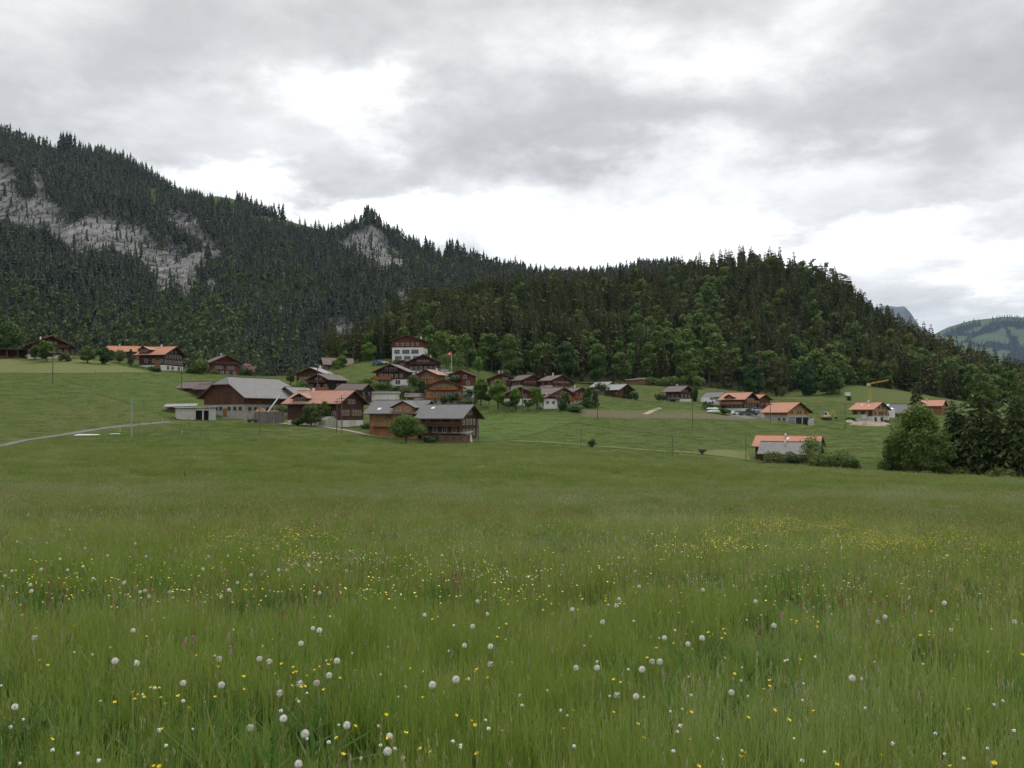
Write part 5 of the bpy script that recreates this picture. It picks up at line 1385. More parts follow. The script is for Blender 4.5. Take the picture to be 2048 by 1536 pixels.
for k, (px, py, D, h, r, m, txt) in enumerate([
    (808, 731, 330, 2.4, 2.0, 'village', 'shrub under the left windows of the school'), (833, 728, 331, 3.0, 1.4, 'deep', 'dark conical shrub before the school windows'),
    (845, 775, 275, 3.0, 1.8, 'deep', 'dark shrub between the grey-roofed chalet and the tan chalet'), (733, 772, 290, 3.2, 2.8, 'village', 'loose shrub on the slope left of the orange balcony'),
    (760, 776, 280, 2.0, 3.4, 'village', 'flowering hedge below the orange balcony'), (800, 780, 276, 1.8, 4.2, 'deep', 'long garden hedge below the white ground floor'),
    (812, 790, 268, 3.2, 2.6, 'olive', 'pale green shrub behind the white garages'), (826, 772, 280, 4.4, 1.8, 'olive', 'grey-green garden tree beside the tan chalet'),
    (893, 735, 335, 6.5, 3.6, 'village', 'pale leafy bush at the foot of the flagpole'), (915, 740, 336, 8.5, 3.6, 'village', 'round green tree behind the flagpole'),
    (957, 742, 340, 7.0, 2.4, 'bright', 'fresh green slender tree right of the flagpole'), (905, 800, 259, 2.0, 1.6, 'deep', 'flower shrub under the long balcony'),
    (889, 806, 257, 2.6, 1.1, 'deep', 'conical shrub in the middle of the balcony chalet front'), (935, 806, 260, 2.0, 4.0, 'olive', 'hedge along the parked cars'),
    (978, 802, 258, 2.6, 1.8, 'deep', 'dark shrub left of the brightest garden tree'), (1133, 803, 262, 3.4, 1.6, 'deep', 'dark shrub against the orange-boarded chalet'),
    (1127, 818, 250, 3.4, 1.3, 'deep', 'clipped egg-shaped topiary before the white garage'), (1148, 822, 250, 1.6, 3.2, 'deep', 'clipped dark hedge right of the topiary'),
    (1200, 786, 328, 4.6, 2.4, 'deep', 'leafy shrub against the rear grey-roofed barn'), (1268, 799, 330, 3.4, 2.2, 'deep', 'bush at the right corner of the ivy-covered barn'),
    (1320, 800, 330, 3.0, 2.0, 'olive', 'loose bush left of the lone chalet'), (1420, 814, 292, 1.8, 2.4, 'olive', 'garden shrub left of the right-hand farm'),
    (1668, 797, 372, 7.0, 4.0, 'village', 'low olive bush at the foot of the round edge trees'), (1700, 842, 288, 1.4, 2.4, 'deep', 'low dark bush beside the earth heap'),
    (1698, 800, 352, 1.6, 1.0, 'deep', 'small dark bush on the slope left of the crane')]):
    tree_obj('bush', px, py, D, h, r, Fo[m], txt, 'bush', 'bush', seed=60 + k, leaf=.26, dense=1.2)
tree_obj('leafy_tree', 962, 806, 256, 7.4, 2.7, Fo['village'], 'left of the three leafy trees before the brown-roofed row', 'leafy tree', seed=24, leaf=.26, dense=1.8, topw=.6)
tree_obj('maple_tree', 996, 812, 252, 8.0, 3.2, Fo['bright'], 'biggest and brightest green maple before the brown-roofed row', 'maple', seed=25, leaf=.26, dense=2.2, topw=.6)
tree_obj('leafy_tree', 1032, 813, 251, 5.6, 2.2, Fo['bright'], 'small round tree between the big maple and the utility pole', 'leafy tree', seed=26, leaf=.24, dense=1.6)
tree_obj('leafy_tree', 1074, 814, 251, 6.0, 2.3, Fo['bright'], 'small round bright tree beside the white gabled garage', 'leafy tree', seed=27, leaf=.24, dense=1.7)
tree_obj('conifer', 1176, 813, 262, 5.6, 2.2, Fo['deep'], 'left plump conifer of the two right of the small chalet', 'conifer', 'column', seed=28, leaf=.26, dense=2.4)
tree_obj('conifer', 1191, 812, 266, 5.4, 1.4, Fo['spruce'], 'right slim dark conifer of the two right of the small chalet', 'conifer', 'column', seed=29, leaf=.24, dense=2)
tree_obj('leafy_tree', 1389, 810, 322, 6.6, 2.1, Fo['deep'], 'dark purple-green oval tree right of the lone chalet', 'leafy tree', seed=30, leaf=.28, dense=1.6)
tree_obj('fruit_tree', 1184, 899, 184, 2.3, 1.3, Fo['olive'], 'small sparse fruit tree alone in the middle meadow', 'fruit tree', seed=31, leaf=.10, dense=.6, trunk_r=.08, base=.3)
# big trees along the lower forest edge
tree_obj('maple_tree', 1506, 797, 378, 20.5, 6.4, Fo['deep'], 'tall rounded deep green maple at the forest edge left of the dark double tree', 'maple', seed=32, leaf=.5, dense=2.6, topw=.6, base=.03, trunk_r=.45)
tree_obj('leafy_tree', 1552, 800, 378, 20, 6.0, Fo['spruce'], 'dark brown-green tall tree between the two rounded maples', 'leafy tree', seed=33, leaf=.5, dense=2.4, topw=.5, base=.03, trunk_r=.45)
tree_obj('maple_tree', 1612, 802, 376, 19.0, 5.6, Fo['deep'], 'tall oval deep green maple above the new barn', 'maple', seed=34, leaf=.46, dense=2.6, topw=.55, base=.03, trunk_r=.45)
tree_obj('maple_tree', 1664, 800, 372, 15.2, 6.0, Fo['leaf'], 'round crowned green maple at the right end of the forest-edge maples', 'maple', seed=35, leaf=.46, dense=2.4, topw=.8, base=.04, trunk_r=.4)
for k, (px, py, D, h, r, m, txt) in enumerate([
    (1018, 757, 362, 19, 6.5, 'leaf', 'broad leafy tree at the forest edge above the two white chimneys'), (1196, 768, 370, 18, 5.4, 'leaf', 'leafy tree at the forest edge above the grey-roofed barns'),
    (1130, 765, 368, 19, 6.0, 'deep', 'deep green leafy tree at the forest edge above the right row chalet'), (1240, 768, 374, 15, 5.0, 'leaf', 'leafy tree at the forest edge just left of the firewood stacks'),
    (1375, 772, 384, 17, 5.0, 'leaf', 'leafy tree at the forest edge above the lone chalet'), (880, 716, 352, 12, 5.0, 'village', 'light green leafy tree right of the white school'),
    (935, 735, 352, 13, 4.6, 'leaf', 'leafy tree at the forest edge above the plain red-brown chalet')]):
    tree_obj('leafy_tree', px, py, D, h, r, Fo[m], txt, 'leafy tree', seed=90 + k, leaf=.44, dense=2, topw=.6, base=.04, trunk_r=.35)
for k, (px, w) in enumerate(((1295, 5), (1325, 6), (1350, 5), (1400, 5))):
    tree_obj('bush', px, 772, 380, 4.8, w * .8, Fo['leaf'], ['rounded bush behind the firewood stacks', 'rounded bush right of the firewood stacks', 'rounded bush above the lone chalet roof', 'rounded bush right of the lone chalet roof'][k], 'bush', 'bush', seed=120 + k, leaf=.4, dense=1.6)
# lower right group, near
tree_obj('leafy_tree', 1838, 950, 143, 12.4, 5.3, Fo['edge'], 'broad leafy tree in front of the tall spruces at the lower right', 'leafy tree', seed=40, leaf=.20, dense=5, topw=.6, base=.0, trunk_r=.3, flat=.9)
tree_obj('leafy_tree', 1800, 948, 147, 7.5, 3.4, Fo['village'], 'lower leafy tree at the left end of the right-hand group', 'leafy tree', seed=41, leaf=.19, dense=3, base=.0)
tree_obj('leafy_tree', 1873, 952, 139, 7.0, 3.4, Fo['leaf'], 'rounded dark bushy tree right of the broad leafy tree', 'leafy tree', seed=42, leaf=.19, dense=3, base=.0)
tree_obj('spruce_tree', 1836, 948, 160, 17.5, 3.2, Fo['near_spruce'], 'spruce rising behind the broad leafy tree at the lower right', 'spruce', 'spruce', seed=43, leaf=.2, dense=1.5, base=.1)
tree_obj('larch_tree', 1964, 956, 143, 20.0, 5.6, Fo['larch'], 'tall feathery light green larch at the right edge', 'larch', 'larch', seed=44, leaf=.2, base=.10, trunk_r=.3)
tree_obj('spruce_tree', 1906, 956, 146, 13.5, 3.8, Fo['near_spruce'], 'spruce between the leafy tree and the feathery larch', 'spruce', 'spruce', seed=45, leaf=.2, dense=1.6, base=.03)
tree_obj('spruce_tree', 1945, 958, 139, 10.5, 3.6, Fo['near_spruce'], 'dark spruce low in front of the feathery larch', 'spruce', 'spruce', seed=46, leaf=.2, dense=1.6, base=.0)
tree_obj('spruce_tree', 1992, 960, 137, 12.0, 3.8, Fo['near_spruce'], 'dark spruce right of the feathery larch', 'spruce', 'spruce', seed=47, leaf=.2, dense=1.6, base=.0)
tree_obj('spruce_tree', 2034, 962, 134, 14.0, 3.9, Fo['near_spruce'], 'blackish spruce at the very right edge of the view', 'spruce', 'spruce', seed=48, leaf=.2, dense=1.6, base=.0)
tree_obj('larch_tree', 2040, 950, 160, 19.0, 5.0, Fo['larch'], 'second larch behind the blackish spruce at the right edge', 'larch', 'larch', seed=49, leaf=.2, base=.2)
tree_obj('spruce_tree', 1925, 950, 170, 14.0, 3.5, Fo['near_spruce'], 'farther spruce seen left of the feathery larch crown', 'spruce', 'spruce', seed=50, leaf=.25, dense=1.4, base=.1)
for k, (px, py, D, h, r, m, txt) in enumerate([(1640, 938, 163, 4.0, 2.6, 'leaf', 'leafy bush at the right end of the long orange roof'), (1672, 940, 160, 4.3, 3.0, 'leaf', 'tallest bush of the three right of the lower right farm'),
    (1700, 941, 158, 2.6, 1.9, 'village', 'rightmost low bush before the open field'), (1620, 932, 172, 7.6, 2.7, 'village', 'thin leafy tree covering the right part of the orange roof'),
    (1555, 934, 170, 3.6, 2.6, 'olive', 'sparse bush in front of the old silvery roof'), (1586, 930, 172, 3.0, 2.0, 'olive', 'low loose bush before the dark barn doors'), (1773, 950, 148, 3.4, 2.0, 'leaf', 'small bush at the left foot of the right-hand trees'),
    (1905, 958, 138, 2.4, 2.4, 'leaf', 'low bramble bush at the foot of the spruces'), (2005, 966, 131, 2.6, 1.8, 'leaf', 'light green sapling at the foot of the right-hand spruces')]):
    tree_obj('bush', px, py, D, h, r, Fo[m], txt, 'bush', 'bush', seed=140 + k, leaf=.17, dense=2.6)
tree_obj('leafy_tree', 18, 716, 330, 14.5, 6.0, Fo['leaf'], 'big leafy tree behind the carport at the far left', 'leafy tree', seed=160, leaf=.42, dense=2, base=.04)
tree_obj('leafy_tree', -30, 716, 326, 13.5, 6.0, Fo['leaf'], 'second leafy tree behind the carport, cut by the left edge', 'leafy tree', seed=161, leaf=.42, dense=2, base=.04)

# ------------------------------------------------------------------ poles, wires, flag, lamp, crane
def pole(px, py, D, h, label, arm=True, r=.13, lean=0, mat='pole', kind='utility_pole'):
    e = anchored(kind, px, py, D, 8, label, 'utility pole', 'utility poles')
    MB().tube([(0, 0, -1), (lean * .5, 0, h / 2), (lean, 0, h)], [r, r * .9, r * .75], 8).build('mast', M_[mat], e)
    if arm:
        MB().box(lean - .8, lean + .8, -.06, .06, h - .75, h - .6).build('crossarm', M_['trim'], e)
        for x in (-.7, -.25, .25, .7): MB().tube([(lean + x, 0, h - .6), (lean + x, 0, h - .38)], [.07, .05], 6).build('insulator', M_['white'], e)
    return e
pole(263, 876, 170, 7.9, 'stout grey pole standing in the meadow beside the farm road', False, .15, 0, 'metal')
pole(105, 766, 240, 9.2, 'reddish brown pole rising in front of the far left chalet')
pole(363, 783, 262, 9.6, 'thin grey pole before the gable of the orange farmhouse')
pole(519, 868, 180, 6.8, 'dark slim pole in the field before the huge barn', False, .08)
pole(673, 869, 196, 8.2, 'left pole of the pair in front of the terracotta farmhouse', True, .11, .1)
pole(684, 869, 195, 8.9, 'right taller pole of the pair in front of the terracotta farmhouse', True, .11, -.15)
pole(635, 790, 262, 9.8, 'tall pole rising between the two dark chalets behind the farmhouse', True, .15)
pole(1045, 829, 246, 8.6, 'greenish pole before the low white wall of the village', True, .14)
pole(1195, 838, 240, 8.5, 'pale pole at the left end of the bare soil strip', True, .12)
pole(1385, 857, 234, 7.4, 'thin pole in the field below the lone chalet', False, .1)
pole(1345, 917, 179, 4.8, 'thin pole at the edge of the mown track, middle meadow', False, .08)
pole(1162, 906, 181, 5.4, 'faint pole left of the small lone fruit tree', False, .07)
pole(1492, 924, 175, 4.8, 'short pole left of the lower right farm', False, .08)
pole(1541, 866, 250, 9.0, 'tall pole in front of the new barn roof', True, .11)
pole(1691, 862, 262, 8.6, 'thin pole left of the earth heap', False, .1)
pole(1352, 770, 372, 6.0, 'thin pole at the forest edge beside the firewood stacks', False, .1)
pole(1006, 742, 345, 7.0, 'thin pole above the two white chimneys', False, .1)
pole(912, 746, 330, 7.0, 'thin pale pole right of the flagpole', False, .1)
e = anchored('strut_pole', 957, 889, 190, 0, 'dark braced double pole at the right gable of the nearest chalet', 'utility pole')
MB().tube([(0, 0, -.6), (0, 0, 5.8)], [.12, .09], 8).build('mast', M_['pole'], e); MB().tube([(-.85, 0, -.6), (-.02, 0, 4.6)], [.11, .09], 8).build('brace', M_['pole'], e)
def wires(pts, label, n=2, sag=.6, gap=.5):
    b = MB(); o = at(*pts[0])
    for k in range(n):
        for a, c in zip(pts[:-1], pts[1:]):
            A = at(*a) - o; C = at(*c) - o; P = []
            for t in np.linspace(0, 1, 9): P.append(A * (1 - t) + C * t + np.array([0, 0, -sag * 4 * t * (1 - t) + k * gap]))
            b.tube(P, .022, 4, cap=False)
    w = b.build('power_line', M_['pole'], None, o); tag(w, label, 'cable')
wires([(105, 703, 240), (363, 722, 262), (635, 731, 262)], 'power cables strung from the reddish pole to the tall pole behind the farmhouse')
wires([(1195, 779, 240), (1385, 806, 234), (1541, 806, 250)], 'power cables crossing the field before the bare soil strip', 1)
# flag
e = anchored('flagpole', 903, 752, 318, 0, 'tall pale flagpole flying the red flag in the village', 'flagpole')
MB().tube([(0, 0, -1), (0, 0, 9.3)], [.1, .06], 8).build('mast', M_['frame'], e)
fl = anchored('flag', 903, 752, 317.9, 0, 'square red flag with white cross hanging from the flagpole', 'flag')
def flag_pt(u, v): return (-.1 - u * 1.25, .18 * sin(u * 5 + v * 1.2), 9.2 - v * 1.5 - u * .32)
def cloth(name, mat, u0, u1, v0, v1, off, par):
    n = 10; b = MB(); P = []
    for s in (-1, 1):
        for i in range(n + 1):
            for j in range(n + 1):
                u = u0 + (u1 - u0) * i / n; v = v0 + (v1 - v0) * j / n; x, y, z = flag_pt(u, v); P.append((x, y + s * off, z))
    m = (n + 1) ** 2; fs = []
    for i in range(n):
        for j in range(n):
            a = i * (n + 1) + j; fs.append((a, a + n + 1, a + n + 2, a + 1)); fs.append((m + a, m + a + 1, m + a + n + 2, m + a + n + 1))
    b.add(P, fs); return b.build(name, mat, par)
cloth('field', mat_plain('red_cloth', (.50, .03, .025), .1), 0, 1, 0, 1, .006, fl)
WH = mat_plain('white_cloth', (.75, .74, .72), .05)
cr = cloth('cross', WH, .40, .60, .2, .8, .018, fl); cloth('cross_arm', WH, .2, .8, .41, .59, .022, cr)
# street lamp
e = anchored('street_lamp', 946, 803, 258, 0, 'pale double-headed street lamp beside the parked cars', 'street lamp')
MB().tube([(0, 0, -1), (0, 0, 3.6)], .07, 8).build('mast', mat_plain('pale_yellow_paint', (.50, .46, .25), .1), e)
for s in (-1, 1):
    a = MB().tube([(0, 0, 3.55), (s * .55, 0, 3.7)], .04, 6).build('arm', M_['metal'], e)
    MB().tube([(s * .45, 0, 3.68), (s * .95, 0, 3.76)], [.12, .16], 8).build('lamp_head', M_['frame'], e)
# crane
YEL = mat_plain('crane_yellow_paint', (.48, .34, .07), .12, 1, .5)
e = anchored('tower_crane', 1741, 846, 299, 14, 'small yellow tower crane behind the unfinished timber house', 'crane')
def lattice(b, p0, p1, w, n, r=.05):
    p0 = np.array(p0, float); p1 = np.array(p1, float); d = p1 - p0
    ax = np.array([0, 1, 0]); d1 = d / np.linalg.norm(d); s1 = np.cross(d1, ax); s1 /= np.linalg.norm(s1); s2 = np.cross(d1, s1)
    cs = [s1 * w + s2 * w, s1 * w - s2 * w, -s1 * w - s2 * w, -s1 * w + s2 * w]
    for c in cs: b.tube([p0 + c, p1 + c], r, 4)
    for k in range(n):
        a = p0 + d * k / n; c_ = p0 + d * (k + 1) / n
        for q in range(4): b.tube([a + cs[q], c_ + cs[(q + 1) % 4]], r * .7, 4, cap=False)
lattice(m := MB(), (0, 0, -1), (0, 0, 13.9), .27, 20, .055); m.build('mast', YEL, e)
lattice(m := MB(), (-.9, 0, 13.6), (6.2, 0, 15.0), .18, 12, .05); j = m.build('jib', YEL, e)
MB().box(-1.0, -.1, -.5, .5, 12.9, 13.9).build('counterweight', M_['concrete'], e)
MB().box(-1.1, 1.1, -1.1, 1.1, -.8, .5).build('ballast', M_['concrete'], e)
# excavator
def excavator():
    e = anchored('excavator', 1653, 839, 288, -14, 'small yellow excavator digging in the field left of the building site', 'excavator')
    DK = mat_plain('dark_rubber', (.03, .03, .03), .2)
    for s in (-1, 1):
        b = MB(); b.prism([(-1.3, s * .8 - .2, .0), (1.3, s * .8 - .2, .0), (1.6, s * .8 - .2, .35), (1.3, s * .8 - .2, .7), (-1.3, s * .8 - .2, .7), (-1.6, s * .8 - .2, .35)], (0, .4, 0)); b.build('track', DK, e)
    MB().prism([(-1.6, -.9, .8), (1.2, -.9, .8), (1.3, -.9, 1.2), (.5, -.9, 1.7), (-1.5, -.9, 1.6)], (0, 1.8, 0)).build('body', YEL, e)
    MB().prism([(-.6, -.95, 1.0), (.7, -.95, 1.0), (.55, -.95, 2.5), (-.5, -.95, 2.6)], (0, .95, 0)).build('cab', M_['white'], e)
    MB().prism([(-.42, -.99, 1.6), (.52, -.99, 1.6), (.44, -.99, 2.35), (-.38, -.99, 2.4)], (0, .04, 0)).build('cab_window', M_['glass'], e)
    b = MB(); b.prism([(.6, .1, 1.2), (2.0, .1, 2.9), (2.3, .1, 2.8), (1.1, .1, 1.1)], (0, .25, 0)); b.build('boom', YEL, e)
    b = MB(); b.prism([(2.0, .12, 2.95), (2.3, .12, 2.95), (3.3, .12, 1.0), (3.05, .12, .9)], (0, .2, 0)); b.build('arm', YEL, e)
    MB().prism([(2.95, -.1, 1.0), (3.4, -.1, .95), (3.5, -.1, .3), (2.8, -.1, .1), (2.7, -.1, .5)], (0, .7, 0)).build('bucket', DK, e)
excavator()
EARTH = mat_plain('dug_earth', (.27, .215, .155), .4, .8)
heap('earth_heap', 1733, 853, 277, 7.6, 3.5, 1.9, EARTH, 'long heap of dug earth in front of the unfinished house', 'heap', 3, 34)
heap('earth_heap', 1762, 852, 281, 5.0, 3.0, 1.3, EARTH, 'lower right end heap of dug earth by the building site', 'heap', 7)
heap('gravel_heap', 1700, 846, 286, 2.6, 2.0, 1.2, mat_plain('pale_gravel_heap', (.34, .32, .28), .3, 2), 'small pale gravel heap at the left end of the earth heap', 'heap', 9)
rr = random.Random(17)
for k, (px, py, D, c, txt) in enumerate([(1703, 836, 290, (.30, .42, .10), 'lime green building container left of the unfinished house'), (1715, 835, 291, (.30, .42, .10), 'second lime green building container near the unfinished house'),
                                       (1727, 835, 290, (.50, .52, .53), 'pale wrapped stack of building panels in front of the unfinished house'), (1772, 838, 292, (.6, .6, .57), 'white wrapped pallet right of the unfinished house')]):
    e = anchored('building_material', px, py, D, rr.uniform(-20, 20), txt, 'building supplies')
    b = MB(); 
    for q in range(3): b.box(-.95 + q * .02, .95 - q * .05, -.6, .6, -.3 + q * .45, .1 + q * .45)
    b.build('stack', mat_plain(f'wrapped_supplies_{k}', c, .15, 1), e)
    b = MB()
    for x in (-.6, .55): b.box(x, x + .06, -.63, .63, -.3, 1.04)
    b.build('strap', M_['metal'], e)
# ------------------------------------------------------------------ cars
CARG = M_['glass']
def car(px, py, D, yaw, color, label, van=False):
    e = anchored('parked_car', px, py, D, yaw, label, 'van' if van else 'car', 'parked cars')
    m = mat_plain('car_paint_' + '_'.join(str(int(c * 100)) for c in color), color, .03, 1, .25, .6)
    h = 1.9 if van else 1.42
    prof = [(-2.1, .35), (2.1, .35), (2.15, .62), (2.05, .82), (1.1, .95), (.55, h), (-1.35, h), (-2.0, .98), (-2.15, .7)] if not van else [(-2.3, .35), (2.3, .35), (2.35, .8), (2.0, 1.1), (1.4, h), (-2.25, h), (-2.3, .9)]
    b = MB().prism([(x, -.84, z) for x, z in prof], (0, 1.68, 0)); b.build('body', m, e)
    win = [(1.0, 1.0), (.52, h - .08), (-1.28, h - .08), (-1.8, 1.0)] if not van else [(1.75, 1.15), (1.3, h - .12), (.3, h - .12), (.3, 1.15)]
    for s in (-.87, .84): MB().prism([(x, s, z) for x, z in win], (0, .03, 0)).build('window', CARG, e)
    MB().prism([(1.13, -.7, 1.0), (1.13, .7, 1.0), (.62, .62, h - .05), (.62, -.62, h - .05)], (.03, 0, .02)).build('windscreen', CARG, e)
    for x in (-1.35, 1.35):
        for s in (-1, 1):
            MB().tube([(x, s * .66, .33), (x, s * .88, .33)], .33, 14).build('wheel', mat_plain('dark_rubber', (.03, .03, .03), .2), e)
    for s in (-.6, .6): MB().box(2.08, 2.17, s - .18, s + .18, .62, .78).build('headlight', M_['frame'], e)
    return e
car(755, 729, 324, 12, (.04, .11, .28), 'blue car parked on the slope left of the school')
car(765, 728, 326, 12, (.55, .56, .57), 'silver car just right of the blue car on the slope')
car(1476, 830, 276, 20, (.68, .68, .67), 'white car parked in front of the right-hand farm')
car(1490, 831, 275, 15, (.10, .105, .11), 'dark grey car next to the white car at the farm')
car(1503, 831, 275, 5, (.05, .055, .065), 'black car right of the dark grey one in the farm yard')
car(1517, 824, 284, -8, (.40, .42, .45), 'silver-blue car in front of the small rust-red barn')
car(1416, 806, 292, 30, (.62, .63, .62), 'white van at the left side of the right-hand farm', True)
car(940, 797, 266, 5, (.05, .06, .12), 'navy car parked behind the hedge by the street lamp')
car(957, 798, 266, 0, (.60, .60, .58), 'pale car behind the trees by the street lamp')
car(970, 799, 266, 0, (.35, .36, .37), 'grey car behind the big maple')
car(886, 745, 312, 10, (.45, .47, .48), 'silver car beside the foot of the flagpole')
car(894, 749, 311, 10, (.60, .60, .60), 'white car below the foot of the flagpole')
# tarpaulin, water tank, trailer, bales, small things
def drape(name, px, py, D, w, d, h, mat, label, cat, yaw=0, seed=1):
    e = anchored(name, px, py, D, yaw, label, cat); n = 14
    X, Y = np.meshgrid(np.linspace(-w / 2, w / 2, n * 2), np.linspace(-d / 2, d / 2, n))
    Z = h * (1 - np.abs(2 * Y / d) ** 2.2) * (.75 + .5 * fbm(X * 1.1, Y * 1.1, seed)) * (1 - np.abs(2 * X / w) ** 6) - .15
    V = np.stack([X, Y, Z], -1).reshape(-1, 3); i, j = np.meshgrid(np.arange(n - 1), np.arange(n * 2 - 1), indexing='ij'); q = (i * n * 2 + j).ravel()
    link('sheet', mesh_np('sheet', V, np.stack([q, q + 1, q + n * 2 + 1, q + n * 2], -1), [mat]), e); return e
TARP = mat_plain('white_tarpaulin', (.62, .63, .63), .08)
drape('tarpaulin', 175, 869, 181, 5.2, .8, .22, TARP, 'long crumpled white tarpaulin beside the farm road', 'tarpaulin', -8, 2)
drape('tarpaulin', 178, 873, 177, 8.0, .3, .16, TARP, 'thin white plastic pipe bundle lying below the tarpaulin', 'pipe bundle', -10, 3)
drape('tarpaulin', 220, 877, 173, 3.6, .25, .15, TARP, 'curved end of the white pipe near the grey pole', 'pipe', 6, 4)
drape('tarpaulin', 230, 867, 182, 2.2, .4, .2, mat_plain('blue_green_tarp', (.30, .45, .45), .1), 'small blue-green tarpaulin right of the white one', 'tarpaulin', 0, 5)
drape('tarpaulin', 1434, 823, 282, 7, 2.5, .7, mat_plain('grey_net', (.34, .36, .34), .25, 2), 'grey covered vegetable bed left of the right-hand farm', 'garden cover', 10, 6)
drape('tarpaulin', 1425, 817, 286, 4, 1.6, .5, mat_plain('pale_net', (.45, .48, .45), .25, 2), 'pale garden cover above the grey vegetable bed', 'garden cover', 10, 7)
e = anchored('water_tank', 1695, 792, 362, 20, 'white square water tank on the slope beside the round maple', 'water tank')
MB().box(-1.0, 1.0, -.8, .8, .1, 1.5).build('tank', M_['white'], e); b = MB(); b.tube([(0, 0, 1.5), (0, 0, 1.7)], .25, 10); b.build('lid', M_['metal'], e)
b = MB()
for x in (-.8, .7): b.box(x, x + .1, -.85, .85, -.6, .1)
b.build('skid', M_['trim'], e)
e = anchored('trough', 1405, 907, 189, 15, 'small dark cart standing on the mown track', 'cart')
MB().prism([(-.7, -.4, .35), (.7, -.4, .35), (.85, -.4, .95), (-.85, -.4, .95)], (0, .8, 0)).build('box', M_['trim'], e)
for s in (-1, 1): MB().tube([(-.1, s * .42, .3), (-.1, s * .5, .3)], .32, 12).build('wheel', mat_plain('dark_rubber', (.03, .03, .03), .2), e)
e = anchored('handcart', 505, 845, 212, 20, 'low dark cart on the gravel lane before the huge barn', 'cart')
MB().prism([(-1.1, -.5, .35), (1.1, -.5, .35), (1.2, -.5, .85), (-1.2, -.5, .85)], (0, 1.0, 0)).build('box', M_['trim'], e)
for x in (-.8, .8):
    for s in (-1, 1): MB().tube([(x, s * .52, .28), (x, s * .6, .28)], .28, 10).build('wheel', mat_plain('dark_rubber', (.03, .03, .03), .2), e)
# fence posts
def stake(px, py, D, h, label, mat='pole', r=.045, group='fence stakes'):
    p = at(px, py, D); p[2] = gz(p[0], p[1])
    o = MB().tube([(0, 0, -.3), (.01, 0, h * .55), (0, .02, h)], [r, r * .95, r * .8], 6).build('fence_stake', M_[mat], None, p, rz=px); tag(o, label, 'fence stake', group)
o = MB(); o.tube([(0, 0, -.3), (.01, 0, .6), (.03, 0, 1.05)], [.055, .052, .045], 7); o.box(-.06, .08, -.05, .05, .62, .72)
p = at(369, 977, 85); p[2] = gz(p[0], p[1]); tag(o.build('fence_stake', M_['pole'], None, p), 'single dark wooden stake standing alone in the near meadow', 'fence stake')
FS = [(240, 864, 'beside the stout grey pole'), (279, 850, 'left of three along the farm road bend'), (301, 848, 'second along the farm road bend'), (325, 846, 'third along the farm road bend'),
      (378, 841, 'below the white garage'), (404, 840, 'below the right end of the white garage'), (364, 870, 'in the bright strip below the white garage'), (401, 869, 'in the bright strip left of the dark slim pole'),
      (174, 772, 'on the upper left pasture edge'), (233, 791, 'halfway along the upper pasture edge'), (287, 808, 'low on the upper pasture edge'), (191, 746, 'at the corner of the mown hay field'),
      (547, 849, 'yellowish, by the gravel lane left of the fruit tree'), (582, 852, 'yellowish, by the gravel lane under the farmhouse'), (1618, 851, 'beside the concrete wall of the new barn'), (1683, 860, 'left of the thin pole by the earth heap')]
for k, (px, py, txt) in enumerate(FS):
    x, y, z = hit(px, py); stake(px, py, float(y[0]), 1.15, f'thin fence stake {txt}', 'frame' if k % 3 == 0 else 'pole')
# greenery filling the gardens between the houses
for k, (px, py, D, h, r, m, txt) in enumerate([
    (795, 730, 331, 2.6, 1.8, 'village', 'shrub at the left foot of the white school'), (820, 731, 330, 2.2, 2.0, 'deep', 'low shrub under the middle windows of the school'), (858, 726, 336, 4.4, 2.4, 'village', 'bush at the right corner of the white school'),
    (905, 765, 296, 3.0, 1.6, 'olive', 'garden bush between the tan and the plain red-brown chalet'), (957, 782, 296, 3.4, 1.8, 'village', 'garden bush right of the plain red-brown chalet'), (944, 790, 280, 2.4, 1.8, 'deep', 'garden bush below the cream foundation wall'),
    (838, 790, 276, 2.6, 1.6, 'deep', 'dark shrub above the low garage wing'), (816, 800, 264, 2.0, 1.8, 'village', 'shrub between the white garages and the low wing'), (700, 748, 330, 2.6, 2.0, 'village', 'bush at the right end of the long brown roof'),
    (770, 748, 312, 2.0, 1.6, 'olive', 'small bush on the slope above the grey-roofed chalet'), (745, 765, 300, 2.2, 2.0, 'olive', 'loose bush on the slope left of the grey-roofed chalet'), (610, 795, 266, 2.8, 2.2, 'deep', 'bush between the grey barn annex and the balcony'),
    (1018, 812, 250, 1.6, 1.8, 'deep', 'low shrub under the small round garden tree'), (1056, 812, 251, 1.8, 1.4, 'village', 'low shrub at the utility pole before the white wall'), (1168, 790, 296, 2.6, 1.6, 'village', 'bush behind the plump conifer'),
    (1140, 772, 318, 2.8, 1.8, 'deep', 'bush at the right end of the brown-roofed row'), (1008, 752, 348, 3.2, 2.4, 'olive', 'bush on the bank above the two white chimneys'), (1060, 756, 350, 3.0, 2.4, 'leaf', 'bush on the bank above the middle row chalet'),
    (560, 826, 236, 2.6, 1.8, 'village', 'bush between the barn wall and the farmhouse eave'), (604, 850, 210, 2.0, 1.8, 'deep', 'low garden bush at the left end of the farmhouse garden'), (736, 858, 214, 1.6, 1.4, 'village', 'low bush at the left corner of the pale boarded house'),
    (860, 882, 190, 1.3, 1.6, 'deep', 'low plants along the wall behind the apple tree'), (130, 722, 284, 3.2, 1.8, 'olive', 'bush right of the wide dark chalet at far left'), (310, 744, 292, 2.0, 2.4, 'deep', 'low hedge before the orange farmhouse balcony'),
    (1450, 826, 280, 1.6, 1.8, 'deep', 'low garden shrub before the right-hand farm'), (1500, 826, 286, 1.8, 1.2, 'village', 'small shrub between the parked cars and the farmhouse')]):
    tree_obj('bush', px, py, D, h, r, Fo[m], txt, 'bush', 'bush', seed=200 + k, leaf=.24, dense=1.3)

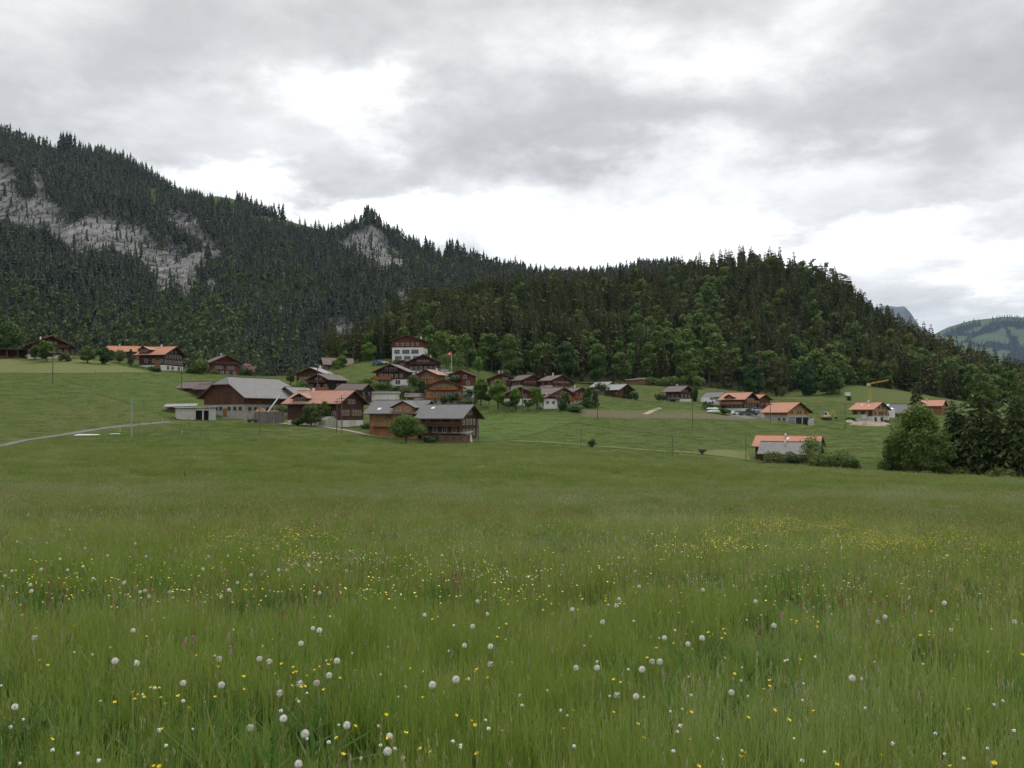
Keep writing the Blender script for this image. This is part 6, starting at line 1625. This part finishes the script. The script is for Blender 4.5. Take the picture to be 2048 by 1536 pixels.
# ------------------------------------------------------------------ meadow grass
def mat_grass(name, greens, dry, rough=0.6):
    m, w = new_mat(name)
    oi = w.n('ShaderNodeObjectInfo'); geo = w.n('ShaderNodeNewGeometry'); p = geo.outputs['Position']
    flat = w.vm('MULTIPLY', p, (1, 1, 0))
    big = w.noise(flat, 0.06, 4, 0.6); mid = w.noise(flat, 0.45, 3, 0.6); fine = w.noise(flat, 9.0, 2, 0.7)
    t = w.m('ADD', w.m('MULTIPLY', big, 0.45), w.m('ADD', w.m('MULTIPLY', mid, 0.30), w.m('MULTIPLY', oi.outputs['Random'], 0.25)))
    col = w.ramp(t, [(0.30, greens[0]), (0.5, greens[1]), (0.68, greens[2])])
    dr = w.smooth(w.m('ADD', w.m('MULTIPLY', fine, 0.7), w.m('MULTIPLY', big, 0.4)), 0.62, 0.82)
    col = w.mix(w.m('MULTIPLY', dr, 0.6), col, dry)
    pale = w.m('MULTIPLY', w.smooth(w.noise(w.vm('ADD', flat, (31, 7, 0)), 0.10, 5, 0.65), 0.50, 0.66), 0.42)
    col = w.mix(pale, col, (greens[2][0] * 1.05 + .03, greens[2][1] * 1.12 + .05, greens[2][2] * 1.4 + .06))
    finish(w, col, rough, spec=0.25, trans=0.45)
    return m
GRASS = mat_grass('meadow_grass', ((.145, .222, .032), (.205, .280, .052), (.285, .315, .092)), (.42, .38, .20))
GRASS_FAR = mat_grass('meadow_grass_far', ((.125, .192, .034), (.172, .228, .046), (.238, .262, .075)), (.36, .30, .15))
SEED = mat_grass('grass_seed_heads', ((.30, .32, .15), (.30, .25, .16), (.40, .40, .26)), (.28, .17, .12))

def tuft(rg, n, rad, h, w, heads=0, curl=.35, segs=2):
    Q = []; mi = []
    for i in range(n):
        a = rg.uniform(0, 2 * pi); r = rad * rg.random() ** .5; bx, by = cos(a) * r, sin(a) * r
        hh = h * rg.uniform(.45, 1.12); la = rg.uniform(0, 2 * pi); le = hh * curl * abs(rg.normal()) * .8
        fa = rg.uniform(0, pi); wx, wy = cos(fa) * w / 2, sin(fa) * w / 2
        hd = i < heads
        if hd: hh = h * rg.uniform(1.0, 1.4); wx *= .45; wy *= .45; le *= .5
        pts = [np.array((bx + cos(la) * le * s ** 2, by + sin(la) * le * s ** 2, hh * (s - .18 * s * s * min(1, le / hh * 2)))) for s in (0, .5, 1)]
        ws = (1, .85, .15) if not hd else (1, .9, .8)
        for k in range(2):
            A, B = pts[k], pts[k + 1]; u = np.array((wx, wy, 0))
            Q.append((A - u * ws[k], A + u * ws[k], B + u * ws[k + 1], B - u * ws[k + 1])); mi.append(0)
        if hd:
            tip = pts[2]; L = h * rg.uniform(.07, .16); W = w * rg.uniform(.8, 1.5)
            for q in range(4):
                o = np.array((rg.normal() * W * .5, rg.normal() * W * .5, -L * .25 * q)); f2 = rg.uniform(0, pi); u = np.array((cos(f2) * W * .5, sin(f2) * W * .5, 0))
                Q.append((tip + o - u, tip + o + (0, 0, -L * .25), tip + o + u, tip + o + (0, 0, L * .25))); mi.append(1)
    return np.array(Q), mi

def instancer(name, x, y, z, scl, rot, idx, variants, label):
    n = len(x); me = bpy.data.meshes.new(name); me.vertices.add(n)
    me.vertices.foreach_set('co', np.stack([x, y, z], -1).astype(np.float32).ravel())
    for nm, ty, v in (('scl', 'FLOAT', scl), ('rot', 'FLOAT', rot), ('idx', 'INT', idx)):
        a = me.attributes.new(nm, ty, 'POINT'); a.data.foreach_set('value', np.asarray(v, dtype=np.int32 if ty == 'INT' else np.float32))
    o = link(name, me); tag(o, label, kind='stuff')
    ng = bpy.data.node_groups.new(name + '_scatter', 'GeometryNodeTree')
    ng.interface.new_socket('Geometry', in_out='INPUT', socket_type='NodeSocketGeometry'); ng.interface.new_socket('Geometry', in_out='OUTPUT', socket_type='NodeSocketGeometry')
    N = ng.nodes; Lk = ng.links; gi = N.new('NodeGroupInput'); go = N.new('NodeGroupOutput'); ip = N.new('GeometryNodeInstanceOnPoints'); jn = N.new('GeometryNodeJoinGeometry')
    for v in variants[::-1]:
        oi = N.new('GeometryNodeObjectInfo'); oi.inputs['Object'].default_value = v; oi.inputs['As Instance'].default_value = True
        Lk.new(oi.outputs['Geometry'], jn.inputs[0])
    def attr(nm, ty):
        a = N.new('GeometryNodeInputNamedAttribute'); a.data_type = ty; a.inputs['Name'].default_value = nm; return a.outputs['Attribute']
    Lk.new(gi.outputs[0], ip.inputs['Points']); Lk.new(jn.outputs[0], ip.inputs['Instance']); ip.inputs['Pick Instance'].default_value = True
    Lk.new(attr('idx', 'INT'), ip.inputs['Instance Index'])
    cx = N.new('ShaderNodeCombineXYZ'); Lk.new(attr('rot', 'FLOAT'), cx.inputs[2]); Lk.new(cx.outputs[0], ip.inputs['Rotation'])
    Lk.new(attr('scl', 'FLOAT'), ip.inputs['Scale']); Lk.new(ip.outputs[0], go.inputs[0])
    m = o.modifiers.new('scatter', 'NODES'); m.node_group = ng
    return o

FIELD_EDGE = [(-600, 905), (0, 899), (45, 890), (150, 882), (250, 884), (500, 880), (700, 878), (812, 892), (1024, 890), (1400, 916), (1500, 927), (1720, 944), (2048, 962), (2600, 985)]
def build_grass():
    rg = np.random.default_rng(77)
    bands = [  # near, far, tufts per m2, radius, height, blade width, blades, heads, scale of height
        ('grass_near', 1.5, 9, 26, .17, .34, .0050, 95, 3, GRASS), ('grass_mid', 9, 26, 11, .26, .36, .0085, 100, 5, GRASS),
        ('grass_field', 26, 75, 3.2, .5, .38, .018, 130, 7, GRASS_FAR), ('grass_far_field', 75, 215, .55, 1.25, .42, .050, 150, 7, GRASS_FAR)]
    fe = np.array(FIELD_EDGE, float)
    for nm, d0, d1, dens, rad, h, w, nb, hd, mt in bands:
        var = []
        for k in range(5):
            q, mi = tuft(rg, nb, rad, h * (.85 + .08 * k), w, hd)
            var.append(bpy.data.objects.new(f'{nm}_clump', quads_mesh('clump', q, [mt, SEED], mi)))
        half = R(72 if d1 < 10 else 52 if d1 < 30 else 41); A = half * (d1 ** 2 - d0 ** 2); n = int(A * dens)
        r = np.sqrt(rg.uniform(d0 ** 2, d1 ** 2, n)); a = rg.uniform(-half, half, n); x = np.sin(a) * r; y = np.cos(a) * r
        z = ground(x, y)
        if d1 > 100:
            qx, qy = proj(x, y, z); k = qy > np.interp(qx, fe[:, 0], fe[:, 1]); x, y, z = x[k], y[k], z[k]
        n = len(x); sc = rg.uniform(.6, 1.3, n) * (.45 + 1.05 * fbm(x / 2.2, y / 2.2, 3))
        instancer(nm, x, y, z, sc, rg.uniform(0, 6.28, n), rg.integers(0, 5, n), var, {'grass_near': 'tall green meadow grass close to the viewer', 'grass_mid': 'tall meadow grass with brownish seed heads', 'grass_field': 'meadow grass across the middle field', 'grass_far_field': 'meadow grass out to the far edge of the field'}[nm])
build_grass()
NO_TUFT = [[(1160, 818), (1480, 822), (1540, 822), (1540, 842), (1160, 837)], [(730, 801), (810, 801), (810, 815), (730, 815)], [(1380, 898), (1510, 898), (1510, 922), (1380, 915)],
           [(-60, 906), (0, 897), (45, 886), (145, 871), (250, 856), (440, 839), (440, 833), (250, 848), (145, 863), (45, 878), (-60, 898)], [(440, 832), (600, 845), (700, 857), (800, 873), (800, 880), (700, 867), (600, 854), (440, 840)]]
def build_low_tufts():
    rg = np.random.default_rng(78); var = []
    for k in range(4):
        q, mi = tuft(rg, 90, 1.4, .09 + .02 * k, .06, 2)
        var.append(bpy.data.objects.new('low_clump', quads_mesh('clump', q, [GRASS_LOW, SEED], mi)))
    half = R(36); d0, d1 = 150, 372; n = 34000
    r = np.sqrt(rg.uniform(d0 ** 2, d1 ** 2, n)); a = rg.uniform(-half, half, n); x = np.sin(a) * r; y = np.cos(a) * r; z = ground(x, y)
    qx, qy = proj(x, y, z); fe = np.array(FIELD_EDGE, float)
    k = (qy < np.interp(qx, fe[:, 0], fe[:, 1])) & ~in_any(qx, qy, NO_TUFT, 1)
    k &= ~inpoly(qx, qy, [(-300, 712), (110, 713), (225, 727), (300, 745), (-300, 750)])
    x, y, z = x[k], y[k], z[k]; n = len(x)
    instancer('field_tufts', x, y, z, rg.uniform(.7, 1.3, n), rg.uniform(0, 6.28, n), rg.integers(0, 4, n), var, 'short grass tufts on the fields around the village')
GRASS_LOW = mat_grass('field_grass', ((.105, .160, .028), (.130, .185, .036), (.160, .190, .055)), (.24, .21, .09))
build_low_tufts()
SORREL = mat_plain('sorrel_seed', (.26, .10, .06), .35, 8)
PALE_STALK = mat_plain('pale_dry_stalk', (.42, .36, .20), .25, 8)
LEAFP = mat_grass('broad_meadow_leaves', ((.070, .150, .030), (.090, .180, .036), (.120, .190, .05)), (.20, .20, .08))
def build_leaves():
    rg = np.random.default_rng(83)
    var = [bpy.data.objects.new('broad_leaf_clump', quads_mesh('clump', q, [LEAFP, LEAFP], mi)) for q, mi in [tuft(rg, 16, .10, .30, .024, 0, .8) for _ in range(4)]]
    r = np.sqrt(rg.uniform(3, 26 ** 2, 9000)); a = rg.uniform(-R(50), R(50), 9000); x = np.sin(a) * r; y = np.cos(a) * r
    k = fbm(x / 2.5, y / 2.5, 70) > .54; x, y = x[k], y[k]; n = len(x)
    instancer('broad_leaves', x, y, ground(x, y), rg.uniform(.7, 1.25, n), rg.uniform(0, 6.28, n), rg.integers(0, 4, n), var, 'broad dark leaves growing among the meadow grass')
build_leaves()
def build_stalks():
    rg = np.random.default_rng(81)
    for nm, mt, n, h, lab in (('sorrel_stalks', SORREL, 1100, .50, 'reddish sorrel stalks standing in the near grass'), ('dry_stalks', PALE_STALK, 900, .46, 'pale bare stalks standing in the near grass')):
        var = [bpy.data.objects.new(nm + '_clump', quads_mesh('clump', q, [FSTEM0, mt], mi)) for q, mi in [tuft(rg, 5, .12, h, .007, 5, .3) for _ in range(4)]]
        r = np.sqrt(rg.uniform(4, 34 ** 2, n * 3)); a = rg.uniform(-R(39), R(39), n * 3); x = np.sin(a) * r; y = np.cos(a) * r
        k = fbm(x / 5, y / 5, 90 + n) > .52; x, y = x[k][:n], y[k][:n]; n = len(x)
        instancer(nm, x, y, ground(x, y), rg.uniform(.75, 1.15, n), rg.uniform(0, 6.28, n), rg.integers(0, 4, n), var, lab)
FSTEM0 = mat_plain('flower_stem', (.20, .20, .07), .25, 20)
build_stalks()

# ------------------------------------------------------------------ flowers
FLUFF = mat_plain('dandelion_fluff', (.84, .82, .77), .1, 40)
FSTEM = mat_plain('flower_stem', (.20, .20, .07), .25, 20)
CORE = mat_plain('dandelion_core', (.28, .22, .15), .2, 40)
YPET = mat_plain('buttercup_petal', (.80, .62, .03), .08, 30, .4)
WPET = mat_plain('white_petal', (.72, .71, .66), .06, 30)
PINK = mat_plain('pink_petal', (.52, .26, .32), .15, 30)

def clock_mesh(rg, Rr=.024, n=150, part=1.0):
    Q = []
    for i in range(n):
        zc = 1 - 2 * (i + .5) / n; a = i * 2.39996; s = math.sqrt(1 - zc * zc); d = np.array((cos(a) * s, sin(a) * s, zc))
        if rg.random() > part or zc < -.9: continue
        t = np.cross(d, (0.3, .2, .9)); t /= np.linalg.norm(t); b = np.cross(d, t); w = Rr * .018
        Q.append((d * Rr * .2 - t * w, d * Rr * .2 + t * w, d * Rr * .82 + t * w, d * Rr * .82 - t * w))
        c = d * Rr * .82; rr = Rr * .20
        for k in range(3):
            aa = k * pi / 3 + rg.uniform(0, 1); u = t * cos(aa) + b * sin(aa); v = np.cross(d, u)
            Q.append((c - u * rr + d * Rr * .16, c - v * w * 1.6, c + u * rr + d * Rr * .16, c + v * w * 1.6))
    return np.array(Q)
_rg = np.random.default_rng(6)
CLOCKS = [quads_mesh('seed_head', clock_mesh(_rg, .0195, 120, p), [FLUFF]) for p in (1.0, .95, .6)]
b = MB(); b.tube([(0, 0, -.006), (0, 0, .006)], [.003, .006], 6); CORE_ME = b.mesh('core', [CORE])
STEMS = {}
def stem_mesh(h, r=.0018, bend=.02):
    k = (round(h, 2), r, bend)
    if k not in STEMS: STEMS[k] = MB().tube([(0, 0, 0), (bend, 0, -h * .5), (bend * 1.2, 0, -h)], [r, r * 1.2, r * 1.3], 5).mesh('stem', FSTEM)
    return STEMS[k]

def flower(kind, px, py, hh, heads, label, cat, group, rz=0, s=1.0, tilt=0):
    x, y, z = hit(px, py, hh, 1.6)
    e = empty(kind, (x[0], y[0], z[0]), rz, label, cat, group); e.scale = (s, s, s); e.rotation_euler = (tilt * sin(px), tilt * cos(px * 3), rz)
    for nm, me in heads: link(nm, me, e)
    st = link('stem', stem_mesh(hh / s), e)
    return e, float(y[0])

DAND = [(266, 1261), (230, 1322), (274, 1327), (443, 1370), (438, 1318), (519, 1318), (539, 1323), (602, 1287), (626, 1257), (639, 1261), (633, 1366), (658, 1351), (674, 1322), (567, 1437),
        (501, 1455), (610, 1468), (597, 1528), (779, 1473), (775, 1503), (120, 1118), (166, 1133), (186, 1157), (82, 1139), (215, 1111), (94, 1086), (458, 1180), (280, 1184), (289, 1181), (298, 1193), (69, 1275),
        (639, 1186), (590, 1126), (627, 1106), (639, 1116), (642, 1125), (618, 1131), (574, 1140), (456, 1112), (388, 1054), (111, 1040), (56, 1030), (135, 1140), (63, 1182), (945, 1253), (975, 1228), (955, 1203),
        (981, 1293), (981, 1328), (912, 1359), (929, 1291), (1152, 1336), (1194, 1336), (1234, 1390), (1272, 1393), (1304, 1323), (1376, 1288), (1329, 1276), (1238, 1198), (1233, 1211), (1145, 1219), (1404, 1276),
        (1205, 1244), (1463, 1385), (1284, 1339), (1406, 1180), (1511, 1203), (1548, 1251), (1755, 1244), (1770, 1234), (1889, 1206), (1902, 1260), (1894, 1111), (849, 1230), (840, 1130), (865, 1370), (24, 1142), (10, 1152)]
def where(px, py):
    row = 'bottom' if py > 1380 else ('near' if py > 1240 else ('middle' if py > 1110 else 'farther'))
    colm = ['far left', 'left', 'centre-left', 'centre', 'centre-right', 'right', 'far right'][min(6, max(0, int(px / 293)))]
    return f'{row} meadow, {colm} side of the photo'
SPECIAL = {(443, 1370): 'largest full dandelion clock in the near left grass', (912, 1359): 'full round dandelion clock alone in the near centre grass', (779, 1473): 'upper of two big dandelion clocks one above the other, bottom centre-left',
           (775, 1503): 'lower of two big dandelion clocks one above the other, bottom centre-left', (945, 1253): 'bright dandelion clock, centre of the meadow', (1376, 1288): 'bright dandelion clock, centre-right of the meadow', (567, 1437): 'single grey dandelion clock low in the bottom left grass'}
rr = random.Random(44)
extra = [(rr.uniform(10, 700), rr.uniform(1010, 1200)) for _ in range(28)] + [(rr.uniform(0, 2040), rr.uniform(1090, 1520)) for _ in range(14)]
for k, (px, py) in enumerate(DAND + extra):
    lab = SPECIAL.get((px, py), f'fluffy white dandelion clock, {where(px, py)}')
    v = 0 if (px, py) in SPECIAL else rr.choice([0, 1, 1, 2])
    flower('dandelion_clock', px, py, rr.uniform(.42, .50), [('seed_head', CLOCKS[v]), ('core', CORE_ME)], lab, 'dandelion', 'dandelion clocks in the meadow', rr.uniform(0, 6), rr.uniform(.85, 1.1))

def buttercup_mesh(r=.012):
    Q = []
    for k in range(5):
        a = 2 * pi * k / 5; c, s = cos(a), sin(a); c2, s2 = -s, c
        Q.append(((c * r * .1, s * r * .1, 0), (c * r * .6 + c2 * r * .5, s * r * .6 + s2 * r * .5, r * .45), (c * r * .95, s * r * .95, r * .95), (c * r * .6 - c2 * r * .5, s * r * .6 - s2 * r * .5, r * .45)))
    return quads_mesh('petals', np.array(Q), [YPET])
BUT = buttercup_mesh(); BHEART = MB().tube([(0, 0, 0), (0, 0, .006)], [.004, .003], 6).mesh('heart', [mat_plain('flower_heart', (.45, .40, .04), .1)])
LISTB = [(487, 1410 - 30), (430, 1395), (377, 1417), (318, 1377), (410, 1405), (587, 1336), (613, 1353), (630, 1341), (436, 1335), (628, 1236), (545, 1280), (526, 1294), (1228, 1361), (950, 1345), (955, 1340), (975, 1356), (912, 1432), (1226, 1426),
         (1381, 1426), (955, 1508), (1490, 1507), (862, 1505), (842, 1498), (955, 1509), (1346, 1287), (1318, 1229), (1320, 1225), (1108, 1226), (1080, 1195), (1074, 1200), (149, 1174), (104, 1188), (87, 1205), (84, 1160)]
lst = LISTB + [(rr.uniform(0, 2048), 1120 + 416 * rr.random() ** 1.5) for _ in range(140)] + [(rr.gauss(cx, 30), rr.gauss(cy, 14)) for cx, cy in ((600, 1345), (1430, 1262), (1085, 1200), (1590, 1232), (250, 1390), (1830, 1245)) for _ in range(8)]
for px, py in lst:
    py = min(py, 1534)
    flower('buttercup', px, py, rr.uniform(.36, .48), [('petals', BUT), ('heart', BHEART)], f'yellow buttercup, {where(px, py)}', 'buttercup', 'buttercups in the near meadow', rr.uniform(0, 6), rr.uniform(.7, 1.05), .5)
# small white flower buttons and pink spikes
q = np.concatenate([leaf_blob(_rg, (0, 0, .004), (.0075, .0075, .007), 26, .004, .8)]); WB = quads_mesh('petals', q, [WPET])
for k in range(150):
    px, py = rr.uniform(0, 2048), 1130 + 400 * rr.random() ** 1.2
    flower('daisy', px, py, rr.uniform(.34, .45), [('petals', WB)], f'small white daisy head, {where(px, py)}', 'daisy', 'small white flowers in the meadow', rr.uniform(0, 6), rr.uniform(.7, 1.2))
q = np.concatenate([leaf_blob(_rg, (0, 0, z), (.0085, .0085, .007), 40, .005, .7) for z in np.linspace(-.02, .022, 6)]); PK = quads_mesh('flower_spike', q, [PINK])
for k, (px, py, t) in enumerate([(457, 1274, 'upper of the close pair, near left'), (461, 1301, 'lower of the close pair, near left'), (385, 1280, 'left of the close pair, near left'), (1565, 1232, 'beside buttercups, centre-right'), (1738, 1225, 'right half of the meadow'), (1770, 1240, 'right of the dandelion clock, right half'), (371, 1283, 'palest one, near left')]):
    flower('pink_bistort', px, py, .44, [('flower_spike', PK)], f'pink bistort spike, {t}', 'pink flower', 'pink flower spikes in the meadow', k)

def flower_mass(name, regions, mat, size, label, seed):
    rg = np.random.default_rng(seed); PX = []; PY = []
    for cx, cy, rx, ry, n in regions:
        if rx > 900: PX.append(rg.uniform(-150, 2200, n)); PY.append(rg.uniform(cy - ry, cy + ry, n))
        else: PX.append(rg.normal(cx, rx * .55, n)); PY.append(rg.normal(cy, ry * .55, n))
    px = np.concatenate(PX); py = np.concatenate(PY); hh = .43
    k = (py > np.interp(px, *np.array(FIELD_EDGE, float).T) + 2) & (py < 1330); px, py = px[k], py[k]
    nz = fbm(px / 60, py / 14, seed); k = nz > .40; px, py = px[k], py[k]
    x, y, z = hit(px, py, hh, 3); n = len(x); z = z + rg.uniform(-.06, .05, n)
    s = size * rg.uniform(.7, 1.3, n) * np.clip(y / 30, 1, 1.7) ** .7
    Q = []
    for o in (0, 1.57):
        a = rg.uniform(0, 3.14, n); dx, dy = np.cos(a) * s, np.sin(a) * s; tz = s * .55
        Q.append(np.stack([np.stack([x - dx, y - dy, z + tz * .2], -1), np.stack([x + dy * .8, y - dx * .8, z - tz * .5], -1), np.stack([x + dx, y + dy, z + tz * .2], -1), np.stack([x - dy * .8, y + dx * .8, z + tz * .7], -1)], 1))
    tag(link(name, quads_mesh(name, np.concatenate(Q), [mat])), label, kind='stuff')
flower_mass('buttercup_carpet', [(1600, 1045, 190, 22, 3200), (1760, 1070, 180, 26, 2300), (1440, 1085, 140, 24, 1400), (1930, 1085, 150, 40, 900), (560, 1062, 150, 26, 600), (625, 1108, 60, 18, 130), (1250, 1045, 170, 16, 260),
                                 (300, 1000, 260, 22, 260), (1000, 940, 1000, 30, 500), (1000, 1090, 1000, 110, 2400), (1000, 1010, 1000, 60, 1500)], YPET, .0100, 'yellow buttercups thickly scattered across the middle of the meadow', 5)
flower_mass('white_flower_drift', [(1950, 1003, 180, 15, 700), (1720, 1000, 160, 13, 300), (700, 1115, 140, 20, 150), (980, 1140, 160, 30, 200), (1420, 1160, 60, 8, 40), (1700, 1170, 30, 6, 24), (1000, 1080, 1000, 120, 600), (100, 960, 160, 20, 100)], WPET, .008, 'drifts of tiny white flowers in the meadow', 7)

# ------------------------------------------------------------------ haze
def haze():
    lo = 1e9; hi = -1e9
    for o in scene.objects:
        if o.type == 'MESH' and len(o.data.vertices):
            if o.parent is None and o.get('kind') in ('structure', 'stuff'):
                c = np.empty(len(o.data.vertices) * 3, np.float32); o.data.vertices.foreach_get('co', c); z = c[2::3]; lo = min(lo, z.min()); hi = max(hi, z.max())
    s = 14100
    b = MB().box(-s, s, -s, s, float(lo) - 1, float(hi) + 6)
    m = bpy.data.materials.new('hazy_air'); m.use_nodes = True; w = NT(m.node_tree)
    v = w.n('ShaderNodeVolumePrincipled'); v.inputs['Color'].default_value = (.48, .68, 1.0, 1); v.inputs['Density'].default_value = 0.000025; v.inputs['Anisotropy'].default_value = .2
    o = w.n('ShaderNodeOutputMaterial'); w.put(o.inputs['Volume'], v.outputs[0])
    tag(b.build('haze', m), 'thin bluish air over the whole valley', kind='stuff')
haze()
